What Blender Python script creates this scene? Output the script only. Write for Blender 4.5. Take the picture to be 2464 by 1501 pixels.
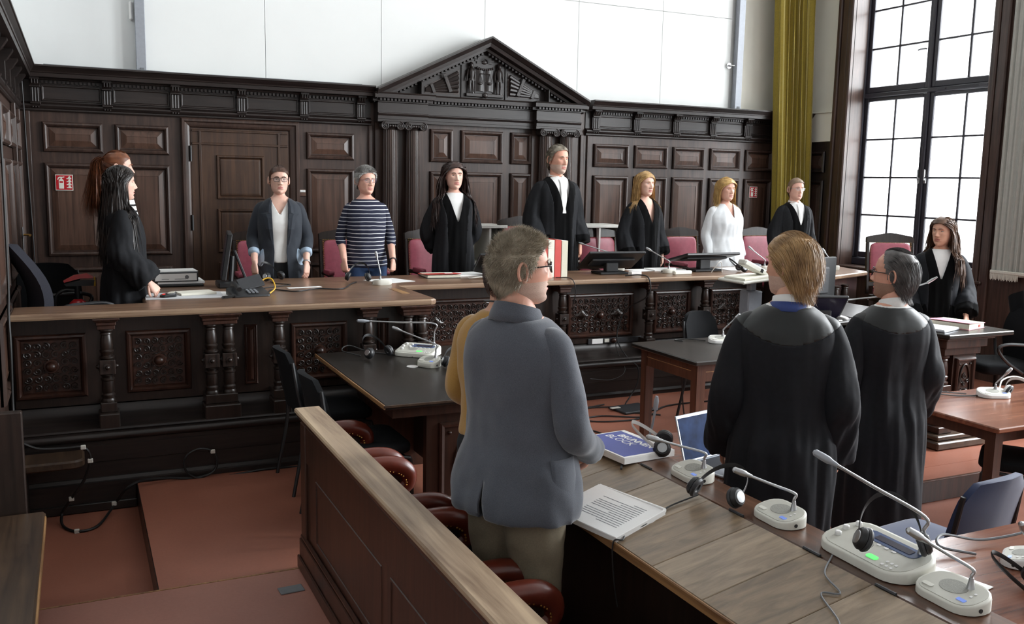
import bpy, bmesh, math, random
import numpy as np
from mathutils import Vector, Matrix, Euler

for _o in list(bpy.data.objects): bpy.data.objects.remove(_o, do_unlink=True)
SC = bpy.context.scene
COL = SC.collection
PI = math.pi
rnd = random.Random(7)

# ------------------------------------------------------------------ camera
FPX = 2211.6; CAM_H = 2.02
YAW, PITCH, ROLL = [math.radians(a) for a in (25.33, -8.04, 1.10)]
def _cam_basis():
    fw = np.array([math.sin(YAW)*math.cos(PITCH), math.cos(YAW)*math.cos(PITCH), math.sin(PITCH)])
    r = np.array([math.cos(YAW), -math.sin(YAW), 0.0]); u = np.cross(r, fw)
    r2 = r*math.cos(ROLL)+u*math.sin(ROLL); u2 = u*math.cos(ROLL)-r*math.sin(ROLL)
    return np.array([r2, -u2, fw])
CM = _cam_basis(); CP = np.array([0, 0, CAM_H])
cd = bpy.data.cameras.new('camera'); cam = bpy.data.objects.new('camera', cd); COL.objects.link(cam)
cd.sensor_width = 36.0; cd.lens = FPX/2464*36.0; cd.clip_start = 0.05; cd.clip_end = 100
_m = Matrix.Identity(4)
for i in range(3):
    _m[i][0] = CM[0][i]; _m[i][1] = -CM[1][i]; _m[i][2] = -CM[2][i]; _m[i][3] = CP[i]
cam.matrix_world = _m
SC.camera = cam
# photo pixel (2464x1501) -> point where its ray meets a plane of the room
def _ray(x, y): return CM.T @ np.array([x-1232.0, y-750.5, FPX])
def onz(x, y, z): d = _ray(x, y); return CP+d*((z-CP[2])/d[2])
def ony(x, y, Y): d = _ray(x, y); return CP+d*(Y/d[1])
def onx(x, y, X): d = _ray(x, y); return CP+d*(X/d[0])

# ------------------------------------------------------------------ world, lights, exposure
W = bpy.data.worlds.new('world'); SC.world = W; W.use_nodes = True
bg = W.node_tree.nodes['Background']; bg.inputs[0].default_value = (0.96, 0.985, 1.0, 1); bg.inputs[1].default_value = 1.35
def area(name, loc, rot, sx, sy, power, col=(1, 1, 1)):
    l = bpy.data.lights.new(name, 'AREA'); l.shape = 'RECTANGLE'; l.size = sx; l.size_y = sy; l.energy = power; l.color = col
    o = bpy.data.objects.new(name, l); COL.objects.link(o); o.location = loc; o.rotation_euler = rot
    return o
# daylight outside the tall windows of the right-hand wall (one in view, the next ones nearer the camera)
DAY = (0.93, 0.97, 1.0)
area('window_daylight', (9.3, 7.25, 3.6), (0, math.radians(82), 0), 4.2, 2.0, 560, DAY)
area('window_daylight', (9.3, 3.6, 3.7), (0, math.radians(78), 0), 4.2, 2.2, 800, DAY)
area('window_daylight', (9.3, 0.4, 3.7), (0, math.radians(78), 0), 4.2, 2.2, 700, DAY)
vs = SC.view_settings
vs.view_transform = 'Standard'; vs.look = 'None'; vs.exposure = 0.0; vs.gamma = 1.0; vs.use_curve_mapping = False

# ------------------------------------------------------------------ materials
def srgb(h):
    if isinstance(h, str):
        h = h.lstrip('#'); h = tuple(int(h[i:i+2], 16)/255 for i in (0, 2, 4))
    return tuple((c/12.92 if c <= 0.04045 else ((c+0.055)/1.055)**2.4) for c in h)+(1.0,)
MATS = {}
def _new(name):
    m = bpy.data.materials.new(name); m.use_nodes = True; MATS[name] = m
    nt = m.node_tree; return m, nt, nt.nodes['Principled BSDF']
def mat_plain(name, col, rough=0.5, metal=0.0, var=0.10, scale=40.0, bump=0.0, sheen=0.0, spec=0.5, coat=0.0, emit=None, estr=0.0):
    m, nt, b = _new(name); c = srgb(col)
    N, L = nt.nodes, nt.links
    tc = N.new('ShaderNodeTexCoord'); no = N.new('ShaderNodeTexNoise'); no.inputs['Scale'].default_value = scale; no.inputs['Detail'].default_value = 4
    L.new(tc.outputs['Object'], no.inputs['Vector'])
    rp = N.new('ShaderNodeValToRGB'); L.new(no.outputs['Fac'], rp.inputs['Fac'])
    rp.color_ramp.elements[0].position = 0.3; rp.color_ramp.elements[1].position = 0.7
    rp.color_ramp.elements[0].color = tuple(v*(1-var) for v in c[:3])+(1,); rp.color_ramp.elements[1].color = tuple(min(1, v*(1+var)) for v in c[:3])+(1,)
    L.new(rp.outputs['Color'], b.inputs['Base Color'])
    b.inputs['Roughness'].default_value = rough; b.inputs['Metallic'].default_value = metal
    b.inputs['Specular IOR Level'].default_value = spec
    if sheen: b.inputs['Sheen Weight'].default_value = sheen; b.inputs['Sheen Roughness'].default_value = 0.5
    if coat: b.inputs['Coat Weight'].default_value = coat
    if bump:
        bp = N.new('ShaderNodeBump'); bp.inputs['Strength'].default_value = bump; bp.inputs['Distance'].default_value = 0.01
        L.new(no.outputs['Fac'], bp.inputs['Height']); L.new(bp.outputs['Normal'], b.inputs['Normal'])
    if emit: b.inputs['Emission Color'].default_value = srgb(emit); b.inputs['Emission Strength'].default_value = estr
    return m
def mat_wood(name, dark, light, grain='z', scale=1.0, rough=0.38, spec=0.5, bump=0.06, wear=None, wearpos=0.62):
    m, nt, b = _new(name); N, L = nt.nodes, nt.links
    tc = N.new('ShaderNodeTexCoord'); mp = N.new('ShaderNodeMapping')
    k = {'x': (1.2, 22, 22), 'y': (22, 1.2, 22), 'z': (22, 22, 1.2)}[grain]
    mp.inputs['Scale'].default_value = tuple(v*scale for v in k); L.new(tc.outputs['Object'], mp.inputs['Vector'])
    n1 = N.new('ShaderNodeTexNoise'); n1.inputs['Scale'].default_value = 1.6; n1.inputs['Detail'].default_value = 7; n1.inputs['Roughness'].default_value = 0.62; n1.inputs['Distortion'].default_value = 0.6
    L.new(mp.outputs['Vector'], n1.inputs['Vector'])
    n2 = N.new('ShaderNodeTexNoise'); n2.inputs['Scale'].default_value = 1.7; n2.inputs['Detail'].default_value = 3; L.new(tc.outputs['Object'], n2.inputs['Vector'])
    ad = N.new('ShaderNodeMath'); ad.operation = 'MULTIPLY_ADD'; ad.inputs[1].default_value = 0.45; L.new(n2.outputs['Fac'], ad.inputs[0]); L.new(n1.outputs['Fac'], ad.inputs[2])
    rp = N.new('ShaderNodeValToRGB'); L.new(ad.outputs[0], rp.inputs['Fac'])
    rp.color_ramp.elements[0].position = 0.5; rp.color_ramp.elements[1].position = 0.95
    rp.color_ramp.elements[0].color = srgb(dark); rp.color_ramp.elements[1].color = srgb(light)
    if wear: e = rp.color_ramp.elements.new(1.0); rp.color_ramp.elements[1].position = wearpos+0.2; e.color = srgb(wear)
    L.new(rp.outputs['Color'], b.inputs['Base Color'])
    b.inputs['Roughness'].default_value = rough; b.inputs['Specular IOR Level'].default_value = spec
    bp = N.new('ShaderNodeBump'); bp.inputs['Strength'].default_value = bump; bp.inputs['Distance'].default_value = 0.01
    L.new(n1.outputs['Fac'], bp.inputs['Height']); L.new(bp.outputs['Normal'], b.inputs['Normal'])
    return m
def mat_floor(name, c1, c2, rough=0.42):
    m, nt, b = _new(name); N, L = nt.nodes, nt.links
    tc = N.new('ShaderNodeTexCoord')
    n1 = N.new('ShaderNodeTexNoise'); n1.inputs['Scale'].default_value = 1.3; n1.inputs['Detail'].default_value = 6; L.new(tc.outputs['Object'], n1.inputs['Vector'])
    n2 = N.new('ShaderNodeTexNoise'); n2.inputs['Scale'].default_value = 90; n2.inputs['Detail'].default_value = 3; L.new(tc.outputs['Object'], n2.inputs['Vector'])
    mx = N.new('ShaderNodeMath'); mx.operation = 'MULTIPLY_ADD'; mx.inputs[1].default_value = 0.25; L.new(n2.outputs['Fac'], mx.inputs[0]); L.new(n1.outputs['Fac'], mx.inputs[2])
    rp = N.new('ShaderNodeValToRGB'); L.new(mx.outputs[0], rp.inputs['Fac'])
    rp.color_ramp.elements[0].position = 0.4; rp.color_ramp.elements[1].position = 0.85
    rp.color_ramp.elements[0].color = srgb(c1); rp.color_ramp.elements[1].color = srgb(c2)
    L.new(rp.outputs['Color'], b.inputs['Base Color'])
    r2 = N.new('ShaderNodeMapRange'); L.new(n1.outputs['Fac'], r2.inputs['Value']); r2.inputs['To Min'].default_value = rough-0.08; r2.inputs['To Max'].default_value = rough+0.12
    L.new(r2.outputs['Result'], b.inputs['Roughness'])
    return m
def mat_frost(name, frost=0.6, tint=(1, 1, 1)):
    m, nt, b = _new(name); N, L = nt.nodes, nt.links
    N.remove(b); out = N['Material Output']
    tr = N.new('ShaderNodeBsdfTransparent'); tl = N.new('ShaderNodeBsdfTranslucent'); gl = N.new('ShaderNodeBsdfGlossy'); gl.inputs['Roughness'].default_value = 0.08
    tl.inputs['Color'].default_value = tint+(1,); tr.inputs['Color'].default_value = tint+(1,)
    tc = N.new('ShaderNodeTexCoord'); no = N.new('ShaderNodeTexNoise'); no.inputs['Scale'].default_value = 3; L.new(tc.outputs['Object'], no.inputs['Vector'])
    mr = N.new('ShaderNodeMapRange'); L.new(no.outputs['Fac'], mr.inputs['Value']); mr.inputs['To Min'].default_value = frost-0.06; mr.inputs['To Max'].default_value = frost+0.06
    a = N.new('ShaderNodeMixShader'); L.new(mr.outputs['Result'], a.inputs[0]); L.new(tr.outputs[0], a.inputs[1]); L.new(tl.outputs[0], a.inputs[2])
    c = N.new('ShaderNodeMixShader'); c.inputs[0].default_value = 0.04; L.new(a.outputs[0], c.inputs[1]); L.new(gl.outputs[0], c.inputs[2])
    L.new(c.outputs[0], out.inputs['Surface']); return m
def mat_glass(name, a=0.12, tint=(0.9, 0.93, 0.95)):
    m, nt, b = _new(name); N, L = nt.nodes, nt.links
    N.remove(b); out = N['Material Output']
    tr = N.new('ShaderNodeBsdfTransparent'); tr.inputs['Color'].default_value = tint+(1,); gl = N.new('ShaderNodeBsdfGlossy'); gl.inputs['Roughness'].default_value = 0.03
    c = N.new('ShaderNodeMixShader'); c.inputs[0].default_value = a; L.new(tr.outputs[0], c.inputs[1]); L.new(gl.outputs[0], c.inputs[2])
    L.new(c.outputs[0], out.inputs['Surface']); return m

mat_wood('wainscot', '#251a16', '#4e3b33', 'z', 1.0, 0.36)
mat_wood('wainscot_h', '#251a16', '#4e3b33', 'x', 1.0, 0.36)
mat_wood('wainscot_field', '#32221b', '#63483b', 'z', 0.8, 0.34)
mat_wood('wainscot_black', '#17110f', '#2e2522', 'x', 1.0, 0.38)
mat_wood('door_wood', '#2b1c15', '#503828', 'z', 0.9, 0.38)
mat_wood('bench_wood', '#15100d', '#332620', 'z', 1.0, 0.33)
mat_wood('bench_wood_h', '#131010', '#2f2723', 'x', 1.0, 0.36)
mat_wood('bench_red', '#21130e', '#472b20', 'z', 1.0, 0.33)
mat_wood('carving', '#15100d', '#2e221c', 'z', 1.0, 0.42)
mat_wood('worktop', '#5d4536', '#8e7059', 'x', 0.7, 0.3)
mat_wood('worktop_edge', '#6a5040', '#a58c72', 'x', 0.7, 0.35)
mat_wood('black_top', '#17130f', '#26211e', 'y', 0.7, 0.3)
mat_wood('table_red', '#3a2016', '#66402e', 'z', 0.9, 0.36)
mat_wood('table_top_red', '#5a3325', '#8a5a44', 'x', 0.7, 0.22)
mat_wood('rail_top', '#77614d', '#b39c82', 'y', 0.6, 0.42, wear='#c9b294')
mat_wood('rail_wood', '#281811', '#482c20', 'z', 0.8, 0.36)
mat_wood('plank', '#6d5e4c', '#a08c74', 'x', 0.8, 0.32)
mat_wood('plank_b', '#625342', '#927d64', 'x', 0.8, 0.32)
mat_wood('desk_strip', '#3d281c', '#6a4a38', 'y', 0.8, 0.28)
mat_wood('worn_wood', '#2a1d16', '#53402f', 'y', 0.7, 0.42)
mat_wood('edge_worn', '#5c3a22', '#b48a5b', 'y', 0.9, 0.45)
mat_floor('lino', '#84503e', '#a06652')
mat_floor('lino_lit', '#8d5c4e', '#a87465', 0.46)  # same lino, brighter light on the near floor put into a pinker, paler colour
mat_plain('plaster', '#d9dbda', 0.75, var=0.02, scale=3)
mat_plain('white_board', '#e9ebe9', 0.6, var=0.015, scale=2)
mat_plain('beige_plaster', '#d8d5c8', 0.75, var=0.02, scale=3)
mat_plain('grey_metal', '#9a9ea5', 0.45, 0.3, var=0.04)
mat_plain('steel', '#b5b7b9', 0.28, 0.9, var=0.04)
mat_plain('chrome', '#d0d2d4', 0.15, 1.0, var=0.02)
mat_plain('brass', '#b08a4a', 0.3, 0.9, var=0.05)
mat_plain('curtain', '#7d6c17', 0.85, var=0.10, scale=60, sheen=0.3)
mat_plain('blind', '#aaaba4', 0.8, var=0.05, scale=20)
mat_plain('fringe', '#cfcdc2', 0.85, var=0.06)
mat_plain('window_wood', '#2c2b33', 0.4, var=0.08, scale=20)
mat_plain('black_plastic', '#1a1b1d', 0.42, var=0.06)
mat_plain('dark_plastic', '#2a2b2e', 0.5, var=0.06)
mat_plain('grey_plastic', '#6d7074', 0.45, var=0.05)
mat_plain('light_plastic', '#d3d2c8', 0.42, var=0.02)
mat_plain('white_plastic', '#dedddb', 0.4, var=0.02)
mat_plain('mic_face', '#b9b8ae', 0.5, var=0.02)
mat_plain('speaker_grille', '#93938b', 0.7, var=0.12, scale=400, bump=0.3)
mat_plain('lcd_blue', '#5a73b8', 0.3, var=0.05, emit='#6f8ad8', estr=0.5)
mat_plain('lcd_dark', '#2d2a3c', 0.2, var=0.05)
mat_plain('panel_blue', '#31466f', 0.35, var=0.05)
mat_plain('led_green', '#55d060', 0.4, var=0.02, emit='#48e85a', estr=1.6)
mat_plain('led_red', '#d02020', 0.4, var=0.02, emit='#ff3020', estr=0.5)
mat_plain('paper', '#eeeeec', 0.85, var=0.015, scale=10)
mat_plain('paper_grey', '#cfd0d2', 0.85, var=0.03, scale=10)
mat_plain('paper_cream', '#e9e6d8', 0.85, var=0.03, scale=10)
mat_plain('page_edge', '#d6d2c0', 0.9, var=0.12, scale=300)
mat_plain('red_leather', '#a55362', 0.36, var=0.10, scale=25, bump=0.05)
mat_plain('brown_leather', '#5c2518', 0.3, var=0.18, scale=20, bump=0.06)
mat_plain('black_fabric', '#131416', 0.95, var=0.12, scale=300, spec=0.2)
mat_plain('grey_fabric', '#3c3d45', 0.95, var=0.10, scale=300, spec=0.2)
mat_plain('blue_fabric', '#1d2a4d', 0.9, var=0.12, scale=300, sheen=0.25)
mat_plain('black_cable', '#181818', 0.5, var=0.05)
mat_plain('white_cable', '#d8d6cf', 0.5, var=0.03)
mat_plain('yellow_cable', '#d6a520', 0.5, var=0.03)
mat_plain('cable_tag', '#c9c6bd', 0.7, var=0.03)
mat_plain('red_paint', '#c4121c', 0.25, var=0.04, coat=0.4)
mat_plain('sign_red', '#b5101f', 0.45, var=0.03)
mat_plain('sign_white', '#e6e6da', 0.5, var=0.02)
mat_plain('folder_red', '#c8473f', 0.5, var=0.06, scale=15)
mat_plain('folder_pink', '#d9919e', 0.6, var=0.05, scale=15)
mat_plain('block_blue', '#4a55a0', 0.5, var=0.03)
mat_plain('ink', '#8b8d93', 0.9, var=0.1)
mat_plain('shelf_white', '#dcdad3', 0.55, var=0.03, scale=8)
mat_plain('silver', '#b9bdc4', 0.35, 0.6, var=0.03)
mat_plain('laptop_screen', '#24385f', 0.6, var=0.5, scale=14, spec=0.15)
mat_plain('keyboard', '#26272b', 0.5, var=0.1)
mat_frost('frosted_glass', 0.55); mat_frost('clear_glass', 0.12); mat_glass('lens_glass', 0.10)

# ------------------------------------------------------------------ mesh building
class MB:
    def __init__(s): s.v = []; s.f = []
    def add(s, vs_, fs_):
        b = len(s.v); s.v.extend([tuple(p) for p in vs_]); s.f.extend([tuple(i+b for i in f) for f in fs_]); return s
    def box(s, lo, hi):
        x0, y0, z0 = lo; x1, y1, z1 = hi
        return s.add([(x0,y0,z0),(x1,y0,z0),(x1,y1,z0),(x0,y1,z0),(x0,y0,z1),(x1,y0,z1),(x1,y1,z1),(x0,y1,z1)],
                     [(0,3,2,1),(4,5,6,7),(0,1,5,4),(1,2,6,5),(2,3,7,6),(3,0,4,7)])
    def cbox(s, lo, hi, c=0.004):
        """box with chamfered edges"""
        x0, y0, z0 = lo; x1, y1, z1 = hi
        c = min(c, (x1-x0)*0.45, (y1-y0)*0.45, (z1-z0)*0.45)
        P = []; idx = {}
        for sx in (0, 1):
            for sy in (0, 1):
                for sz in (0, 1):
                    X, Y, Z = (x0, x1)[sx], (y0, y1)[sy], (z0, z1)[sz]
                    dx, dy, dz = (c, -c)[sx], (c, -c)[sy], (c, -c)[sz]
                    for a, p in enumerate(((X, Y+dy, Z+dz), (X+dx, Y, Z+dz), (X+dx, Y+dy, Z))):
                        idx[(sx, sy, sz, a)] = len(P); P.append(p)
        F = []
        def q(*k): F.append(tuple(idx[i] for i in k))
        for t in (0, 1):
            q((t,0,0,0),(t,1,0,0),(t,1,1,0),(t,0,1,0)); q((0,t,0,1),(1,t,0,1),(1,t,1,1),(0,t,1,1)); q((0,0,t,2),(1,0,t,2),(1,1,t,2),(0,1,t,2))
            for u in (0, 1):
                q((t,u,0,0),(t,u,1,0),(t,u,1,1),(t,u,0,1)); q((t,0,u,0),(t,1,u,0),(t,1,u,2),(t,0,u,2)); q((0,t,u,1),(1,t,u,1),(1,t,u,2),(0,t,u,2))
                for w in (0, 1): q((t,u,w,0),(t,u,w,1),(t,u,w,2))
        return s.add(P, F)
    def prism(s, poly, fn, d0, d1):
        """extrude a 2-D polygon; fn(u, v, d) -> xyz"""
        n = len(poly); V = [fn(u, v, d0) for u, v in poly]+[fn(u, v, d1) for u, v in poly]
        F = [tuple(range(n))[::-1], tuple(range(n, 2*n))]+[(i, (i+1) % n, n+(i+1) % n, n+i) for i in range(n)]
        return s.add(V, F)
    def loft(s, rings, cap=True, closed=True):
        n = len(rings[0]); V = [p for r in rings for p in r]; F = []
        for k in range(len(rings)-1):
            for i in range(n if closed else n-1):
                j = (i+1) % n; F.append((k*n+i, k*n+j, (k+1)*n+j, (k+1)*n+i))
        if cap and closed: F.append(tuple(range(n))[::-1]); F.append(tuple(range((len(rings)-1)*n, len(rings)*n)))
        return s.add(V, F)
    def lathe(s, prof, c=(0, 0, 0), seg=16, cap=True, sq=None):
        """prof: list of (radius, z)"""
        R = []
        for r, z in prof:
            R.append([(c[0]+r*math.cos(2*PI*i/seg), c[1]+r*math.sin(2*PI*i/seg), c[2]+z) for i in range(seg)])
        return s.loft(R, cap)
    def tube(s, path, rad, seg=6, cap=True):
        P = [Vector(p) for p in path]; n = len(P)
        rs = rad if isinstance(rad, (list, tuple)) else [rad]*n
        t0 = (P[1]-P[0]).normalized(); up = Vector((0, 0, 1)) if abs(t0.z) < 0.9 else Vector((1, 0, 0))
        a = t0.cross(up).normalized(); R = []
        for i in range(n):
            t = (P[min(i+1, n-1)]-P[max(i-1, 0)])
            t = t.normalized() if t.length > 1e-9 else t0
            a = (a-t*a.dot(t)); a = a.normalized() if a.length > 1e-9 else t.orthogonal().normalized()
            b = t.cross(a); R.append([P[i]+(a*math.cos(2*PI*k/seg)+b*math.sin(2*PI*k/seg))*rs[i] for k in range(seg)])
        return s.loft(R, cap)
    def sphere(s, c, r, seg=12, rings=8, sc=(1, 1, 1)):
        R = []
        for k in range(1, rings):
            a = PI*k/rings
            R.append([(c[0]+r*sc[0]*math.sin(a)*math.cos(2*PI*i/seg), c[1]+r*sc[1]*math.sin(a)*math.sin(2*PI*i/seg), c[2]-r*sc[2]*math.cos(a)) for i in range(seg)])
        V = [p for q in R for p in q]; n = seg; F = []
        for k in range(len(R)-1):
            for i in range(n): j = (i+1) % n; F.append((k*n+i, k*n+j, (k+1)*n+j, (k+1)*n+i))
        lo = len(V); V.append((c[0], c[1], c[2]-r*sc[2])); hi = len(V); V.append((c[0], c[1], c[2]+r*sc[2]))
        for i in range(n): j = (i+1) % n; F.append((lo, j, i)); F.append((hi, (len(R)-1)*n+i, (len(R)-1)*n+j))
        return s.add(V, F)
    def rings_rect(s, fn, u0, u1, v0, v1, rings, cap=True):
        """mitred rectangular moulding: rings of (inset, height); fn(u, v, h) -> xyz"""
        R = []
        for ins, h in rings:
            a, b, c, d = u0+ins, u1-ins, v0+ins, v1-ins
            R.append([fn(a, c, h), fn(b, c, h), fn(b, d, h), fn(a, d, h)])
        V = [p for r in R for p in r]; F = []
        for k in range(len(R)-1):
            for i in range(4): j = (i+1) % 4; F.append((k*4+i, k*4+j, k*4+4+j, k*4+4+i))
        if cap: n = (len(R)-1)*4; F.append((n, n+1, n+2, n+3))
        return s.add(V, F)
    def xf(s, M, start=0):
        for i in range(start, len(s.v)): s.v[i] = tuple(M @ Vector(s.v[i]))
        return s
    def build(s, name, mat, parent=None, smooth=False, off=None, kind=None, angle=40):
        me = bpy.data.meshes.new(name)
        V = s.v
        if off is not None: V = [(p[0]-off[0], p[1]-off[1], p[2]-off[2]) for p in V]
        me.from_pydata(V, [], s.f)
        bm = bmesh.new(); bm.from_mesh(me); bmesh.ops.recalc_face_normals(bm, faces=bm.faces); bm.to_mesh(me); bm.free()
        me.materials.append(MATS[mat] if isinstance(mat, str) else mat)
        if smooth: smooth_mesh(me, angle)
        o = bpy.data.objects.new(name, me); COL.objects.link(o)
        if parent is not None: o.parent = parent
        if kind: o['kind'] = kind
        return o
def smooth_mesh(me, angle=40):
    me.polygons.foreach_set('use_smooth', [True]*len(me.polygons))
    try: me.set_sharp_from_angle(angle=math.radians(angle))
    except Exception: pass
def bez(pts, n=24):
    """Catmull-Rom through points"""
    P = [Vector(p) for p in pts]; P = [P[0]*2-P[1]]+P+[P[-1]*2-P[-2]]; out = []
    m = len(P)-3; per = max(2, n//m)
    for i in range(m):
        a, b, c, d = P[i:i+4]
        for k in range(per):
            t = k/per; out.append(0.5*((2*b)+(c-a)*t+(2*a-5*b+4*c-d)*t*t+(3*b-a-3*c+d)*t**3))
    out.append(P[-2].copy()); return out

def tag(o, label=None, cat=None, group=None, kind=None):
    if label: o['label'] = label
    if cat: o['category'] = cat
    if group: o['group'] = group
    if kind: o['kind'] = kind
    return o
def thing(name, label, cat, loc=(0, 0, 0), rotz=0, group=None, kind=None):
    o = bpy.data.objects.new(name, None); o.empty_display_size = 0.1; COL.objects.link(o)
    o.location = loc; o.rotation_euler = (0, 0, rotz)
    return tag(o, label, cat, group, kind)
def dup(root, loc, rotz=None, label=None, group=None):
    def cp(o, par):
        c = o.copy(); COL.objects.link(c)
        if par is not None: c.parent = par
        for ch in list(o.children): cp(ch, c)
        return c
    r = cp(root, None); r.location = loc
    if rotz is not None: r.rotation_euler = (0, 0, rotz)
    if label: r['label'] = label
    if group: r['group'] = group
    return r
def text_mesh(name, txt, size, mat, parent, M, ext=0.001, align='CENTER', shear=0.0, offset=0.0):
    c = bpy.data.curves.new(name, 'FONT'); c.body = txt; c.size = size; c.extrude = ext; c.align_x = align; c.align_y = 'CENTER'; c.resolution_u = 2; c.shear = shear; c.offset = offset
    t = bpy.data.objects.new(name, c); COL.objects.link(t)
    dg = bpy.context.evaluated_depsgraph_get(); me = bpy.data.meshes.new_from_object(t.evaluated_get(dg))
    bpy.data.objects.remove(t, do_unlink=True); bpy.data.curves.remove(c)
    me.transform(M); me.materials.clear(); me.materials.append(MATS[mat])
    o = bpy.data.objects.new(name, me); COL.objects.link(o); o.parent = parent
    return o
# ================================================================== THE SETTING
YW = 8.85           # face of the back panelling
XL = -0.42          # face of the left panelling
XR = 8.10           # face of the window wall
ZP = 0.50           # judges' platform
ZU = 0.15           # raised floor of the hall
def S(o): o['kind'] = 'structure'; return o

S(MB().box((-3.0, -3.0, -0.12), (9.0, 9.0, 0.0)).build('floor', 'lino'))
_f = S(MB().box((0.266, 4.262, 0.0), (8.10, 5.6, ZU)).build('floor', 'lino'))
MB().box((2.10, 4.055, 0.0), (8.10, 4.26, ZU)).build('floor_extension', 'lino', _f)
MB().cbox((0.262, 4.27, 0.0), (0.2655, 5.86, ZU-0.004), 0.001).build('step_riser', 'bench_wood', _f)
MB().cbox((2.10, 4.046, 0.001), (8.10, 4.054, ZU-0.006), 0.002).build('step_riser', 'bench_red', _f)
MB().cbox((2.10, 4.036, ZU-0.006), (8.10, 4.062, ZU+0.002), 0.002).build('step_nosing', 'table_red', _f)
_f2 = S(MB().box((0.266, 5.6, 0.0), (8.10, 6.95, ZU)).build('floor', 'lino'))
_f3 = S(MB().box((-3.0, -3.0, 0.0), (2.10, 4.256, ZU)).build('floor', 'lino_lit'))
MB().box((-0.42, 4.250, ZU-0.002), (0.93, 4.260, ZU+0.002)).build('edge_strip', 'edge_worn', _f3)
_f4 = S(MB().box((XL, 6.17, 0.0), (2.14, 8.9, ZP)).build('floor', 'bench_wood_h'))
MB().box((2.14, 7.05, 0.0), (8.10, 8.9, ZP)).build('floor_extension', 'bench_wood_h', _f4)
MB().box((7.20, 6.40, 0.16), (8.06, 7.05, ZP)).build('floor_extension', 'bench_wood_h', _f4)
S(MB().box((-3.0, -3.0, 6.2), (9.0, 9.0, 6.3)).build('ceiling', 'plaster'))

# ---------------------------------------------------------------- back wall
wall_back = S(MB().box((-0.9, YW+0.03, 0.0), (8.7, YW+0.25, 6.2)).build('wall_back', 'plaster'))
def fnB(u, v, h): return (u, YW-h, v)
# white boards above the panelling, with open joints
bx_ = [0.60, 1.631, 2.736, 3.824, 4.910, 5.976, 6.93]
for a, b in zip(bx_[:-1], bx_[1:]):
    for z0, z1 in ((2.86, 3.925), (3.929, 5.0), (5.004, 6.15)):
        MB().cbox((a+0.002, YW+0.004, z0), (b-0.002, YW+0.032, z1), 0.0015).build('wall_board', 'white_board', wall_back)
MB().cbox((7.07, YW+0.004, 2.85), (8.08, YW+0.032, 6.15), 0.002).build('wall_board', 'beige_plaster', wall_back)
# backing of the dark panelling
MB().box((XL, YW, ZP), (XR, YW+0.03, 2.86)).build('panelling_backing', 'wainscot', wall_back)
RINGS = [(0, 0), (0.0, 0.014), (0.008, 0.030), (0.022, 0.034), (0.034, 0.024), (0.040, 0.008), (0.046, -0.004), (0.050, 0.000)]
def raised_panel(fn, u0, u1, v0, v1, parent, bev=0.045, matm='wainscot', matf='wainscot_field'):
    p = MB().rings_rect(fn, u0, u1, v0, v1, RINGS+[(0.052, 0.002), (0.052+bev, 0.015), (0.055+bev, 0.015), (0.0555+bev, 0.011)]).build('raised_panel', matf, parent)
    MB().rings_rect(fn, u0, u1, v0, v1, [(i, h+0.0008) for i, h in RINGS[:7]], cap=False).build('panel_moulding', matm, p)
    return p
R1, R2, R3 = (2.200, 2.452), (1.310, 2.110), (0.75, 1.215)
for u0, u1 in ((-0.238, 0.231), (0.326, 0.769), (1.995, 2.456)):
    for v0, v1 in (R1, R2, R3): raised_panel(fnB, u0, u1, v0, v1, wall_back)
for u0, u1 in ((3.236, 3.482), (3.570, 4.040), (4.130, 4.374)):
    for v0, v1 in ((2.205, 2.533), (1.22, 2.112)): raised_panel(fnB, u0, u1, v0, v1, wall_back)
for u0, u1 in ((5.132, 5.582), (5.657, 6.100), (6.173, 6.612), (6.694, 7.128), (7.21, 7.62), (7.70, 8.06)):
    for v0, v1 in (R1, R2, R3): raised_panel(fnB, u0, u1, v0, v1, wall_back)
# stiles beside the left corner and between sections
for a, b, h in ((-0.36, -0.325, 0.02), (2.60, 2.64, 0.03), (4.955, 5.0, 0.03), (5.045, 5.065, 0.02)):
    MB().cbox((a, YW-h, ZP), (b, YW+0.005, 2.54), 0.006).build('stile', 'wainscot', wall_back)
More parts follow.
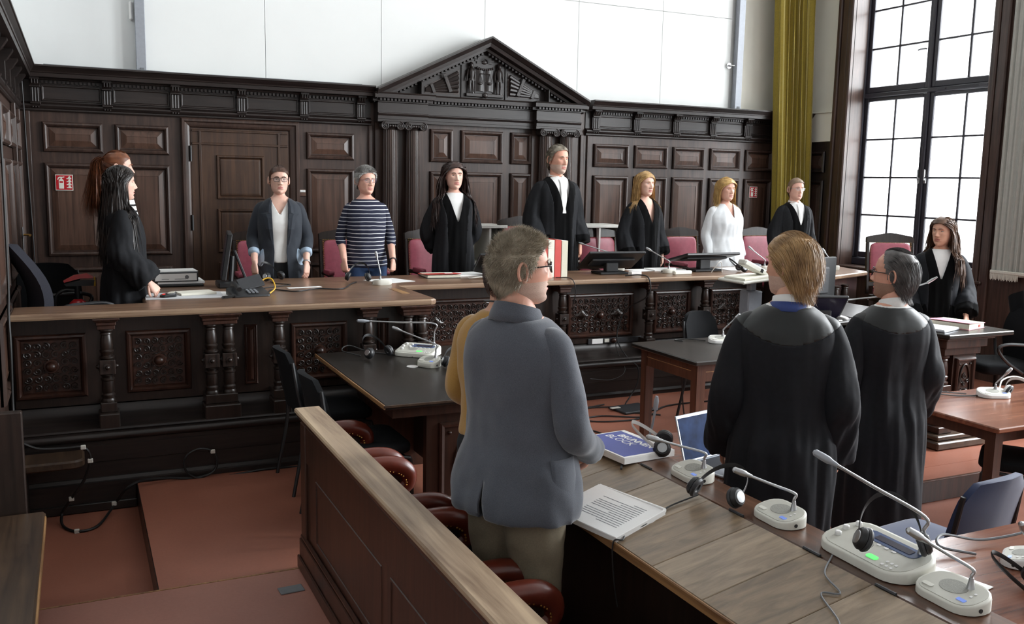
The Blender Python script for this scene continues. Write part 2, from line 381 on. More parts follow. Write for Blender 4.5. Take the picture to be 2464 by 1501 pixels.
# frieze, brackets and cornice of the two side sections
def profile_x(mb, prof, x0, x1):
    """prof: (forward, z) polyline, swept along x"""
    mb.prism(prof, lambda u, v, d: (d, YW-u, v), x0, x1)
CORN = [(0, 2.795), (0.05, 2.795), (0.055, 2.805), (0.155, 2.808), (0.160, 2.838), (0.168, 2.842), (0.172, 2.852), (0.20, 2.885), (0.21, 2.889), (0.21, 2.902), (0, 2.902)]
FRZ = [(0, 2.535), (0.020, 2.535), (0.030, 2.545), (0.030, 2.556), (0.040, 2.562), (0.052, 2.580), (0.052, 2.592), (0.030, 2.602), (0.016, 2.612), (0, 2.615)]
for x0, x1, ends in ((XL, 2.62, [(-0.31, -0.24), (0.240, 0.312), (0.790, 0.866), (1.360, 1.435), (1.930, 2.005), (2.478, 2.556)]),
                     (5.02, XR, [(5.088, 5.172), (5.617, 5.698), (6.141, 6.226), (6.653, 6.735), (7.153, 7.240), (7.66, 7.745)])):
    mb = MB(); profile_x(mb, CORN, x0, x1); mb.build('cornice', 'wainscot_black', wall_back)
    mb = MB(); profile_x(mb, FRZ, x0, x1); mb.build('frieze_ledge', 'wainscot_black', wall_back)
    MB().box((x0, YW-0.012, 2.60), (x1, YW, 2.80)).build('frieze_board', 'wainscot_black', wall_back)
    for a, b in ends:                                   # fluted brackets
        w = b-a; br = MB()
        br.prism([(0.012, 2.575), (0.045, 2.575), (0.060, 2.590), (0.060, 2.605), (0.048, 2.612), (0.048, 2.728), (0.066, 2.732), (0.066, 2.742), (0.056, 2.748), (0.075, 2.775), (0.105, 2.792), (0.105, 2.81), (0.012, 2.81)], lambda u, v, d: (d, YW-u, v), a, b)
        br.cbox((a-0.006, YW-0.072, 2.592), (b+0.006, YW-0.01, 2.606), 0.003)
        br.cbox((a-0.006, YW-0.074, 2.730), (b+0.006, YW-0.01, 2.744), 0.003)
        o = br.build('bracket', 'wainscot_black', wall_back)
        fl = MB()
        for k in range(3):
            cx = a+w*(0.2+0.3*k); fl.tube([(cx, YW-0.047, 2.613), (cx, YW-0.047, 2.727)], w*0.10, 8)
            fl.sphere((cx, YW-0.05, 2.568), w*0.11, 8, 6); fl.tube([(cx, YW-0.088, 2.76), (cx, YW-0.10, 2.80)], w*0.10, 6)
        fl.build('fluting', 'wainscot_black', o, smooth=True)
    for (a0, a1), (b0, b1) in zip(ends[:-1], ends[1:]):
        MB().rings_rect(fnB, a1+0.008, b0-0.008, 2.622, 2.756, [(0, 0.012), (0.004, 0.022), (0.012, 0.022), (0.018, 0.016), (0.020, 0.015)]).build('frieze_panel', 'wainscot_black', wall_back)
        dn = MB(); n = max(3, int((b0-a1)/0.034))
        for k in range(n):
            x = a1+0.012+(b0-a1-0.024)*k/n; dn.box((x, YW-0.045, 2.766), (x+0.020, YW-0.01, 2.790))
        dn.build('dentil_course', 'wainscot_black', wall_back, kind='stuff')
# centre: entablature breaking forward over the column pairs, pediment above
def sect(mb, prof, x0, x1, fwd):
    mb.prism(prof, lambda u, v, d: (d, YW-fwd-u if u > 0 else YW, v), x0, x1)
ARC = [(0, 2.575), (0.004, 2.575), (0.004, 2.60), (0.010, 2.602), (0.010, 2.632), (0.018, 2.636), (0.028, 2.652), (0.028, 2.658), (0.006, 2.664), (0.006, 2.755), (0.018, 2.760), (0.018, 2.770), (0, 2.770)]
CRN2 = [(0, 2.768), (0.012, 2.768), (0.014, 2.792), (0.085, 2.795), (0.088, 2.832), (0.095, 2.836), (0.10, 2.846), (0, 2.846)]
for x0, x1, fw in ((2.655, 3.165, 0.14), (3.165, 4.36, 0.06), (4.36, 4.885, 0.14)):
    mb = MB(); sect(mb, ARC, x0, x1, fw); mb.build('architrave', 'wainscot_black', wall_back)
    e = 0.05 if fw > 0.1 else 0.0
    mb = MB(); sect(mb, CRN2, x0-e, x1+e, fw); mb.build('cornice', 'wainscot_black', wall_back)
    dn = MB(); n = int((x1-x0)/0.036)
    for k in range(n):
        x = x0+(x1-x0)*k/n+0.006; dn.box((x, YW-fw-0.055, 2.772), (x+0.022, YW-fw-0.005, 2.793))
    dn.build('dentil_course', 'wainscot_black', wall_back, kind='stuff')
    if fw > 0.1: MB().box((x0+0.005, YW-0.04, ZP), (x1-0.005, YW, 2.60)).build('pilaster_backing', 'wainscot', wall_back)
APX, APZ = 3.795, 3.446
PB = 2.846
MB().prism([(2.72, PB), (4.87, PB), (APX, 3.40)], lambda u, v, d: (u, d, v), YW-0.05, YW+0.01).build('tympanum', 'wainscot_black', wall_back)
for sgn, xe in ((-1, 2.625), (1, 4.93)):
    pr = [(0.0, 0.0), (0.27, 0.0), (0.27, -0.016), (0.262, -0.022), (0.235, -0.05), (0.225, -0.052), (0.215, -0.085), (0.13, -0.088), (0.125, -0.112), (0.11, -0.115), (0.0, -0.115)]
    zb = PB+0.035
    dx, dz = APX-xe, APZ-zb; ln = math.hypot(dx, dz); nx, nz = -dz/ln*(1 if dx > 0 else -1), abs(dx)/ln
    mb = MB(); R = []
    for t, vert in ((0.0, True), (1.0, True)):
        ring = []
        for u, v in pr:
            # mitre vertically at the apex, horizontally at the eave
            if t == 1.0: ring.append((APX, YW-u, APZ+v*ln/abs(dx)))
            else: ring.append((xe, YW-u, zb+v*ln/abs(dx)))
        R.append(ring)
    mb.loft(R, True); mb.build('raking_cornice', 'wainscot_black', wall_back)
    dn = MB(); n = 30
    for k in range(2, n):
        t = k/n; x = xe+dx*t; z = zb+dz*t-0.112*ln/abs(dx)
        dn.box((x-0.010, YW-0.108, z-0.022), (x+0.010, YW-0.04, z+0.004))
    dn.build('dentil_course', 'wainscot_black', wall_back, kind='stuff')
    # vertical strips that part the tympanum
    x = APX+sgn*0.243; MB().cbox((x-0.006, YW-0.062, PB), (x+0.006, YW-0.04, 3.20), 0.003).build('tympanum_strip', 'wainscot_black', wall_back)
    x = APX+sgn*0.70; MB().cbox((x-0.005, YW-0.16, PB), (x+0.005, YW-0.04, 2.98), 0.003).build('tympanum_strip', 'wainscot_black', wall_back)
# --- carved emblem: open book with scales between two figures, sun above
em = MB().cbox((3.595, YW-0.085, 2.868), (4.005, YW-0.05, 2.905), 0.005).build('emblem_base', 'wainscot_black', wall_back)
MB().sphere((3.800, YW-0.09, 2.885), 0.030, 10, 8, (1, 0.6, 1)).build('rosette', 'wainscot_black', em, smooth=True)
bk = MB()
for sgn in (-1, 1):
    P = [[(3.8+sgn*0.105*t, YW-0.055-0.012*math.sin(PI*min(1, t*1.15))-0.006, z+0.010*math.sin(PI*t)) for z in (2.920, 3.130)] for t in np.linspace(0, 1, 7)]
    bk.loft([[a[0], a[1], (a[1][0], YW-0.045, a[1][2]), (a[0][0], YW-0.045, a[0][2])] for a in P])
bk.build('book', 'wainscot_black', em, smooth=True)
sc = MB().tube([(3.8, YW-0.078, 3.02), (3.8, YW-0.078, 3.150)], 0.005, 6).tube([(3.745, YW-0.08, 3.098), (3.855, YW-0.08, 3.098)], 0.004, 6)
for sgn in (-1, 1):
    cx = 3.8+sgn*0.052
    for d in (-0.026, 0.026): sc.tube([(cx, YW-0.08, 3.098), (cx+d, YW-0.08, 3.005)], 0.0028, 5)
    sc.sphere((cx, YW-0.075, 3.003), 0.027, 10, 8, (1, 0.5, 0.55))
sc.build('scales', 'wainscot_black', em, smooth=True)
su = MB().sphere((3.8, YW-0.055, 3.215), 0.026, 12, 8, (1.2, 0.5, 0.8))
for k in range(13):
    a = PI*(k/12)*1.06-0.03*PI; su.prism([(-0.008, 0.034), (0.008, 0.034), (0.011, 0.085+0.02*(k % 2)), (-0.011, 0.085+0.02*(k % 2))],
        lambda u, v, d: (3.8+math.cos(a)*v-math.sin(a)*u, d, 3.215+math.sin(a)*v*0.85+math.cos(a)*u*0.85), YW-0.062, YW-0.045)
su.build('sun_relief', 'wainscot_black', em)
sw = MB()
for k in range(9): sw.sphere((3.715+0.17*k/8, YW-0.07, 3.156-0.016*math.sin(PI*k/8)), 0.013, 8, 6)
sw.build('garland', 'wainscot_black', em, smooth=True)
for sgn in (-1, 1):                                     # two relief figures
    cx = 3.8+sgn*0.152; g = MB(); y = YW-0.075; H0 = 2.905
    g.sphere((cx+0.004*sgn, y-0.012, H0+0.268), 0.023, 10, 8, (0.9, 0.9, 1.2)); g.sphere((cx+0.004*sgn, y-0.004, H0+0.279), 0.024, 10, 8)
    g.tube([(cx, y, H0+0.125), (cx+0.004, y-0.004, H0+0.15), (cx, y-0.006, H0+0.20), (cx, y, H0+0.232), (cx, y, H0+0.255)], [0.026, 0.024, 0.032, 0.030, 0.010], 10)
    for l in (-1, 1):
        g.tube([(cx+l*0.013, y, H0+0.135), (cx+l*0.018, y-0.006, H0+0.07), (cx+l*0.016, y, H0+0.0), (cx+l*0.02, y-0.02, H0)], [0.019, 0.014, 0.008, 0.007], 8)
        g.tube([(cx+l*0.030, y, H0+0.225), (cx+l*0.042, y, H0+0.17), (cx+l*(0.034 if l != sgn else 0.05), y-0.004, H0+0.115)], [0.012, 0.009, 0.007], 8)
    g.tube([(cx-sgn*0.042, y+0.01, H0+0.235), (cx-sgn*0.044, y+0.01, H0)], 0.006, 6)
    g.build('figure', 'wainscot_black', em, smooth=True)
# --- bundles with ribbons left and right of the emblem
for sgn, word, sh in ((-1, 'SCHULD', 0), (1, 'LICHT', 0)):
    g = MB(); x0 = APX+sgn*0.625; x1 = APX+sgn*0.285
    for k in range(5):
        t = k/4; g.tube([(x0+sgn*0.0, YW-0.06, 2.898+0.022*t), (x1, YW-0.065-0.012*math.sin(PI*t), 2.915+0.175*t)], [0.010, 0.022], 7)
    bd = g.build('fasces_relief', 'wainscot_black', wall_back, smooth=True)
    MB().prism([(APX+sgn*0.27, 2.88), (APX+sgn*0.27, 3.125), (APX+sgn*0.635, 2.94), (APX+sgn*0.635, 2.88)], lambda u, v, d: (u, d, v), YW-0.056, YW-0.045).build('relief_ground', 'wainscot', bd)
    cx = APX+sgn*0.405; rb = MB()
    rb.tube([(cx+sgn*0.028, YW-0.092, 2.90), (cx, YW-0.10, 2.98), (cx-sgn*0.028, YW-0.092, 3.075)], 0.0, 4) if False else None
    ang = math.radians(-68 if sgn < 0 else 68)
    M_ = Matrix.Translation((cx, YW-0.0965, 2.985)) @ Matrix.Rotation(PI/2, 4, 'X') @ Matrix.Rotation(ang, 4, 'Z')
    rb = MB().cbox((-0.095, -0.019, -0.010), (0.095, 0.019, 0.0), 0.003); rb.xf(M_); o = rb.build('ribbon', 'wainscot_black', bd)
    text_mesh('ribbon_lettering', word, 0.038, 'wainscot', o, M_ @ Matrix.Translation((0, 0, 0.001)), 0.002)
    M_ = Matrix.Translation((APX+sgn*0.555, YW-0.082, 2.925)) @ Matrix.Rotation(PI/2, 4, 'X') @ Matrix.Rotation(ang, 4, 'Z')
    MB().cbox((-0.045, -0.017, -0.010), (0.045, 0.017, 0.0), 0.003).xf(M_).build('ribbon', 'wainscot_black', bd)
# --- fluted Ionic columns
def column(cx):
    cy = YW-0.105
    R = []; ns = 20
    for z, r in ((ZP+0.12, 0.079), (1.1, 0.078), (1.9, 0.072), (2.505, 0.066)):
        ring = []
        for i in range(ns):
            a0 = 2*PI*i/ns
            for fr, rr in ((0.0, 1.0), (0.18, 1.0), (0.32, 0.93), (0.59, 0.91), (0.86, 0.93)):
                a = a0+2*PI*fr/ns; ring.append((cx+r*rr*math.cos(a), cy+r*rr*math.sin(a), z))
        R.append(ring)
    c = MB().loft(R).build('column_shaft', 'wainscot', wall_back, smooth=True, angle=30)
    MB().lathe([(0.10, 0), (0.10, 0.03), (0.085, 0.04), (0.098, 0.06), (0.098, 0.075), (0.083, 0.09), (0.083, 0.12)], (cx, cy, ZP+0.002), 20).build('column_base', 'wainscot', c, smooth=True)
    cp = MB().lathe([(0.068, 0), (0.074, 0.008), (0.068, 0.016), (0.085, 0.035), (0.088, 0.045)], (cx, cy, 2.50), 20)
    cp.cbox((cx-0.098, cy-0.088, 2.565), (cx+0.098, cy+0.085, 2.580), 0.004)
    for sgn in (-1, 1):
        for fy in (cy-0.088,):
            pts = []
            for k in range(34):
                a = k/33*2*PI*2.2; r = 0.036*(1-k/33)+0.005
                pts.append((cx+sgn*(0.074+math.sin(a)*r), fy, 2.534+math.cos(a)*r))
            cp.tube(pts, [0.0075*(1-0.4*k/33) for k in range(34)], 6); cp.sphere((cx+sgn*0.074, fy, 2.534), 0.009, 8, 6)
        cp.tube([(cx+sgn*0.074, cy-0.086, 2.534), (cx+sgn*0.074, cy+0.03, 2.534)], 0.034, 12)
    cp.prism([(-0.08, 2.552), (0.08, 2.552), (0.08, 2.570), (-0.08, 2.570)], lambda u, v, d: (cx+u, d, v), cy-0.092, cy+0.05)
    for k in range(3): cp.sphere((cx+(k-1)*0.026, cy-0.082, 2.535), 0.012, 8, 6, (1, 0.8, 1.3))
    cp.build('column_capital', 'wainscot_black', c, smooth=True)
for cx in (2.790, 3.026, 4.498, 4.738): column(cx)

# ---------------------------------------------------------------- door in the back wall
door_1 = S(MB().box((0.953, YW-0.012, ZP), (1.826, YW-0.002, 2.446)).build('door_1', 'door_wood'))
fr = MB()
prof = [(0, 0.0), (0, 0.030), (0.012, 0.045), (0.030, 0.045), (0.040, 0.030), (0.060, 0.026), (0.075, 0.020), (0.086, 0.006), (0.086, 0.0)]
rr = []
for u, h in prof:
    x0, x1, zt_ = 0.867+u, 1.925-u*1.12, 2.537-u
    rr.append([(x0, YW-h, ZP), (x0, YW-h, zt_), (x1, YW-h, zt_), (x1, YW-h, ZP)])
V = [p for r in rr for p in r]; F = []
for k in range(len(rr)-1):
    for i in range(3): F.append((k*4+i, k*4+i+1, k*4+5+i, k*4+4+i))
fr.add(V, F); fr.build('door_frame', 'wainscot', door_1)
def fnD(u, v, h): return (u, YW-0.012-h, v)
for v0, v1 in ((1.815, 2.213), (1.325, 1.725), (0.72, 1.235)):
    p = MB().rings_rect(fnD, 1.170, 1.596, v0, v1, [(0, 0), (0, 0.010), (0.006, 0.018), (0.018, 0.018), (0.024, 0.006), (0.030, 0.0), (0.034, 0.006), (0.05, 0.008)]).build('door_panel', 'door_wood', door_1)
for a in (1.030, 1.735):
    MB().cbox((a-0.012, YW-0.024, ZP), (a+0.012, YW-0.010, 2.43), 0.004).build('door_strip', 'door_wood', door_1)
MB().cbox((0.96, YW-0.0235, 2.30), (1.82, YW-0.010, 2.322), 0.004).build('door_strip', 'door_wood', door_1)
MB().cbox((0.96, YW-0.0235, 2.418), (1.82, YW-0.010, 2.436), 0.004).build('door_strip', 'door_wood', door_1)
for z in (0.85, 1.60, 2.22): MB().tube([(0.948, YW-0.03, z-0.07), (0.948, YW-0.03, z+0.07)], 0.010, 8).build('hinge', 'black_plastic', door_1)
sw = MB().cbox((1.918, YW-0.022, 1.848), (1.984, YW, 1.914), 0.004).build('light_switch', 'wainscot_field', None)
tag(sw, 'brown square wall switch to the right of the door', 'switch')
MB().cbox((1.925, YW-0.027, 1.886), (1.977, YW-0.021, 1.908), 0.002).build('rocker', 'white_plastic', sw)

# ---------------------------------------------------------------- left wall
wall_left = S(MB().box((XL-0.3, 4.9, 0.0), (XL-0.02, YW+0.2, 6.2)).build('wall_left', 'plaster'))
MB().box((XL-0.02, 4.9, 0.0), (XL, YW, 2.86)).build('panelling_backing', 'wainscot', wall_left)
def fnL(u, v, h): return (XL+h, u, v)
mb = MB(); mb.prism(CORN, lambda u, v, d: (XL+u*0.75, d, v), 4.9, YW-0.02); mb.build('cornice', 'wainscot_black', wall_left)
mb = MB(); mb.prism(FRZ, lambda u, v, d: (XL+u*0.75, d, v), 4.9, YW-0.02); mb.build('frieze_ledge', 'wainscot_black', wall_left)
for y in (8.55, 8.0, 7.45, 6.9, 6.35):
    mb = MB(); mb.prism([(0.0, 2.575), (0.04, 2.575), (0.05, 2.60), (0.04, 2.612), (0.04, 2.73), (0.055, 2.742), (0.09, 2.795), (0.09, 2.81), (0, 2.81)], lambda u, v, d: (XL+u, d, v), y-0.045, y+0.045); mb.build('bracket', 'wainscot_black', wall_left)
for y0, y1 in ((8.02, 8.62), (7.3, 7.92), (6.5, 7.2), (5.6, 6.4)):
    for v0, v1 in (R1, R2, R3): raised_panel(fnL, y0, y1, v0, v1, wall_left)
MB().cbox((XL, 8.66, ZP), (XL+0.03, 8.70, 2.54), 0.006).build('stile', 'wainscot', wall_left)
MB().cbox((XL, 7.94, ZP), (XL+0.035, 7.99, 2.54), 0.006).build('stile', 'wainscot', wall_left)
hd = thing('door_handle', 'brass lever handle on the dark panelling of the left wall', 'handle', (XL, 7.96, 1.52))
MB().cbox((0.034, -0.02, -0.09), (0.042, 0.02, 0.09), 0.003).build('plate', 'steel', hd)
MB().tube([(0.04, 0, 0.03), (0.085, 0, 0.03), (0.09, -0.02, 0.03), (0.09, -0.09, 0.03)], 0.008, 8).build('lever', 'brass', hd, smooth=True)

# ---------------------------------------------------------------- window wall
wall_right = S(MB().box((XR, 8.36, 0.0), (XR+0.5, 9.0, 6.2)).build('wall_right', 'beige_plaster'))
MB().box((XR, 6.20, 0.0), (XR+0.5, 8.36, 1.10)).build('parapet', 'wainscot', wall_right)
MB().box((XR, 4.9, 0.0), (XR+0.5, 6.20, 6.2)).build('pier', 'wainscot', wall_right)
MB().box((XR, 6.20, 5.35), (XR+0.5, 8.36, 6.2)).build('lintel', 'beige_plaster', wall_right)
MB().box((XR-0.03, 8.365, ZP), (XR-0.002, YW, 2.564)).build('panelling_backing', 'wainscot_black', wall_right)
MB().cbox((XR-0.035, 8.36, 2.566), (XR-0.002, YW-0.01, 2.90), 0.004).build('plaster_panel', 'beige_plaster', wall_right)
MB().cbox((XR-0.05, 8.358, 2.90), (XR-0.002, YW-0.01, 2.915), 0.004).build('plaster_ledge', 'beige_plaster', wall_right)
def fnR(u, v, h): return (XR-0.03-h, u, v)
for v0, v1 in (R1, R2, R3): raised_panel(fnR, 8.43, 8.80, v0, v1, wall_right, matm='wainscot_black', matf='wainscot')
# moulded casing round the window
for y0, y1, h in ((8.30, 8.36, 0.055), (8.20, 8.30, 0.035), (8.13, 8.20, 0.05), (6.25, 6.32, 0.05), (6.15, 6.25, 0.035)):
    MB().cbox((XR-h, y0, ZP), (XR+0.02, y1, 5.4), 0.012).build('window_casing', 'wainscot', wall_right)
MB().box((XR+0.0, 8.13, 1.1), (XR+0.32, 8.17, 5.35)).build('reveal', 'wainscot', wall_right)
MB().box((XR+0.0, 6.27, 1.1), (XR+0.32, 6.31, 5.35)).build('reveal', 'wainscot', wall_right)
MB().cbox((XR-0.06, 6.2, 1.10), (XR+0.30, 8.22, 1.135), 0.01).build('window_sill', 'wainscot', wall_right)
MB().cbox((XR-0.03, 6.2, 1.02), (XR+0.10, 8.22, 1.098), 0.01).build('window_apron', 'wainscot', wall_right)
XG = 8.35
window_1 = S(MB().cbox((XG-0.06, 6.27, 1.135), (XG+0.05, 8.17, 1.22), 0.01).build('window_1', 'window_wood'))
MB().cbox((XG-0.055, 6.27, 1.22), (XG+0.05, 6.33, 5.35), 0.008).build('frame_post', 'window_wood', window_1)
MB().cbox((XG-0.055, 8.12, 1.22), (XG+0.05, 8.17, 5.35), 0.008).build('frame_post', 'window_wood', window_1)
MB().cbox((XG-0.055, 6.33, 3.055), (XG+0.05, 8.12, 3.105), 0.008).build('transom', 'window_wood', window_1)
MB().cbox((XG-0.05, 7.212, 1.22), (XG+0.05, 7.252, 5.35), 0.008).build('mullion', 'window_wood', window_1)
for sy0, sy1 in ((6.335, 7.210), (7.254, 8.118)):
    for sz0, sz1, nr, gl in ((1.225, 3.052, 4, 'frosted_glass'), (3.108, 5.34, 5, 'clear_glass')):
        s_ = MB(); e = 0.046; eb = 0.066
        s_.cbox((XG-0.03, sy0, sz0), (XG+0.02, sy0+e, sz1), 0.006).cbox((XG-0.03, sy1-e, sz0), (XG+0.02, sy1, sz1), 0.006)
        s_.cbox((XG-0.03, sy0+e, sz0), (XG+0.02, sy1-e, sz0+eb), 0.006).cbox((XG-0.03, sy0+e, sz1-0.04), (XG+0.02, sy1-e, sz1), 0.006)
        so = s_.build('sash', 'window_wood', window_1)
        gy0, gy1, gz0, gz1 = sy0+e, sy1-e, sz0+eb, sz1-0.04
        ym = (gy0+gy1)/2; MB().cbox((XG-0.02, ym-0.012, gz0), (XG+0.012, ym+0.012, gz1), 0.004).build('glazing_bar', 'window_wood', so)
        zs = [gz0+(gz1-gz0)*k/nr for k in range(nr+1)]
        for z in zs[1:-1]: MB().cbox((XG-0.021, gy0, z-0.010), (XG+0.011, gy1, z+0.010), 0.004).build('glazing_bar', 'window_wood', so)
        for a, b in ((gy0, ym), (ym, gy1)):
            for z0, z1 in zip(zs[:-1], zs[1:]): MB().box((XG-0.006, a, z0), (XG-0.002, b, z1)).build('pane', gl, so)
for y in (7.19, 7.275):
    h = MB().cbox((XG-0.045, y-0.014, 2.09), (XG-0.03, y+0.014, 2.15), 0.004).build('window_handle', 'steel', window_1)
    MB().cbox((XG-0.065, y-0.008, 2.12), (XG-0.045, y+0.008, 2.24), 0.005).build('lever', 'chrome', h)
MB().tube([(XG-0.03, 7.31, 3.52), (XG-0.05, 7.31, 3.52), (XG-0.055, 7.36, 3.52), (XG-0.05, 7.40, 3.515)], 0.010, 8).build('catch', 'grey_metal', window_1, smooth=True)
for y in (6.55, 7.05): MB().cbox((XG-0.065, y-0.05, 3.07), (XG-0.05, y+0.05, 3.09), 0.003).build('hinge', 'window_wood', window_1)
# the outer (second) window of the double glazing, seen through the panes
ow = MB()
for y0, y1 in ((6.20, 6.36), (7.17, 7.29), (8.02, 8.2)): ow.cbox((XG+0.26, y0, 1.1), (XG+0.31, y1, 5.4), 0.006)
for z in (1.10, 3.03, 3.55, 4.05): ow.cbox((XG+0.265, 6.3, z), (XG+0.305, 8.1, z+(0.09 if z < 3.1 else 0.03)), 0.005)
ow.build('outer_window', 'grey_metal', window_1)

# the rest of the hall, out of view: more windows in the right wall, plain rear and side walls
_wr = S(MB().box((8.1, -3.0, 0.0), (8.6, 4.9, 1.1)).build('wall_right', 'plaster'))
MB().box((8.1, -3.0, 5.35), (8.6, 4.9, 6.2)).build('lintel', 'plaster', _wr)
for a, b in ((-3.0, -2.6), (-0.6, 0.3), (2.2, 2.9)): MB().box((8.1, a, 1.1), (8.6, b, 5.35)).build('pier', 'plaster', _wr)
S(MB().box((-3.2, -3.2, 0.0), (8.6, -3.0, 6.2)).build('wall_rear', 'plaster'))
S(MB().box((-3.2, -3.0, 0.0), (-3.0, 9.0, 6.2)).build('wall_left', 'plaster'))
# ---------------------------------------------------------------- curtain, blind, posts on the walls
def curtain():
    root = thing('curtain', 'long olive yellow velvet curtain hanging in the window corner', 'curtain', (7.7, 8.62, 0.55))
    n = 150; R = []
    for z in np.linspace(0.0, 5.2, 26):
        ring = []; zz = z+0.55
        x0 = np.interp(zz, [0.5, 1.9, 4.1, 6], [7.50, 7.46, 7.345, 7.33]); x1 = np.interp(zz, [0.5, 1.9, 4.1, 6], [8.02, 8.00, 7.90, 7.89])
        for i in range(n):
            t = i/(n-1); a = 2*PI*8.5*(t+0.035*math.sin(9*t+1.3))+0.25*math.sin(zz*0.9+t*7)
            amp = 0.038*(0.7+0.4*math.sin(t*11+0.5*zz))
            ring.append((x0+(x1-x0)*t-7.7+0.008*math.sin(2*a), amp*math.sin(a)-0.03+0.04*math.sin(t*5), z))
        R.append(ring)
    V = [p for r in R for p in r]; F = [(k*n+i, k*n+i+1, (k+1)*n+i+1, (k+1)*n+i) for k in range(len(R)-1) for i in range(n-1)]
    m = MB().add(V, F).build('cloth', 'curtain', root, smooth=True, angle=80)
    md = m.modifiers.new('thick', 'SOLIDIFY'); md.thickness = 0.006
    MB().tube([(-0.45, 0, 5.22), (0.32, 0, 5.22)], 0.016, 10).build('rail', 'brass', root)
curtain()
def blind():
    root = thing('fabric_blind', 'grey vertical pleated fabric blind with white fringe beside the window', 'blind', (XR-0.06, 5.84, 1.22))
    n = 60; R = []
    for z in np.linspace(0.0, 4.0, 5):
        R.append([(-0.012*abs(((i*0.5) % 2)-1)-0.01*math.sin(i*0.9), -0.26+0.50*i/(n-1), z) for i in range(n)])
    V = [p for r in R for p in r]; F = [(k*n+i, k*n+i+1, (k+1)*n+i+1, (k+1)*n+i) for k in range(len(R)-1) for i in range(n-1)]
    m = MB().add(V, F).build('cloth', 'blind', root); md = m.modifiers.new('t', 'SOLIDIFY'); md.thickness = 0.004
    fr = MB()
    for i in range(34):
        y = -0.05+0.29*i/33; fr.tube([(-0.018, y, 0.03), (-0.02, y+0.002*math.sin(i*2.1), -0.005), (-0.019, y+0.004*math.sin(i*1.3), -0.045+0.008*math.sin(i*1.9))], [0.004, 0.0045, 0.003], 5)
    fr.build('fringe', 'fringe', root, kind='stuff')
    MB().cbox((-0.026, -0.25, 0.015), (0.0, 0.245, 0.045), 0.004).build('hem', 'fringe', root)
    MB().cbox((-0.03, -0.28, 3.98), (0.03, 0.26, 4.03), 0.006).build('head_rail', 'grey_metal', root)
blind()
for x0, x1, lab in ((0.520, 0.600, 'grey metal post on the white wall above the panelling, at left'), (6.965, 7.055, 'grey metal post on the white wall near the curtain')):
    p = thing('metal_post', lab, 'post', ((x0+x1)/2, YW-0.04, 2.905))
    w = (x1-x0)/2
    MB().cbox((-w, -0.035, 0.0), (w, 0.035, 3.2), 0.004).build('channel', 'grey_metal', p)
    MB().cbox((-w*0.35, -0.042, 0.0), (w*0.55, -0.034, 0.035), 0.003).build('foot_plate', 'grey_plastic', p)
d = MB().cbox((0.478, YW-0.03, 3.34), (0.508, YW+0.03, 3.50), 0.012).build('wall_sensor', 'white_plastic'); tag(d, 'small rounded pale box on the white wall beside the left grey post', 'sensor')
k = thing('wall_fitting', 'round chrome knob on the white wall left of the right grey post', 'knob', (6.90, YW, 3.40))
MB().tube([(0, 0.0, 0), (0, -0.02, 0)], 0.034, 16).build('rose', 'chrome', k, smooth=True)
MB().tube([(0, -0.018, 0), (0.0, -0.05, 0), (0.045, -0.055, 0)], 0.009, 8).build('lever', 'chrome', k, smooth=True)
# ================================================================== JUDGES' BENCH
ZT = 1.207
def spiral(mb, fn, cu, cv, r, a0, hand, rad=0.0052, turns=1.45, h0=0.004, n=15):
    pts = []
    for k in range(n):
        t = k/(n-1); a = a0+hand*2*PI*turns*t; rr_ = r*(1-0.86*t)
        pts.append(fn(cu+rr_*math.cos(a), cv+rr_*math.sin(a), h0+0.004*math.sin(PI*t)))
    mb.tube(pts, [rad*(1.0-0.35*k/(n-1)) for k in range(n)], 5)
def carved(fn, u0, u1, v0, v1, parent, bosses, cell=0.054, shield=False):
    """scroll carving between moulded frame: spirals mirrored about the centre"""
    mb = MB(); W_, H_ = u1-u0, v1-v0; nx = max(2, int(round(W_/cell/2))*2); ny = max(2, int(round(H_/cell/2))*2)
    cx, cy = (u0+u1)/2, (v0+v1)/2; du, dv = W_/nx, H_/ny
    for i in range(nx):
        for j in range(ny):
            u = u0+du*(i+0.5); v = v0+dv*(j+0.5)
            if any(abs(u-b)+abs(v-cy) < 0.035 for b, _ in bosses): continue
            hand = (1 if (i+j) % 2 else -1)*(1 if u > cx else -1)*(1 if v > cy else -1)
            spiral(mb, fn, u, v, min(du, dv)*0.46, math.atan2(v-cy, u-cx)+PI*((i*j) % 2), hand)
    for i in range(nx-1):
        for j in range(ny-1):
            u = u0+du*(i+1); v = v0+dv*(j+1); q = 0.010
            mb.prism([(-q, 0), (0, -q*0.6), (q, 0), (0, q*0.6)], lambda a, b, d: fn(u+a, v+b, d), 0.0, 0.009)
    c = mb.build('carving', 'carving', parent, smooth=True, kind='stuff')
    for b, typ in bosses:
        m = MB()
        if typ == 'round':
            r = 0.032; R = []
            for k in range(8):
                a = PI/2*k/7; R.append([fn(b+r*math.cos(a)*math.cos(t*PI/8), cy+r*math.cos(a)*math.sin(t*PI/8), 0.012+0.034*math.sin(a)) for t in range(16)])
            m.loft(R); R = [[fn(b+(0.046-0.006*k)*math.cos(t*PI/8), cy+(0.046-0.006*k)*math.sin(t*PI/8), 0.006+0.006*k) for t in range(16)] for k in range(2)]; m.loft(R)
            m.build('boss', 'bench_red', parent, smooth=True)
        else:
            R = []
            for s_, h in ((1, 0.004), (0.62, 0.012), (0.32, 0.026), (0.10, 0.050), (0.02, 0.056)):
                w, hh = 0.072*s_, 0.056*s_; R.append([fn(b-w, cy, h), fn(b, cy-hh, h), fn(b+w, cy, h), fn(b, cy+hh, h)])
            m.loft(R).build('pyramid_boss', 'bench_wood', parent)
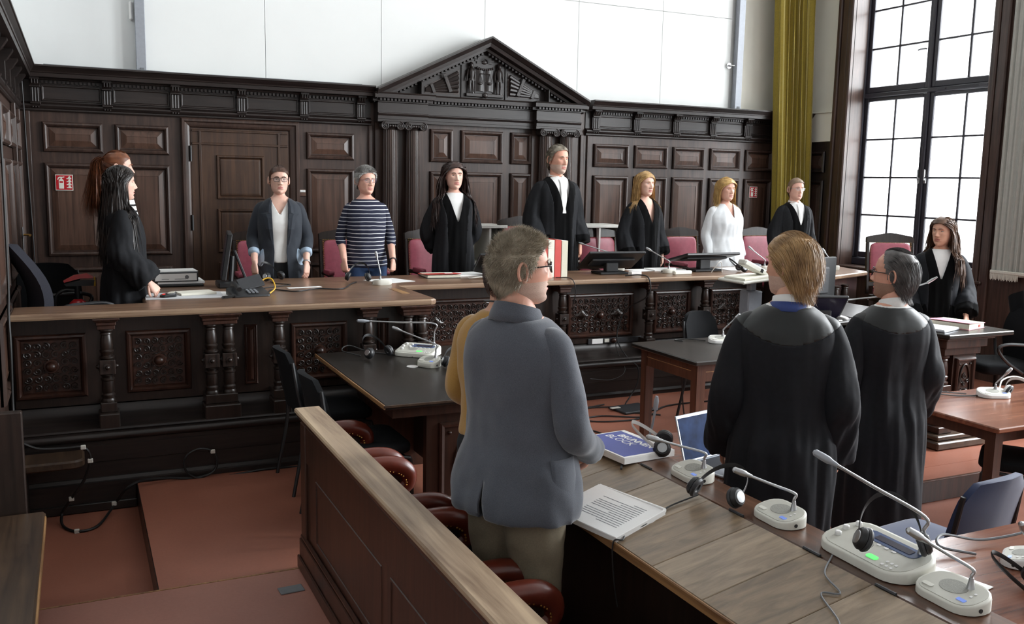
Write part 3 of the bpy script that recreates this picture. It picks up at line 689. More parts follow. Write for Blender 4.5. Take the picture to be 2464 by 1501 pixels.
def baluster_mesh():
    b = MB()
    b.lathe([(0.042, 0.645), (0.043, 0.655), (0.036, 0.668), (0.040, 0.680), (0.040, 0.690), (0.032, 0.700), (0.037, 0.715), (0.034, 0.775), (0.040, 0.782), (0.040, 0.790), (0.030, 0.797), (0.041, 0.812), (0.034, 0.822)], seg=18)
    b.cbox((-0.045, -0.045, 0.818), (0.045, 0.045, 0.908), 0.004)
    b.lathe([(0.034, 0.905), (0.044, 0.918), (0.044, 0.926), (0.032, 0.934), (0.037, 0.948), (0.041, 0.955), (0.041, 0.962), (0.034, 0.970), (0.037, 0.985), (0.034, 1.030), (0.029, 1.058), (0.033, 1.062), (0.033, 1.068), (0.029, 1.074), (0.040, 1.085), (0.040, 1.096)], seg=18)
    return b
_BAL = None
def baluster(x, y, parent, off):
    global _BAL
    if _BAL is None:
        o = baluster_mesh().build('baluster', 'bench_wood', parent, smooth=True, angle=35)
        kk = []
        for dx, dy in ((0, -1), (1, 0), (-1, 0)):
            k = MB().lathe([(0.024, 0.0), (0.024, 0.004), (0.014, 0.005), (0.013, 0.012), (0.008, 0.018), (0.002, 0.020)], seg=12)
            k.xf(Matrix.Translation((dx*0.045, dy*0.045, 0.863)) @ Vector((0, 0, 1)).rotation_difference(Vector((dx, dy, 0))).to_matrix().to_4x4())
            kk.append(k.build('knob', 'bench_wood', o, smooth=True))
        _BAL = (o, kk)
        o.location = (x-off[0], y-off[1], -off[2]); return o
    o = _BAL[0].copy(); COL.objects.link(o); o.parent = parent; o.location = (x-off[0], y-off[1], -off[2])
    for k in _BAL[1]:
        kk = k.copy(); COL.objects.link(kk); kk.parent = o
    return o
def bench_front(root, off, x0, x1, yf, panels, narrow, bals, zlow=ZU, foot=0.09):
    def fn(u, v, h): return (u, yf+0.15-h, v)
    B = lambda mb, n, m, p=root, **k: mb.build(n, m, p, off=off, **k)
    B(MB().box((x0, yf+0.15, 0.58), (x1, yf+0.19, 1.165)), 'front_board', 'bench_wood')
    cove = [(0.165, 0.612), (0.150, 0.612)]
    for k in range(9):
        a = PI/2*k/8; cove.append((0.15-0.20*(1-math.cos(a)), 0.605-0.10*math.sin(a)))
    cove += [(-0.055, 0.502), (-0.065, 0.494), (-0.060, 0.486), (-0.075, 0.484), (0.165, 0.484)]
    B(MB().prism(cove, lambda u, v, d: (d, yf+u, v), x0, x1), 'cove', 'bench_wood_h', smooth=True, angle=50)
    B(MB().prism([(0.165, 0.483), (-0.078, 0.483), (-0.092, 0.474), (-0.096, 0.455), (-0.086, 0.438), (-0.066, 0.430), (0.165, 0.430)], lambda u, v, d: (d, yf+u, v), x0, x1), 'torus_moulding', 'bench_wood_h', smooth=True, angle=50)
    B(MB().box((x0, yf-0.062, zlow), (x1, yf+0.165, 0.429)), 'base_board', 'bench_wood_h')
    for z in (0.300,): B(MB().cbox((x0, yf-0.066, z), (x1, yf-0.06, z+0.105), 0.003), 'base_fillet', 'bench_wood_h')
    B(MB().prism([(-0.05, ZU+0.058), (-0.070, ZU+0.055), (-0.078, ZU+0.036), (-foot, ZU+0.030), (-foot, ZU+0.002), (-0.05, ZU+0.002)], lambda u, v, d: (d, yf+u, v), x0, x1), 'skirting', 'bench_wood_h')
    for u0, u1, bosses in panels:
        f_ = B(MB().rings_rect(fn, u0, u1, 0.667, 1.060, [(0, 0), (0, 0.016), (0.008, 0.026), (0.020, 0.030), (0.030, 0.018), (0.036, 0.002), (0.040, 0.004)]), 'panel_frame', 'bench_red')
        mb0 = MB(); c0 = lambda u, v, h: (u-off[0], yf+0.146-h-off[1], v-off[2])
        carved(c0, u0+0.046, u1-0.046, 0.713, 1.014, f_, bosses)
    for u0, u1 in narrow:
        B(MB().rings_rect(fn, u0, u1, 0.667, 1.064, [(0, 0), (0, 0.012), (0.008, 0.018), (0.014, 0.004), (0.018, 0.003), (0.036, 0.020)]), 'narrow_panel', 'bench_red')
    for xs in bals:
        a, b = min(xs), max(xs)
        B(MB().cbox((a-0.05, yf-0.005, 1.096), (b+0.05, yf+0.16, 1.120), 0.003).cbox((a-0.056, yf-0.012, 1.121), (b+0.056, yf+0.16, 1.142), 0.004).cbox((a-0.066, yf-0.022, 1.143), (b+0.066, yf+0.16, 1.152), 0.004).cbox((a-0.076, yf-0.030, 1.153), (b+0.076, yf+0.16, 1.165), 0.003), 'bracket', 'bench_red')
        B(MB().cbox((a-0.046, yf-0.005, 0.586), (b+0.046, yf+0.16, 0.645), 0.004).cbox((a-0.058, yf-0.056, 0.484), (b+0.058, yf+0.12, 0.586), 0.006), 'pedestal', 'bench_wood')
        for x in xs: baluster(x, yf+0.045, root, off)
_o = (0.9, 6.0, 0.0)
wing = thing('bench_wing', 'dark carved front of the left wing of the judges\' bench, with turned balusters', 'bench', _o)
bench_front(wing, _o, XL+0.04, 2.19, 5.97, [(-0.376, 0.016, [(-0.18, 'round')]), (0.239, 0.622, [(0.431, 'round')]), (1.257, 1.642, [(1.452, 'round')])], [(0.957, 1.040), (1.860, 1.943)],
            [(0.127,), (0.735, 0.842), (1.162,), (1.764,), (2.050, 2.150)])
# lower plinth towards the sunken floor at left
MB().cbox((XL+0.04, 5.895, 0.003), (0.260, 6.1, 0.16), 0.004).build('base_board', 'bench_wood_h', wing, off=_o)
MB().cbox((XL+0.04, 5.875, 0.003), (0.260, 5.90, 0.055), 0.004).build('skirting', 'bench_wood_h', wing, off=_o)
# right-hand end of the wing, its return towards the centre
MB().box((2.15, 6.13, 0.16), (2.19, 6.97, 1.165)).build('return_board', 'bench_wood', wing, off=_o)
baluster(2.150, 6.115, wing, _o)
_o = (4.2, 6.85, 0.0)
mid = thing('judges_bench', 'dark carved centre front of the judges\' bench, with scrollwork panels and pyramid bosses', 'bench', _o)
bench_front(mid, _o, 2.195, 6.0, 6.85, [(2.46, 3.50, [(2.98, 'round'), (2.62, 'pyr'), (3.34, 'pyr')]), (3.842, 4.520, [(4.175, 'round'), (3.99, 'pyr'), (4.355, 'pyr')]), (4.745, 5.150, [(4.94, 'round')]), (5.371, 5.98, [(5.72, 'round'), (5.53, 'pyr'), (5.90, 'pyr')])], [],
            [(3.742,), (4.633,), (5.243,)], foot=0.06)
# socket plate low on the centre front
sp = MB().cbox((4.06, 6.985, 0.602), (4.62, 6.9985, 0.652), 0.003).build('socket_plate', 'dark_plastic', mid, off=_o)
MB().cbox((4.10, 6.982, 0.606), (4.21, 6.986, 0.650), 0.001).build('paper_label', 'paper', sp, off=_o)
MB().cbox((4.225, 6.976, 0.614), (4.275, 6.986, 0.646), 0.002).build('socket', 'light_plastic', sp, off=_o)
MB().sphere((4.32, 6.975, 0.628), 0.024, 12, 8).build('knob', 'bench_red', sp, smooth=True, off=_o)
# right wing, turned towards the window
_o = (6.6, 6.6, 0.0)
rw = thing('bench_wing', 'dark front of the right wing of the judges\' bench, behind the blond lawyer\'s head', 'bench', _o)
def wallseg(p, q, name, m, z0, z1, th=0.05):
    p, q = Vector(p), Vector(q); d = (q-p).normalized(); n = Vector((-d.y, d.x))
    mb = MB().prism([p, q, q+n*th, p+n*th], lambda u, v, w: (u, v, w), z0, z1); return mb.build(name, m, rw, off=_o)
pts = [(6.005, 6.98), (6.15, 6.50), (6.78, 6.76), (7.12, 6.89)]
for a, b in zip(pts[:-1], pts[1:]):
    wallseg(a, b, 'front_board', 'bench_wood', ZU, 1.165)
    wallseg((a[0], a[1]-0.06), (b[0], b[1]-0.06), 'skirting', 'bench_wood_h', ZU, 0.43, 0.07)
for x, y in ((6.17, 6.44), (6.36, 6.515), (6.55, 6.595), (6.74, 6.67)): baluster(x, y, rw, _o)
MB().prism([(6.10, 6.42), (6.78, 6.69), (6.75, 6.76), (6.08, 6.49)], lambda u, v, w: (u, v, w), 1.097, 1.165).build('bracket', 'bench_red', rw, off=_o)
MB().prism([(6.10, 6.40), (6.80, 6.67), (6.76, 6.76), (6.08, 6.49)], lambda u, v, w: (u, v, w), 0.45, 0.645).build('pedestal', 'bench_wood', rw, off=_o)
# worktop, one continuous thing
_o = (2.5, 6.7, ZT)
wt = thing('bench_worktop', 'long brown wooden worktop running along the whole judges\' bench', 'worktop', _o)
POLY = [(XL+0.04, 5.955), (2.20, 5.955), (2.245, 5.99), (2.245, 6.80), (5.93, 6.80), (6.06, 6.36), (6.69, 6.60), (7.12, 6.76), (7.30, 7.55), (0.37, 7.55), (0.37, 6.30), (XL+0.04, 6.30)]
def inset(poly, d):
    n = len(poly); out = []
    for i in range(n):
        p0, p1, p2 = Vector(poly[i-1]), Vector(poly[i]), Vector(poly[(i+1) % n])
        e1, e2 = (p1-p0).normalized(), (p2-p1).normalized(); n1, n2 = Vector((-e1.y, e1.x)), Vector((-e2.y, e2.x))
        k = n1+n2; k = k/max(0.3, k.dot(n1)); out.append(p1+k*d)
    return out
R = []
for d, z in ((0.03, -0.042), (0.004, -0.040), (0.0, -0.030), (0.0, -0.012), (0.006, -0.004), (0.012, -0.0015)):
    R.append([(p.x, p.y, ZT+z) for p in inset(POLY, d)])
ed = MB().loft(R, cap=False)
ed.build('moulded_edge', 'worktop_edge', wt, off=_o)
MB().prism([(p.x, p.y) for p in inset(POLY, 0.011)], lambda u, v, w: (u, v, w), ZT-0.038, ZT).build('top_board', 'worktop', wt, off=_o)
MB().box((2.10, 6.30, ZT), (2.16, 6.62, ZT+0.0015)).build('cable_slot', 'edge_worn', wt, off=_o)
# clerk's desk at the right, with one turned leg and an oval carved panel
_o = (6.0, 4.8, ZU)
ZC = 1.0
ck = thing('clerk_desk', 'dark carved end of the desk at right carrying the pink folder', 'desk', _o)
B = lambda mb, n, m, p=ck, **k: mb.build(n, m, p, off=_o, **k)
B(MB().cbox((5.575, 4.50, ZC-0.032), (6.26, 6.2, ZC), 0.006), 'top_board', 'black_top')
B(MB().cbox((5.595, 4.53, ZC-0.050), (6.10, 6.2, ZC-0.033), 0.004), 'edge_moulding', 'bench_red')
B(MB().cbox((5.625, 4.56, ZC-0.115), (6.06, 6.2, ZC-0.051), 0.005), 'upper_rail', 'bench_red')
B(MB().cbox((5.65, 4.59, ZC-0.17), (6.03, 6.2, ZC-0.116), 0.003), 'lower_rail', 'bench_red')
B(MB().box((5.78, 4.62, ZU+0.10), (6.02, 6.15, ZC-0.171)), 'end_board', 'bench_red')
B(MB().box((5.70, 4.72, ZU+0.10), (5.74, 6.15, ZC-0.171)), 'side_board', 'bench_wood')
def fnC(u, v, h): return (u, 4.62-h, v)
pf = B(MB().rings_rect(fnC, 5.805, 6.005, 0.30, 0.80, [(0, 0), (0, 0.016), (0.01, 0.026), (0.022, 0.020), (0.028, 0.004), (0.032, 0.004)]), 'panel_frame', 'bench_red')
cu, cv = 5.905, 0.55
ov = MB(); pts = [fnC(cu+0.062*math.cos(2*PI*k/40), cv+0.185*math.sin(2*PI*k/40)*(1+0.08*math.sin(2*PI*k/40)), 0.010) for k in range(41)]
ov.tube(pts, 0.006, 6); ov.build('oval_moulding', 'bench_wood', pf, smooth=True, off=_o)
cvm = MB()
for (a, b, r, h) in [(0, 0.11, 0.024, 1), (0.03, 0.075, 0.018, -1), (-0.03, 0.075, 0.018, 1), (0, 0.05, 0.014, 1), (0.034, 0.0, 0.017, 1), (-0.034, 0.0, 0.017, -1), (0.03, -0.07, 0.019, 1), (-0.03, -0.07, 0.019, -1), (0, -0.12, 0.022, 1)]:
    spiral(cvm, fnC, cu+a, cv+b, r, 1.2, h, 0.005, h0=0.007)
cvm.build('carving', 'carving', pf, smooth=True, kind='stuff', off=_o)
B(MB().sphere(fnC(cu, cv, 0.02), 0.020, 12, 8), 'boss', 'bench_wood', pf, smooth=True)
for dx in (-0.055, 0.055):
    for dz in (0.20, -0.20): B(MB().sphere(fnC(cu+dx, cv+dz, 0.006), 0.010, 8, 6), 'stud', 'bench_wood', pf, smooth=True)
leg = baluster_mesh(); leg.xf(Matrix.Translation((5.70, 4.645, 0.26)) @ Matrix.Diagonal((1.05, 1.05, 1, 1)) @ Matrix.Translation((0, 0, -0.53)))
leg = MB(); 
for src_z, dst in ((0, 0),):
    t = baluster_mesh(); t.v = [(5.70+p[0]*1.15, 4.645+p[1]*1.15, 0.30+(p[2]-0.645)*(0.525/0.451)) for p in t.v]; leg.add(t.v, t.f)
B(leg, 'turned_leg', 'bench_red', smooth=True, angle=35)
for dx, dy in ((0, -1), (-1, 0)): B(MB().sphere((5.70+dx*0.06, 4.645+dy*0.06, 0.553), 0.016, 10, 8), 'knob', 'bench_red', smooth=True)
B(MB().cbox((5.63, 4.57, ZU+0.10), (5.77, 4.72, 0.30), 0.005), 'leg_block', 'bench_red')
B(MB().cbox((5.55, 4.50, ZU+0.002), (6.06, 6.2, ZU+0.06), 0.01).cbox((5.58, 4.53, ZU+0.061), (6.04, 6.18, ZU+0.099), 0.008), 'plinth', 'worn_wood')
# ================================================================== FURNITURE
def pad_mesh(w, d, t, bulge=0.3, n=8, exp=4.0):
    """soft rounded cushion, lying in xy, thickness t along z"""
    mb = MB(); R = []
    for k in range(-n//2, n//2+1):
        a = k/(n/2); z = t/2*math.copysign(abs(math.sin(a*PI/2))**0.8, a); sc_ = max(0.02, (1-abs(math.sin(a*PI/2))**exp*0.16)) if abs(k) < n//2 else 0.55
        ring = []
        for i in range(28):
            b = 2*PI*i/28; c, s_ = math.cos(b), math.sin(b); e = 0.28
            ring.append((w/2*sc_*math.copysign(abs(c)**e, c), d/2*sc_*math.copysign(abs(s_)**e, s_), z))
        R.append(ring)
    return mb.loft(R)
def make_red_chair():
    t = thing('judge_chair', 'x', 'chair')
    w = 0.25
    sh = [(-w, 1.02), (-w+0.03, 1.035), (-w*0.55, 1.048), (-w*0.28, 1.062), (0, 1.068), (w*0.28, 1.062), (w*0.55, 1.048), (w-0.03, 1.035), (w, 1.02), (w, 0.965), (-w, 0.965)]
    M_ = Matrix.Translation((0, 0.26, 0)) @ Matrix.Rotation(math.radians(-7), 4, 'X')
    top = MB().prism(sh, lambda u, v, d: (u, d, v), -0.02, 0.025).xf(M_).build('top_rail', 'bench_wood', t)
    for s_ in (-1, 1):
        MB().cbox((s_*w-0.028 if s_ > 0 else -w, -0.02, 0.42), (w if s_ > 0 else -w+0.028, 0.025, 0.965), 0.004).xf(M_).build('back_post', 'bench_wood', t)
    MB().cbox((-w+0.02, -0.018, 0.50), (w-0.02, 0.02, 0.55), 0.004).xf(M_).build('lower_rail', 'bench_wood', t)
    pad = pad_mesh(2*w-0.066, 0.42, 0.05); pad.xf(M_ @ Matrix.Translation((0, -0.012, 0.755)) @ Matrix.Rotation(PI/2, 4, 'X')); pad.build('back_pad', 'red_leather', t, smooth=True, angle=60)
    st = MB()
    for k in range(26):
        x = -w+0.036+(2*w-0.072)*k/25
        for z in (0.548, 0.962): st.add(*_stud(M_ @ Vector((x, -0.030, z))))
    for k in range(1, 25):
        z = 0.548+0.414*k/25
        for s_ in (-1, 1): st.add(*_stud(M_ @ Vector((s_*(w-0.036), -0.030, z))))
    st.build('nail_trim', 'brass', t, kind='stuff')
    MB().cbox((-w, -0.24, 0.36), (w, 0.24, 0.42), 0.008).build('seat_frame', 'bench_wood', t)
    p = pad_mesh(2*w-0.03, 0.46, 0.09); p.xf(Matrix.Translation((0, 0, 0.455))); p.build('seat_pad', 'red_leather', t, smooth=True, angle=60)
    for sx in (-1, 1):
        for y in (-0.215, 0.235):
            MB().loft([[(sx*(w-0.025)+a*r, y+b*r, z) for a, b in ((-1, -1), (1, -1), (1, 1), (-1, 1))] for z, r in ((0.0, 0.017), (0.20, 0.021), (0.36, 0.024))]).build('leg', 'bench_wood', t)
        ar = MB().tube(bez([(sx*(w-0.01), 0.25, 0.66), (sx*(w+0.005), 0.05, 0.67), (sx*(w+0.01), -0.16, 0.655), (sx*(w+0.01), -0.21, 0.62)], 12), 0.019, 8).tube([(sx*(w-0.005), -0.17, 0.42), (sx*(w+0.01), -0.18, 0.65)], 0.016, 8).build('arm', 'bench_wood', t, smooth=True)
        ap = pad_mesh(0.05, 0.24, 0.04); ap.xf(Matrix.Translation((sx*(w+0.005), -0.02, 0.692))); ap.build('arm_pad', 'red_leather', ar, smooth=True)
    return t
def _stud(c, r=0.0055):
    return ([(c[0]-r, c[1], c[2]), (c[0], c[1], c[2]-r), (c[0]+r, c[1], c[2]), (c[0], c[1], c[2]+r), (c[0], c[1]-0.005, c[2])], [(0, 1, 4), (1, 2, 4), (2, 3, 4), (3, 0, 4)])
rc = make_red_chair()
def _rc(px, py, z=ZP, cy=8.10): return (float(ony(px, py, cy+.29)[0])+.25, cy, z)
RC = [(_rc(562, 574), 0.0, 'red leather judge\'s chair directly behind the woman in the dark blazer'),
      (_rc(772, 571), 0.0, 'red leather judge\'s chair behind the woman in the striped top'),
      (_rc(983, 563), 0.05, 'red leather judge\'s chair behind the long-haired woman in a robe'),
      (_rc(1208, 525, ZP+.12, 8.06), 0.0, 'tallest red leather judge\'s chair, behind the tall man in a robe'),
      (_rc(1394, 557), 0.0, 'red leather judge\'s chair between the tall judge and the blonde judge, fully in view'),
      (_rc(1600, 558), 0.0, 'red leather judge\'s chair to the left of the woman in the white blouse'),
      (_rc(1790, 554), 0.0, 'red leather judge\'s chair to the right of the woman in the white blouse'),
      ((7.66, 6.80, ZP), -0.42, 'red leather judge\'s chair in front of the window, turned sideways')]
for i, (l, r, lab) in enumerate(RC):
    if i == 0: o = rc; o.location = l; o.rotation_euler = (0, 0, r); o['label'] = lab; o['group'] = 'red judges\' chairs'
    else: o = dup(rc, l, r, lab, 'red judges\' chairs')
    if i == 3:
        s_ = MB().cbox((-0.30, -0.30, -0.12), (0.30, 0.32, -0.001), 0.008).build('footing', 'bench_wood', o)

def make_stack_chair(fab, frame='black_plastic'):
    """upholstered visitor chair, front towards -y"""
    t = thing('visitor_chair', 'x', 'chair')
    n = 11; R = []
    for k in range(n):                                   # curved back pad
        v = k/(n-1); z = 0.50+0.36*v; w = 0.225-0.03*abs(v-0.4)**2*2.2-(0.05*max(0, v-0.82)/0.18 if v > 0.82 else 0)
        y0 = 0.20+0.05*v+0.03*v*v; ring = []
        for i in range(13): u = -1+2*i/12; ring.append((w*u, y0-0.045*(1-u*u)*-1*0.6-0.02, z-0.012*u*u*v))
        for i in range(12, -1, -1): u = -1+2*i/12; ring.append((w*u*1.0, y0+0.045*(1-u*u)*0.6+0.022-0.012*abs(u), z-0.012*u*u*v))
        R.append(ring)
    MB().loft(R).build('backrest', fab, t, smooth=True, angle=60)
    p = pad_mesh(0.46, 0.43, 0.065); p.xf(Matrix.Translation((0, -0.02, 0.455))); p.build('seat', fab, t, smooth=True, angle=60)
    for sx in (-1, 1):
        MB().tube(bez([(sx*0.245, -0.22, 0.0), (sx*0.245, -0.21, 0.36), (sx*0.243, -0.18, 0.415), (sx*0.24, 0.0, 0.415), (sx*0.24, 0.16, 0.41)], 20), 0.011, 8).build('leg', frame, t, smooth=True)
        MB().tube(bez([(sx*0.245, 0.27, 0.0), (sx*0.235, 0.20, 0.40), (sx*0.225, 0.235, 0.62), (sx*0.215, 0.26, 0.80)], 16), 0.011, 8).build('leg', frame, t, smooth=True)
    MB().tube([(-0.24, 0.15, 0.405), (0.24, 0.15, 0.405)], 0.009, 8).build('stretcher', frame, t, smooth=True)
    MB().tube([(-0.243, -0.19, 0.405), (0.243, -0.19, 0.405)], 0.009, 8).build('stretcher', frame, t, smooth=True)
    return t
vc = make_stack_chair('black_fabric'); vc.location = (1.36, 5.52, ZU); vc.rotation_euler = (0, 0, PI/2); vc['label'] = 'black visitor chair at the black table, the one nearer the judges\' bench'; vc['group'] = 'black visitor chairs'
dup(vc, (1.34, 4.74, ZU), PI/2, 'black visitor chair at the black table, the one nearer the wooden rail', 'black visitor chairs')
dup(vc, (4.62, 5.78, ZU), 0.35, 'black visitor chair pushed under the small table in the middle of the room', 'black visitor chairs')
dup(vc, (4.98, 3.44, 0.0), math.radians(215), 'black visitor chair pushed under the reddish table at right', 'black visitor chairs')
bc = make_stack_chair('blue_fabric'); bc.location = (3.36, 2.72, 0.0); bc.rotation_euler = (0, 0, PI+0.12); bc['label'] = 'dark blue upholstered chair at the lower right, behind the bearded lawyer'

def make_office_chair(fab_back, fab_seat):
    t = thing('office_chair', 'x', 'chair')
    n = 12; R = []
    for k in range(n):
        v = k/(n-1); z = 0.52+0.56*v; w = 0.21+0.025*math.sin(PI*v)-(0.07*((v-0.75)/0.25)**2 if v > 0.75 else 0); y0 = 0.20+0.16*v*v+0.02*math.cos(v*6); ring = []
        for i in range(13): u = -1+2*i/12; ring.append((w*u, y0-0.025+0.03*u*u*-1, z))
        for i in range(12, -1, -1): u = -1+2*i/12; ring.append((w*u, y0+0.045-0.045*u*u, z))
        R.append(ring)
    MB().loft(R).build('backrest', fab_back, t, smooth=True, angle=60)
    p = pad_mesh(0.47, 0.47, 0.09); p.xf(Matrix.Translation((0, -0.02, 0.49))); p.build('seat', fab_seat, t, smooth=True, angle=60)
    for sx in (-1, 1):
        MB().tube(bez([(sx*0.24, 0.13, 0.48), (sx*0.28, 0.13, 0.60), (sx*0.285, 0.11, 0.685), (sx*0.285, 0.0, 0.70), (sx*0.285, -0.14, 0.70), (sx*0.285, -0.19, 0.66), (sx*0.27, -0.10, 0.56), (sx*0.24, 0.05, 0.47)], 32), 0.013, 8).build('arm', 'black_plastic', t, smooth=True)
    MB().tube([(0, 0, 0.07), (0, 0, 0.45)], 0.028, 12).build('column', 'black_plastic', t, smooth=True)
    for k in range(5):
        a = 2*PI*k/5+0.3; l = MB().tube([(0, 0, 0.10), (0.28*math.cos(a), 0.28*math.sin(a), 0.065)], [0.026, 0.016], 8).build('leg', 'black_plastic', t, smooth=True)
        MB().sphere((0.28*math.cos(a), 0.28*math.sin(a), 0.028), 0.028, 10, 8).build('castor', 'black_plastic', l, smooth=True)
    return t
oc = make_office_chair('grey_fabric', 'black_fabric'); oc.location = (-0.055, 6.66, ZP); oc.rotation_euler = (0, 0, PI/2+0.22); oc['label'] = 'grey-backed office chair standing at the left end of the bench'
dup(vc, (-0.13, 7.36, ZP), 0.35, 'black visitor chair against the back panelling, behind the grey-backed office chair', 'black visitor chairs')
oc3 = make_office_chair('black_fabric', 'black_fabric'); oc3.location = (6.66, 4.90, ZU); oc3.rotation_euler = (0, 0, -PI*0.62); oc3['label'] = 'black office chair at the far right with a coat thrown over it'

# ---------------------------------------------------------------- rail of the dock and its leather armchairs
_o = (0.95, 2.6, ZU)
rail = thing('dock_rail', 'long dark wooden partition with a worn pale top, across the foreground', 'partition', _o)
B = lambda mb, n, m, p=rail, **k: mb.build(n, m, p, off=_o, **k)
Y0, Y1 = 0.6, 4.285
B(MB().cbox((0.893, Y0, 0.915), (1.016, Y1, 0.940), 0.006), 'cap', 'rail_top')
B(MB().prism([(0.900, 0.914), (0.902, 0.902), (0.910, 0.896), (0.914, 0.884), (0.925, 0.878), (0.990, 0.878), (1.000, 0.884), (1.006, 0.896), (1.010, 0.902), (1.010, 0.914)], lambda u, v, d: (u, d, v), Y0, Y1-0.012), 'cap_moulding', 'rail_wood')
B(MB().box((0.928, Y0, ZU+0.002), (0.985, Y1-0.03, 0.879)), 'board', 'rail_wood')
B(MB().cbox((0.915, Y1-0.12, ZU+0.002), (0.995, Y1-0.022, 0.878), 0.005), 'end_post', 'rail_wood')
B(MB().cbox((0.918, Y0, 0.70), (0.930, Y1-0.12, 0.878), 0.004), 'top_stile', 'rail_wood')
B(MB().cbox((0.906, Y0, ZU+0.002), (0.928, Y1-0.015, 0.30), 0.004).cbox((0.910, Y0, 0.301), (0.930, Y1-0.02, 0.325), 0.008).cbox((0.896, Y0, ZU+0.002), (0.907, Y1-0.01, 0.215), 0.004), 'plinth', 'rail_wood')
for ya, yb in ((3.0, 4.0), (1.9, 2.9), (0.8, 1.8)):
    B(MB().rings_rect(lambda u, v, h: (0.928-h, u, v), ya, yb, 0.36, 0.66, [(0, 0), (0.002, 0.004), (0.010, 0.004), (0.012, -0.001)]), 'panel', 'rail_wood')
def make_leather_chair():
    t = thing('leather_armchair', 'x', 'chair')        # front towards -y
    w = 0.27
    b = MB(); R = []
    for k in range(19):
        x = -w+0.03+(2*w-0.06)*k/18; ring = []
        for i in range(16):
            a = 2*PI*i/16; ring.append((x, 0.10+0.045*math.cos(a), 0.615+0.035*math.sin(a)))
        R.append(ring)
    b.loft(R); b.build('back_roll', 'brown_leather', t, smooth=True)
    pd = pad_mesh(2*w-0.06, 0.34, 0.075); pd.xf(Matrix.Translation((0, 0.085, 0.44)) @ Matrix.Rotation(PI/2, 4, 'X')); pd.build('backrest', 'brown_leather', t, smooth=True, angle=60)
    se = pad_mesh(2*w-0.05, 0.30, 0.09); se.xf(Matrix.Translation((0, -0.05, 0.37))); se.build('seat', 'brown_leather', t, smooth=True, angle=60)
    for sx in (-1, 1):
        a = MB(); R = []
        pth = bez([(sx*w, 0.12, 0.575), (sx*w, 0.03, 0.575), (sx*w, -0.06, 0.572), (sx*w, -0.12, 0.555), (sx*w, -0.155, 0.52), (sx*w, -0.150, 0.475), (sx*w, -0.115, 0.455)], 28)
        a.tube(pth, [0.034+0.010*math.sin(PI*k/(len(pth)-1)) for k in range(len(pth))], 14); ar = a.build('arm_pad', 'brown_leather', t, smooth=True)
        MB().prism([(-0.12, 0.45), (0.11, 0.45), (0.11, 0.55), (-0.05, 0.555), (-0.12, 0.52)], lambda u, v, d: (sx*w+d, u, v), -0.018, 0.018).build('arm_panel', 'bench_wood', ar)
        sd = MB()
        for k in range(14):
            q = pth[4+k*(len(pth)-6)//14]
            for s2 in (-1, 1): sd.sphere((sx*w+s2*0.034, q[1]+0.02, q[2]-0.018), 0.005, 6, 4)
        sd.build('nail_trim', 'brass', ar, kind='stuff')
        MB().tube([(sx*(w-0.02), -0.10, 0.0), (sx*(w-0.01), -0.10, 0.46)], [0.020, 0.024], 8).build('leg', 'bench_wood', t)
        MB().tube([(sx*(w-0.02), 0.11, 0.0), (sx*(w-0.02), 0.11, 0.58)], 0.021, 8).build('leg', 'bench_wood', t)
    MB().cbox((-w+0.02, -0.16, 0.28), (w-0.02, 0.13, 0.33), 0.006).build('seat_frame', 'bench_wood', t)
    return t
lc = make_leather_chair()
for i, (y, lab) in enumerate(((2.95, 'brown leather armchair in the dock behind the man in the grey jacket'), (3.67, 'brown leather armchair in the dock, farther from the camera'), (4.36, 'brown leather armchair at the far end of the dock rail, mostly hidden'), (2.23, 'brown leather armchair in the dock nearest the camera'))):
    o = lc if i == 0 else dup(lc, (0, 0, 0))
    o.location = (1.185, y-0.01, ZU); o.rotation_euler = (0, 0, PI/2); o['label'] = lab; o['group'] = 'leather armchairs in the dock'
# ---------------------------------------------------------------- sloping desk of the dock
_o = (1.8, 2.2, ZU)
desk = thing('dock_desk', 'long sloping wooden desk with plank lids, in the right foreground', 'desk', _o)
B = lambda mb, n, m, p=desk, **k: mb.build(n, m, p, off=_o, **k)
DY0, DY1 = 0.75, 3.335
XA, ZA, XB, ZB = 1.545, 0.862, 1.943, 0.942
XO = 2.105
B(MB().box((1.68, DY0+0.02, ZU+0.002), (1.70, DY1-0.03, 0.84)), 'front_board', 'bench_wood')
B(MB().box((2.06, DY0+0.02, 0.003), (2.08, DY1-0.03, 0.90)), 'back_board', 'rail_wood')
for y in (DY0+0.02, 2.0, DY1-0.05): B(MB().box((1.70, y, ZU+0.002), (2.06, y+0.025, 0.87)), 'side_board', 'bench_wood')
pl = [DY1]; k = 0
for w in (0.20, 0.165, 0.235, 0.26, 0.24, 0.25, 0.24, 0.26, 0.24, 0.25, 0.23): 
    if pl[-1]-w > DY0: pl.append(pl[-1]-w)
pl.append(DY0)
for k, (a, b) in enumerate(zip(pl[:-1], pl[1:])):
    mb = MB().cbox((0.004, b+0.0012, -0.022), (math.hypot(XB-XA, ZB-ZA)-0.002, a-0.0012, 0.0), 0.002)
    mb.xf(Matrix.Translation((XA, 0, ZA)) @ Matrix.Rotation(-math.atan2(ZB-ZA, XB-XA), 4, 'Y'))
    B(mb, 'plank', 'plank' if k % 2 else 'plank_b')
B(MB().cbox((XA-0.006, DY0, ZA-0.030), (XA+0.004, DY1, ZA+0.001), 0.003), 'lip', 'edge_worn')
B(MB().cbox((XB+0.001, DY0, ZB-0.03), (XO, DY1, ZB), 0.004), 'flat_strip', 'desk_strip')
for y in (3.16, 2.87, 2.33, 1.98, 1.70, 1.35): B(MB().tube([(XB, y-0.035, ZB+0.003), (XB, y+0.035, ZB+0.003)], 0.005, 6), 'hinge', 'dark_plastic')
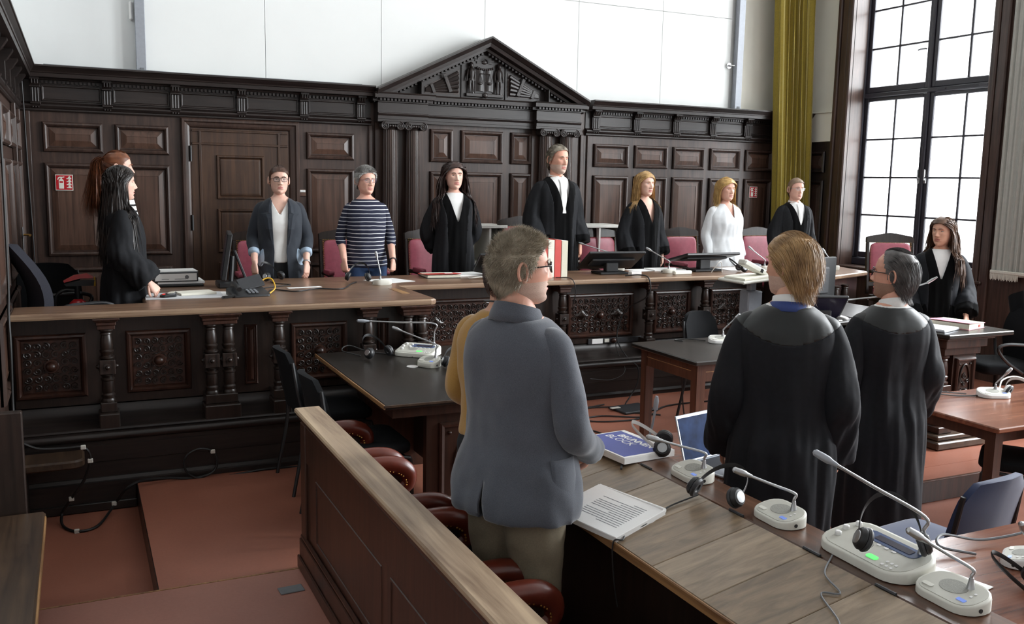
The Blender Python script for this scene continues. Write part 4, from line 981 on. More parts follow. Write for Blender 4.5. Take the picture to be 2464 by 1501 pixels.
# ---------------------------------------------------------------- tables
def table(name, label, x0, x1, y0, y1, zt_, zf, top, leg, apron=0.12, legw=0.07, th=0.03, edge=None, legs=True):
    o_ = ((x0+x1)/2, (y0+y1)/2, zf); t = thing(name, label, 'table', o_)
    MB().cbox((x0, y0, zt_-th), (x1, y1, zt_), 0.006).build('table_top', top, t, off=o_)
    i = 0.06
    for a, b, c, d in ((x0+i, x1-i, y0+i, y0+i+0.025), (x0+i, x1-i, y1-i-0.025, y1-i), (x0+i, x0+i+0.025, y0+i+0.025, y1-i-0.025), (x1-i-0.025, x1-i, y0+i+0.025, y1-i-0.025)):
        MB().box((a, c, zt_-th-apron), (b, d, zt_-th-0.001)).build('apron', leg, t, off=o_)
    if edge: MB().box((x0+i-0.002, y0+i-0.002, zt_-th-0.058), (x1-i+0.002, y1-i+0.002, zt_-th-0.054)).build('inlay_line', edge, t, off=o_)
    if legs:
        for x in (x0+i-0.006, x1-i+0.006-legw):
            for y in (y0+i-0.006, y1-i+0.006-legw):
                MB().loft([[(x+legw*a, y+legw*b, z) for a, b in ((q, q), (1-q, q), (1-q, 1-q), (q, 1-q))] for z, q in ((zf+0.001, 0.10), (zt_-th-0.001, 0.0))]).build('leg', leg, t, off=o_)
    return t, o_
table('witness_table', 'dark-topped wooden table with reddish legs in the middle of the room', 3.552, 4.95, 4.73, 5.50, 0.90, ZU, 'black_top', 'table_red', edge='edge_worn')
table('lawyers_table', 'reddish wooden table at the right edge, with two microphones', 4.492, 6.3, 3.265, 4.03, 0.74, 0.0, 'table_top_red', 'rail_wood', apron=0.07, legw=0.065)
table('side_table', 'reddish table behind the dock desk carrying the laptop', 2.115, 2.95, 3.09, 3.86, 0.74, 0.0, 'table_top_red', 'rail_wood', apron=0.07)
table('side_table', 'reddish table at the lower right corner carrying headphones and a microphone', 2.115, 3.75, 0.9, 2.27, 0.74, 0.0, 'table_top_red', 'rail_wood', apron=0.07)
# black-topped table with carved pedestal in front of the left wing
t, _o = table('black_table', 'large black-topped wooden table in front of the left bench wing', 1.357, 2.32, 4.335, 5.82, 0.90, ZU, 'black_top', 'rail_wood', legs=False, apron=0.06)
B = lambda mb, n, m, p=t, **k: mb.build(n, m, p, off=_o, **k)
B(MB().cbox((1.350, 4.330, 0.876), (1.358, 5.82, 0.899), 0.002), 'worn_edge', 'edge_worn')
B(MB().cbox((1.350, 4.328, 0.884), (2.32, 4.334, 0.898), 0.002), 'worn_edge', 'worn_wood')
B(MB().box((1.62, 4.45, ZU+0.002), (2.25, 4.50, 0.81)), 'end_board', 'rail_wood')
B(MB().box((1.62, 5.60, ZU+0.002), (2.25, 5.65, 0.81)), 'end_board', 'rail_wood')
B(MB().box((1.95, 4.50, 0.25), (1.99, 5.60, 0.81)), 'middle_board', 'bench_wood')
def fnT(u, v, h): return (u, 4.45-h, v)
pf = B(MB().rings_rect(fnT, 1.69, 2.19, 0.27, 0.75, [(0, 0), (0, 0.014), (0.010, 0.024), (0.026, 0.018), (0.032, 0.003), (0.036, 0.003)]), 'panel_frame', 'rail_wood')
arc = MB(); arc.tube([fnT(1.94+0.165*math.cos(a), 0.50+0.19*math.sin(a), 0.008) for a in np.linspace(0, 2*PI, 40)], 0.006, 6); arc.build('oval_moulding', 'rail_wood', pf, smooth=True, off=_o)
cvm = MB()
for sx in (-1, 1):
    for (a, b, r) in ((0.06, 0.10, 0.045), (0.085, 0.0, 0.04), (0.06, -0.10, 0.045)): spiral(cvm, fnT, 1.94+sx*a, 0.50+b, r, 1.0, sx, 0.009, h0=0.005, n=22)
cvm.build('carving', 'rail_wood', pf, smooth=True, kind='stuff', off=_o)
for dx in (-0.19, 0.19):
    for dz in (-0.18, 0.18): B(MB().sphere(fnT(1.94+dx, 0.51+dz, 0.006), 0.012, 8, 6), 'stud', 'rail_wood', pf, smooth=True)
# ---------------------------------------------------------------- wooden pew at the left edge
_o = (-0.30, 4.2, ZU)
pew = thing('pew', 'dark worn wooden pew cut off by the left edge of the picture', 'bench', _o)
B = lambda mb, n, m, p=pew, **k: mb.build(n, m, p, off=_o, **k)
B(MB().cbox((-1.3, 3.2, 0.415), (-0.192, 4.66, 0.455), 0.012), 'seat', 'worn_wood')
B(MB().cbox((-0.197, 3.2, 0.420), (-0.188, 4.60, 0.450), 0.003), 'worn_edge', 'edge_worn')
B(MB().cbox((-1.3, 4.66, ZU+0.002-0.15), (-0.268, 4.71, 0.935), 0.006), 'backrest', 'bench_wood')
B(MB().cbox((-0.33, 3.3, ZU+0.002), (-0.27, 4.64, 0.414), 0.004), 'side_board', 'bench_wood')
_o = (-0.2, 5.8, 0.0)
sh = thing('pew_shelf', 'short rounded wooden shelf against the left end of the bench front', 'shelf', _o)
R = []
for d, z in ((0.012, 0.352), (0.0, 0.362), (0.0, 0.392), (0.012, 0.402)):
    pts = [(-0.38, 5.62+d), (-0.09, 5.62+d)]+[(-0.09+(0.07-d)*math.sin(a), 5.69-(0.07-d)*math.cos(a)) for a in np.linspace(0, PI/2, 6)]+[(-0.02-d, 5.845), (-0.38, 5.845)]
    R.append([(x, y, z) for x, y in pts])
MB().loft(R).build('board', 'worn_wood', sh, off=_o)
MB().cbox((-0.36, 5.66, 0.003), (-0.32, 5.84, 0.351), 0.004).build('support', 'bench_wood', sh, off=_o)
# ---------------------------------------------------------------- white bookcases behind the judges
for x0, x1, lab in ((3.53, 3.90, 'low white bookcase behind the bench, left of the tall judge'), (4.70, 5.26, 'low white bookcase behind the bench, right of the tall judge')):
    _o = ((x0+x1)/2, 8.6, ZP); bk = thing('bookcase', lab, 'bookcase', _o)
    B = lambda mb, n, m, p=bk, **k: mb.build(n, m, p, off=_o, **k)
    B(MB().cbox((x0-0.01, 8.40, 1.560), (x1+0.01, 8.80, 1.590), 0.003), 'top_board', 'shelf_white')
    for a in (x0, (x0+x1)/2, x1-0.02): B(MB().box((a, 8.41, ZP+0.002), (a+0.02, 8.79, 1.559)), 'upright', 'shelf_white')
    for z in (0.56, 0.88, 1.20): B(MB().box((x0+0.02, 8.42, z), (x1-0.02, 8.79, z+0.02)), 'shelf', 'shelf_white')
    B(MB().box((x0, 8.79, ZP+0.002), (x1, 8.797, 1.56)), 'back_board', 'paper_cream')
# ---------------------------------------------------------------- computer stand and monitors at the right wing
_o = (5.35, 5.35, ZU)
cs = thing('computer_desk', 'low dark desk with screens between the lawyers and the bench', 'desk', _o)
B = lambda mb, n, m, p=cs, **k: mb.build(n, m, p, off=_o, **k)
B(MB().cbox((5.05, 5.28, 0.965), (5.57, 5.90, 0.995), 0.005), 'top_board', 'black_top')
B(MB().box((5.08, 5.32, ZU+0.002), (5.11, 5.87, 0.964)), 'side_board', 'bench_wood')
B(MB().box((5.52, 5.32, ZU+0.002), (5.55, 5.87, 0.964)), 'side_board', 'bench_wood')
B(MB().box((5.11, 5.84, ZU+0.002), (5.52, 5.87, 0.964)), 'back_board', 'bench_wood')
# ---------------------------------------------------------------- document camera on its stand
_o = (5.13, 6.10, ZU)
dc = thing('document_camera', 'white document camera on a grey column in front of the bench', 'projector', _o)
B = lambda mb, n, m, p=dc, **k: mb.build(n, m, p, off=_o, **k)
B(MB().cbox((5.03, 6.03, 0.55), (5.18, 6.15, 1.155), 0.010), 'lower_column', 'grey_metal')
B(MB().cbox((5.075, 6.06, 1.156), (5.135, 6.12, 1.24), 0.006), 'upper_column', 'grey_metal')
B(MB().cbox((4.86, 5.93, ZU+0.002), (5.40, 6.26, ZU+0.05), 0.012).cbox((5.06, 6.05, ZU+0.051), (5.15, 6.13, 0.549), 0.006), 'foot', 'grey_metal')
tr = MB().cbox((-0.19, -0.17, -0.012), (0.22, 0.17, 0.012), 0.008).xf(Matrix.Translation((5.06, 6.08, 1.255)) @ Matrix.Rotation(math.radians(-4), 4, 'Y')); B(tr, 'tray', 'light_plastic')
pp = MB(); 
for k in range(3): pp.cbox((-0.15+0.01*k, -0.14, 0.013+0.006*k), (0.12, 0.13, 0.018+0.006*k), 0.001)
pp = MB().cbox((-0.15, -0.14, 0.013), (0.12, 0.13, 0.030), 0.002).xf(Matrix.Translation((5.06, 6.08, 1.255)) @ Matrix.Rotation(math.radians(-4), 4, 'Y')); B(pp, 'paper_pile', 'paper_cream')
ar = MB().cbox((-0.19, -0.05, -0.030), (0.30, 0.05, 0.020), 0.012).xf(Matrix.Translation((5.13, 6.05, 1.335)) @ Matrix.Rotation(math.radians(24), 4, 'Y')); ao = B(ar, 'arm', 'light_plastic')
B(MB().cbox((-0.01, -0.053, -0.02), (0.02, -0.048, 0.012), 0.002).xf(Matrix.Translation((5.13, 6.05, 1.335)) @ Matrix.Rotation(math.radians(24), 4, 'Y')), 'socket', 'black_plastic', ao)
# ---------------------------------------------------------------- red fire extinguisher, signs
_o = (-0.02, 6.92, ZP)
fe = thing('fire_extinguisher', 'red fire extinguisher standing behind the left end of the bench', 'extinguisher', _o)
MB().lathe([(0.075, 0.0), (0.08, 0.02), (0.08, 0.56), (0.072, 0.61), (0.05, 0.65), (0.025, 0.67)], seg=24).build('cylinder', 'red_paint', fe, smooth=True)
MB().tube([(0, 0, 0.67), (0, 0, 0.76)], 0.018, 10).build('valve', 'black_plastic', fe, smooth=True)
MB().prism([(-0.07, 0.76), (0.10, 0.76), (0.11, 0.80), (0.03, 0.80), (-0.08, 0.775)], lambda u, v, d: (u, d, v), -0.014, 0.014).build('lower_grip', 'black_plastic', fe)
MB().prism([(-0.08, 0.785), (0.02, 0.812), (0.10, 0.812), (0.10, 0.826), (0.06, 0.846), (-0.02, 0.835), (-0.085, 0.80)], lambda u, v, d: (u, d, v), -0.016, 0.016).build('lever', 'red_paint', fe)
MB().cbox((0.105, -0.012, 0.755), (0.115, 0.012, 0.82), 0.003).build('safety_tag', 'yellow_cable', fe)
MB().tube(bez([(-0.02, 0, 0.73), (-0.09, -0.01, 0.73), (-0.14, -0.02, 0.66), (-0.13, -0.02, 0.40), (-0.09, -0.01, 0.2)], 20), 0.011, 8).build('hose', 'black_plastic', fe, smooth=True)
def fire_sign(x0, z0, w, h, label):
    t = thing('fire_sign', label, 'sign', (x0+w/2, YW-0.02, z0+h/2))
    MB().cbox((-w/2, -0.003, -h/2), (w/2, 0.003, h/2), 0.001).build('border', 'sign_white', t)
    f = 0.46
    MB().box((-w*f, -0.0042, -h*f), (w*f, -0.0031, h*f)).build('red_field', 'sign_red', t)
    F = lambda u, v, d: (u*w, d, v*h)
    ic = MB()
    ic.prism([(-0.30, -0.38), (-0.02, -0.38), (-0.02, 0.12), (-0.06, 0.20), (-0.12, 0.23), (-0.12, 0.30), (-0.20, 0.30), (-0.20, 0.23), (-0.26, 0.20), (-0.30, 0.12)], F, -0.0052, -0.0043)
    ex = ic.build('extinguisher_symbol', 'sign_white', t)
    MB().prism([(-0.26, -0.02), (-0.06, -0.02), (-0.06, 0.09), (-0.26, 0.09)], F, -0.0056, -0.0051).build('symbol_band', 'sign_red', ex)
    MB().prism([(-0.38, 0.18), (-0.33, 0.32), (-0.24, 0.37), (-0.10, 0.36), (0.02, 0.39), (0.02, 0.33), (-0.10, 0.30), (-0.22, 0.30), (-0.30, 0.25), (-0.33, 0.17)], F, -0.0052, -0.0043).build('symbol_horn', 'sign_white', ex)
    for k in range(4):
        z = -0.34+0.19*k; MB().prism([(0.12, z), (0.40, z-0.02), (0.42, z+0.05), (0.33, z+0.13), (0.36, z+0.22), (0.22, z+0.12), (0.25, z+0.05), (0.16, z+0.06)], F, -0.0052, -0.0043).build('flame_symbol', 'sign_white', t)
fire_sign(-0.157, 1.876, 0.137, 0.134, 'red fire extinguisher sign on the back panelling at far left')
fire_sign(7.288, 1.890, 0.12, 0.131, 'red fire extinguisher sign on the back panelling beside the curtain')
# ================================================================== PEOPLE
from mathutils import noise as mnoise
nrng = np.random.default_rng(11)
mat_plain('eye_white', '#d8d2cc', 0.25, var=0.02); mat_plain('iris', '#2a221d', 0.2, var=0.05)
mat_plain('nail', '#d9a79a', 0.3, var=0.02)
def mat_skin(name, col, lip):
    m = mat_plain(name, col, 0.48, var=0.045, scale=35, spec=0.4)
    b = m.node_tree.nodes['Principled BSDF']; b.inputs['Subsurface Weight'].default_value = 0.12; b.inputs['Subsurface Radius'].default_value = (0.012, 0.004, 0.002)
    mat_plain(name+'_lip', lip, 0.4, var=0.04)
mat_skin('skin_light', '#e2b7a5', '#bf7f76'); mat_skin('skin_pink', '#dfae9b', '#c4877c'); mat_skin('skin_warm', '#d3a189', '#b57668'); mat_skin('skin_ruddy', '#d8a18b', '#bd7b6d')
mat_plain('stubble', '#9a7a68', 0.7, var=0.25, scale=500); mat_plain('stubble_grey', '#c9ab9b', 0.7, var=0.2, scale=500)
def mat_hair(name, c1, c2, rough=0.42):
    m, nt, b = _new(name); N, L = nt.nodes, nt.links
    tc = N.new('ShaderNodeTexCoord'); no = N.new('ShaderNodeTexNoise'); no.inputs['Scale'].default_value = 22; no.inputs['Detail'].default_value = 5; L.new(tc.outputs['Object'], no.inputs['Vector'])
    rp = N.new('ShaderNodeValToRGB'); L.new(no.outputs['Fac'], rp.inputs['Fac']); rp.color_ramp.elements[0].position = 0.25; rp.color_ramp.elements[1].position = 0.75
    rp.color_ramp.elements[0].color = srgb(c1); rp.color_ramp.elements[1].color = srgb(c2); L.new(rp.outputs['Color'], b.inputs['Base Color']); b.inputs['Roughness'].default_value = rough
mat_hair('hair_black', '#15110f', '#2f2622'); mat_hair('hair_red', '#4a2718', '#8a5334'); mat_hair('hair_brown', '#2a1a14', '#54382a'); mat_hair('hair_dark', '#1f1512', '#45302a')
mat_hair('hair_grey', '#6f6e6c', '#b9b7b3'); mat_hair('hair_saltpepper', '#4d4439', '#a09685'); mat_hair('hair_tan_grey', '#6f6553', '#bdb19c'); mat_hair('hair_blond', '#8a6536', '#d0ab72'); mat_hair('hair_blonde2', '#a07a3e', '#dcb878')
mat_hair('hair_dirtyblond', '#7a5a38', '#c09a68'); mat_hair('hair_lightbrown', '#5b4636', '#9a8168'); mat_hair('hair_greydark', '#2d2a2a', '#6a6664'); mat_hair('hair_silver', '#8a8884', '#c9c6c0'); mat_hair('hair_long_brown', '#33231b', '#6b4d38')
mat_plain('robe', '#1d1e21', 0.82, var=0.12, scale=60, bump=0.02, spec=0.22); mat_plain('robe_blue', '#17191e', 0.8, var=0.14, scale=50, bump=0.02, spec=0.3)
mat_plain('velvet', '#060607', 0.95, var=0.15, scale=200, sheen=0.05, spec=0.1); mat_plain('satin_yoke', '#101516', 0.5, var=0.08, scale=30, sheen=0.1)
mat_plain('white_cloth', '#e6e6e4', 0.8, var=0.02, scale=60, bump=0.02); mat_plain('blouse', '#e9ecef', 0.75, var=0.02, scale=50, bump=0.03)
mat_plain('blazer', '#1f2630', 0.8, var=0.10, scale=250, sheen=0.15); mat_plain('cuff_blue', '#9fb2c4', 0.8, var=0.06, scale=200)
mat_plain('grey_tweed', '#4c5059', 0.92, var=0.22, scale=420, sheen=0.35, bump=0.12); mat_plain('mustard_knit', '#a67d3c', 0.9, var=0.12, scale=350, sheen=0.35, bump=0.10)
mat_plain('chino', '#857a66', 0.85, var=0.10, scale=200); mat_plain('dark_trousers', '#15171b', 0.85, var=0.12, scale=150); mat_plain('blue_trousers', '#1f3659', 0.85, var=0.12, scale=150)
mat_plain('shoe', '#181513', 0.35, var=0.1); mat_plain('frame_black', '#141416', 0.3, var=0.03); mat_plain('frame_violet', '#4a2f55', 0.3, var=0.05); mat_plain('blue_jacket', '#2c3f7a', 0.7, var=0.08, scale=150)
def mat_stripes(name, base, stripe, period, duty):
    m, nt, b = _new(name); N, L = nt.nodes, nt.links
    tc = N.new('ShaderNodeTexCoord'); sp = N.new('ShaderNodeSeparateXYZ'); L.new(tc.outputs['Object'], sp.inputs[0])
    no = N.new('ShaderNodeTexNoise'); no.inputs['Scale'].default_value = 5; L.new(tc.outputs['Object'], no.inputs['Vector'])
    a = N.new('ShaderNodeMath'); a.operation = 'MULTIPLY_ADD'; a.inputs[1].default_value = 0.02; L.new(no.outputs['Fac'], a.inputs[0]); L.new(sp.outputs['Z'], a.inputs[2])
    d = N.new('ShaderNodeMath'); d.operation = 'DIVIDE'; d.inputs[1].default_value = period; L.new(a.outputs[0], d.inputs[0])
    fr_ = N.new('ShaderNodeMath'); fr_.operation = 'FRACT'; L.new(d.outputs[0], fr_.inputs[0])
    lt = N.new('ShaderNodeMath'); lt.operation = 'LESS_THAN'; lt.inputs[1].default_value = duty; L.new(fr_.outputs[0], lt.inputs[0])
    mx = N.new('ShaderNodeMix'); mx.data_type = 'RGBA'; L.new(lt.outputs[0], mx.inputs['Factor']); mx.inputs[6].default_value = srgb(base); mx.inputs[7].default_value = srgb(stripe)
    L.new(mx.outputs[2], b.inputs['Base Color']); b.inputs['Roughness'].default_value = 0.85
mat_stripes('navy_stripes', '#171b33', '#d5d7da', 0.0335, 0.17); mat_stripes('white_black_stripes', '#e2e2e0', '#1a1a1c', 0.045, 0.30)

def G(x, z, x0, z0, sx, sz): return np.exp(-((x-x0)/sx)**2-((z-z0)/sz)**2)
# ---- head: stacked horizontal sections + displaced features (front is -y)
_HZ = np.array([-.118, -.110, -.095, -.075, -.05, -.02, .01, .04, .07, .095, .112, .1185])
_HW = np.array([.016, .034, .049, .060, .067, .0715, .0745, .0755, .0705, .056, .033, .004])
_HF = np.array([.060, .074, .081, .084, .086, .087, .0865, .087, .079, .060, .030, .002])
_HB = np.array([-.030, -.006, .022, .050, .074, .092, .100, .100, .092, .072, .042, .004])
def head_geom(jaw=1.0, width=1.0, nose=1.0, full=0.0, nr=58, na=76):
    zs = np.concatenate([np.linspace(-.118, .05, 44), np.linspace(.05, .1185, 16)[1:]]); t = np.linspace(0, 1, na, endpoint=False)
    a = 2*np.pi*t; a = a-0.42*np.sin(a)                    # denser at the face (a = 0 -> front)
    Z, A = np.meshgrid(zs, a, indexing='ij')
    w = np.interp(Z, _HZ, _HW)*width; low = np.clip((-.02-Z)/.08, 0, 1); w = w*(1+(jaw-1)*low)+full*0.006*low
    f = np.interp(Z, _HZ, _HF); b = np.interp(Z, _HZ, _HB)
    c, s = np.cos(A), np.sin(A)
    X = w*np.sign(s)*np.abs(s)**0.92
    mid = (b-f)/2*0+0.004
    Y = np.where(c > 0, mid-(f+mid)*np.abs(c)**0.88, mid+(b-mid)*np.abs(c)**0.92)
    front = np.clip(c*1.6, 0, 1)
    d = np.zeros_like(X)
    nz = np.interp(Z, [-.046, -.040, -.032, -.022, 0.0, .016, .026], [0, .010, .024, .021, .009, .003, 0.0])*nose
    nsx = np.interp(Z, [-.04, -.03, -.015, .02], [.0125, .0125, .0085, .008])
    d -= nz*np.exp(-(X/nsx)**2)
    for sg in (-1, 1):
        d -= .009*G(X, Z, sg*.0125, -.035, .0065, .006)
        d += .0105*G(X, Z, sg*.031, .007, .0155, .0105); d -= .0045*G(X, Z, sg*.030, .0265, .022, .0065)
        d -= .0045*G(X, Z, sg*.046, -.016, .017, .017); d += .003*G(X, Z, sg*.045, -.055, .015, .02)
        d += .0022*G(X, Z, sg*.026, -.052, .006, .012)
    d -= .0065*G(X, Z, 0, -.0555, .019, .0045); d -= .0065*G(X, Z, 0, -.0695, .0165, .005); d += .0055*G(X, Z, 0, -.0622, .024, .0022)
    d += .004*G(X, Z, 0, -.083, .018, .006); d -= .007*G(X, Z, 0, -.103, .017, .012)
    Y = Y+d*front
    V = np.stack([X, Y, Z], -1).reshape(-1, 3); nz_, n = Z.shape; F = []
    for k in range(nz_-1):
        for i in range(n): j = (i+1) % n; F.append((k*n+i, k*n+j, (k+1)*n+j, (k+1)*n+i))
    F.append(tuple(range(n))[::-1]); F.append(tuple(range((nz_-1)*n, nz_*n)))
    return V, F
def ear_geom(sg):
    mb = MB(); c = Vector((sg*.0735, .012, -.004))
    def P(u, v, o): return c+Vector((sg*(.006+o+0.35*max(0, v)*1.0), v*1.0+0.002, u))
    out = []
    for k in range(18):
        t = k/17*1.62*PI-0.30*PI; r = 1-0.12*math.sin(t)
        out.append(P(.031*math.sin(t)*1.0-0.002*math.cos(t), .0165*math.cos(t+PI)*-1*0.95+.004, 0.004))
    mb.tube(out, [.0042+.001*math.sin(PI*k/17) for k in range(18)], 6)
    R = [[P(.029*q*math.sin(2*PI*i/14), .0145*q*math.cos(2*PI*i/14)+.004, o) for i in range(14)] for q, o in ((1.0, -.010), (1.0, 0.002), (.55, -.0025))]
    mb.loft(R); mb.sphere(P(-.027, -.001, 0.0), .0075, 8, 6, (0.6, 1, 1.1)); mb.sphere(P(-.004, -.011, 0.0), .006, 6, 5, (.7, .7, 1.2))
    return mb
# ---- torso sections for a 1.75 m figure: z, half width, front, back
_TZ = np.array([0.78, .86, .95, 1.02, 1.10, 1.20, 1.30, 1.37, 1.405, 1.43, 1.455, 1.48, 1.51])
_TW = np.array([.172, .176, .166, .152, .152, .163, .172, .171, .158, .132, .100, .073, .058])
_TF = np.array([.100, .110, .112, .108, .112, .122, .118, .104, .092, .082, .072, .062, .054])
_TB = np.array([.105, .112, .100, .086, .088, .098, .108, .104, .098, .092, .085, .074, .062])
def ell(cx, cy, z, w, f, b, n=32, e=0.9):
    r = []
    for i in range(n):
        a = 2*PI*i/n; c, s = math.cos(a), math.sin(a)
        r.append((cx+w*math.copysign(abs(s)**e, s), cy-(f if c > 0 else b)*math.copysign(abs(c)**e, c), z))
    return r
class Fig:
    """pose and proportions of one figure; local frame, front -y, left +x"""
    def __init__(s, h=1.75, girth=1.0, sh=1.0, bust=0.0, belly=0.0, arms=None, lean=0.0):
        s.k = h/1.75; s.h = h; s.g = girth; s.sh = sh; s.bust = bust; s.belly = belly; s.lean = lean
        A = {'R': ((-.235, .03, 1.13), (-.225, -.10, .875)), 'L': ((.235, .03, 1.13), (.225, -.10, .875))}
        if arms: A.update(arms)
        s.arms = A
    def sec(s, z, off=0.0):
        w = np.interp(z, _TZ, _TW); f = np.interp(z, _TZ, _TF); b = np.interp(z, _TZ, _TB); lo = np.clip((1.40-z)/.08, 0, 1)
        w = w*(1+(s.g-1)*lo)*(1+(s.sh-1)*np.clip((z-1.1)/.2, 0, 1)*np.clip((1.50-z)/.08, 0, 1)); f = f*(1+(s.g-1)*lo*1.1); b = b*(1+(s.g-1)*lo*0.8)
        f += s.bust*math.exp(-((z-1.225)/.07)**2)+s.belly*math.exp(-((z-1.02)/.13)**2)
        off = off*np.interp(z, [1.36, 1.43, 1.475], [1.0, .6, .30]); return w+off, f+off, b+off
    def ring(s, z, off=0.0, n=32): w, f, b = s.sec(z, off); return ell(0, s.lean*(z-0.9), z, w, f, b, n)
    def shoulder(s, sd): return (sd*.157*s.sh, 0.004+s.lean*0.5, 1.370)
def arm_tube(fig, side, radii, ext=0.0, z_lift=0.0, n=14):
    sd = -1 if side == 'R' else 1; S_ = Vector(fig.shoulder(sd)); E_, W_ = [Vector(p) for p in fig.arms[side]]
    i_ = S_+Vector((-sd*0.05, 0, 0.012))
    pts = bez([i_, S_, S_.lerp(E_, .5)+Vector((sd*0.008, 0, 0)), E_, E_.lerp(W_, .5), W_+(W_-E_).normalized()*ext], 30)
    m = len(pts); rs = list(np.interp(np.linspace(0, 1, m), np.linspace(0, 1, len(radii)), radii))
    return MB().tube(pts, rs, n)
def leg_tube(fig, sd, radii, x0=.085, foot_y=0.0, zend=0.06, spread=.095):
    pts = bez([(sd*x0, 0.0, .90), (sd*x0*1.05, -.005, .70), (sd*spread, -.012, .50), (sd*spread, .0+foot_y*.5, .28), (sd*spread, .012+foot_y, zend)], 20)
    m = len(pts); return MB().tube(pts, list(np.interp(np.linspace(0, 1, m), np.linspace(0, 1, len(radii)), radii)), 16)
def remesh(mb, voxel=0.013, smooth=5):
    me = bpy.data.meshes.new('tmp'); me.from_pydata([tuple(v) for v in mb.v], [], mb.f)
    bm = bmesh.new(); bm.from_mesh(me); bmesh.ops.recalc_face_normals(bm, faces=bm.faces); bm.to_mesh(me); bm.free()
    o = bpy.data.objects.new('tmp', me); COL.objects.link(o)
    md = o.modifiers.new('r', 'REMESH'); md.mode = 'VOXEL'; md.voxel_size = voxel
    if smooth: sm = o.modifiers.new('s', 'SMOOTH'); sm.factor = 0.5; sm.iterations = smooth
    dg = bpy.context.evaluated_depsgraph_get(); r = bpy.data.meshes.new_from_object(o.evaluated_get(dg))
    bpy.data.objects.remove(o, do_unlink=True); bpy.data.meshes.remove(me)
    n = len(r.vertices); V = np.empty(n*3, np.float32); r.vertices.foreach_get('co', V); V = V.reshape(-1, 3).astype(float)
    N = np.empty(n*3, np.float32); r.vertex_normals.foreach_get('vector', N); N = N.reshape(-1, 3).astype(float)
    F = [tuple(p.vertices) for p in r.polygons]; bpy.data.meshes.remove(r)
    return V, N, F
def remesh_many(mbs, voxel, smooth):
    VV, NN, FF = [], [], []; o = 0
    for m in mbs:
        V, N, F = remesh(m, voxel, smooth); VV.append(V); NN.append(N); FF += [tuple(i+o for i in f) for f in F]; o += len(V)
    return np.concatenate(VV), np.concatenate(NN), FF
def folds(V, N, amp, fx=16.0, fz=1.6, seed=0.0):
    """vertical cloth folds; amp(V) -> per-vertex depth"""
    A = amp(V); d = np.empty(len(V))
    for i, p in enumerate(V):
        if A[i] == 0: d[i] = 0; continue
        d[i] = mnoise.noise(Vector((p[0]*fx+seed, p[1]*fx, p[2]*fz)))+0.5*mnoise.noise(Vector((p[0]*fx*2.1, p[1]*fx*2.1+seed, p[2]*fz*2.5)))
    return V+N*(d*A)[:, None]
def submesh(V, F, keep):
    idx = -np.ones(len(V), int); vs_, fs_ = [], []
    for f in F:
        if not keep(f): continue
        for v in f:
            if idx[v] < 0: idx[v] = len(vs_); vs_.append(V[v])
        fs_.append(tuple(int(idx[v]) for v in f))
    return vs_, fs_
def split_field(V, F, g):
    """cut the mesh along g = 0; returns V, faces inside (g < 0), faces outside"""
    val = g(V[:, 0], V[:, 1], V[:, 2]); val = np.where(np.abs(val) < 1e-6, 1e-6, val); neg = val < 0
    new = []; ed = {}; ins, out = [], []; base = len(V)
    def cut(a, b):
        key = (a, b) if a < b else (b, a)
        if key not in ed:
            t = val[key[0]]/(val[key[0]]-val[key[1]]); ed[key] = base+len(new); new.append(V[key[0]]*(1-t)+V[key[1]]*t)
        return ed[key]
    for f in F:
        sg = neg[list(f)]
        if sg.all(): ins.append(f); continue
        if not sg.any(): out.append(f); continue
        A, B = [], []; n = len(f)
        for q in range(n):
            a, b = f[q], f[(q+1) % n]
            (A if neg[a] else B).append(a)
            if neg[a] != neg[b]: c = cut(a, b); A.append(c); B.append(c)
        if len(A) > 2: ins.append(tuple(A))
        if len(B) > 2: out.append(tuple(B))
    return (np.concatenate([V, np.array(new)]) if new else V), ins, out
def cloth_parts(V, F, k, parent, regions, default, drop=None, thick=0.005):
    """split a garment: regions = [(name, material, field)], a field is negative inside; k scales the figure"""
    jobs = []
    for g in (drop if isinstance(drop, list) else [drop] if drop else []): V, _, F = split_field(V, F, g)
    for nm, mt, g in regions:
        V, a, F = split_field(V, F, g); jobs.append((nm, mt, a))
    jobs.insert(0, (default[0], default[1], F)); out = []
    for nm, mt, fs_ in jobs:
        if not fs_: continue
        vs2, f2 = submesh(V, fs_, lambda f: True)
        me = bpy.data.meshes.new(nm); me.from_pydata([tuple(np.array(v)*k) for v in vs2], [], f2); me.materials.append(MATS[mt]); smooth_mesh(me, 70)
        o = bpy.data.objects.new(nm, me); COL.objects.link(o); o.parent = parent
        if thick: md = o.modifiers.new('t', 'SOLIDIFY'); md.thickness = thick; md.offset = -1
        out.append(o)
    return out
def mx(*a):
    r = a[0]
    for b in a[1:]: r = np.maximum(r, b)
    return r
def near_arm(fig, side, t0, rmax):
    """field: the sleeve of one arm beyond fraction t0 of the forearm"""
    E_, W_ = [Vector(p) for p in fig.arms[side]]; d = (W_-E_).normalized(); L_ = (W_-E_).length
    def g(x, y, z):
        t = (x-E_.x)*d.x+(y-E_.y)*d.y+(z-E_.z)*d.z; r = np.sqrt(np.maximum(0, (x-E_.x)**2+(y-E_.y)**2+(z-E_.z)**2-t*t)); return mx(t0*L_-t, r-rmax)
    return g
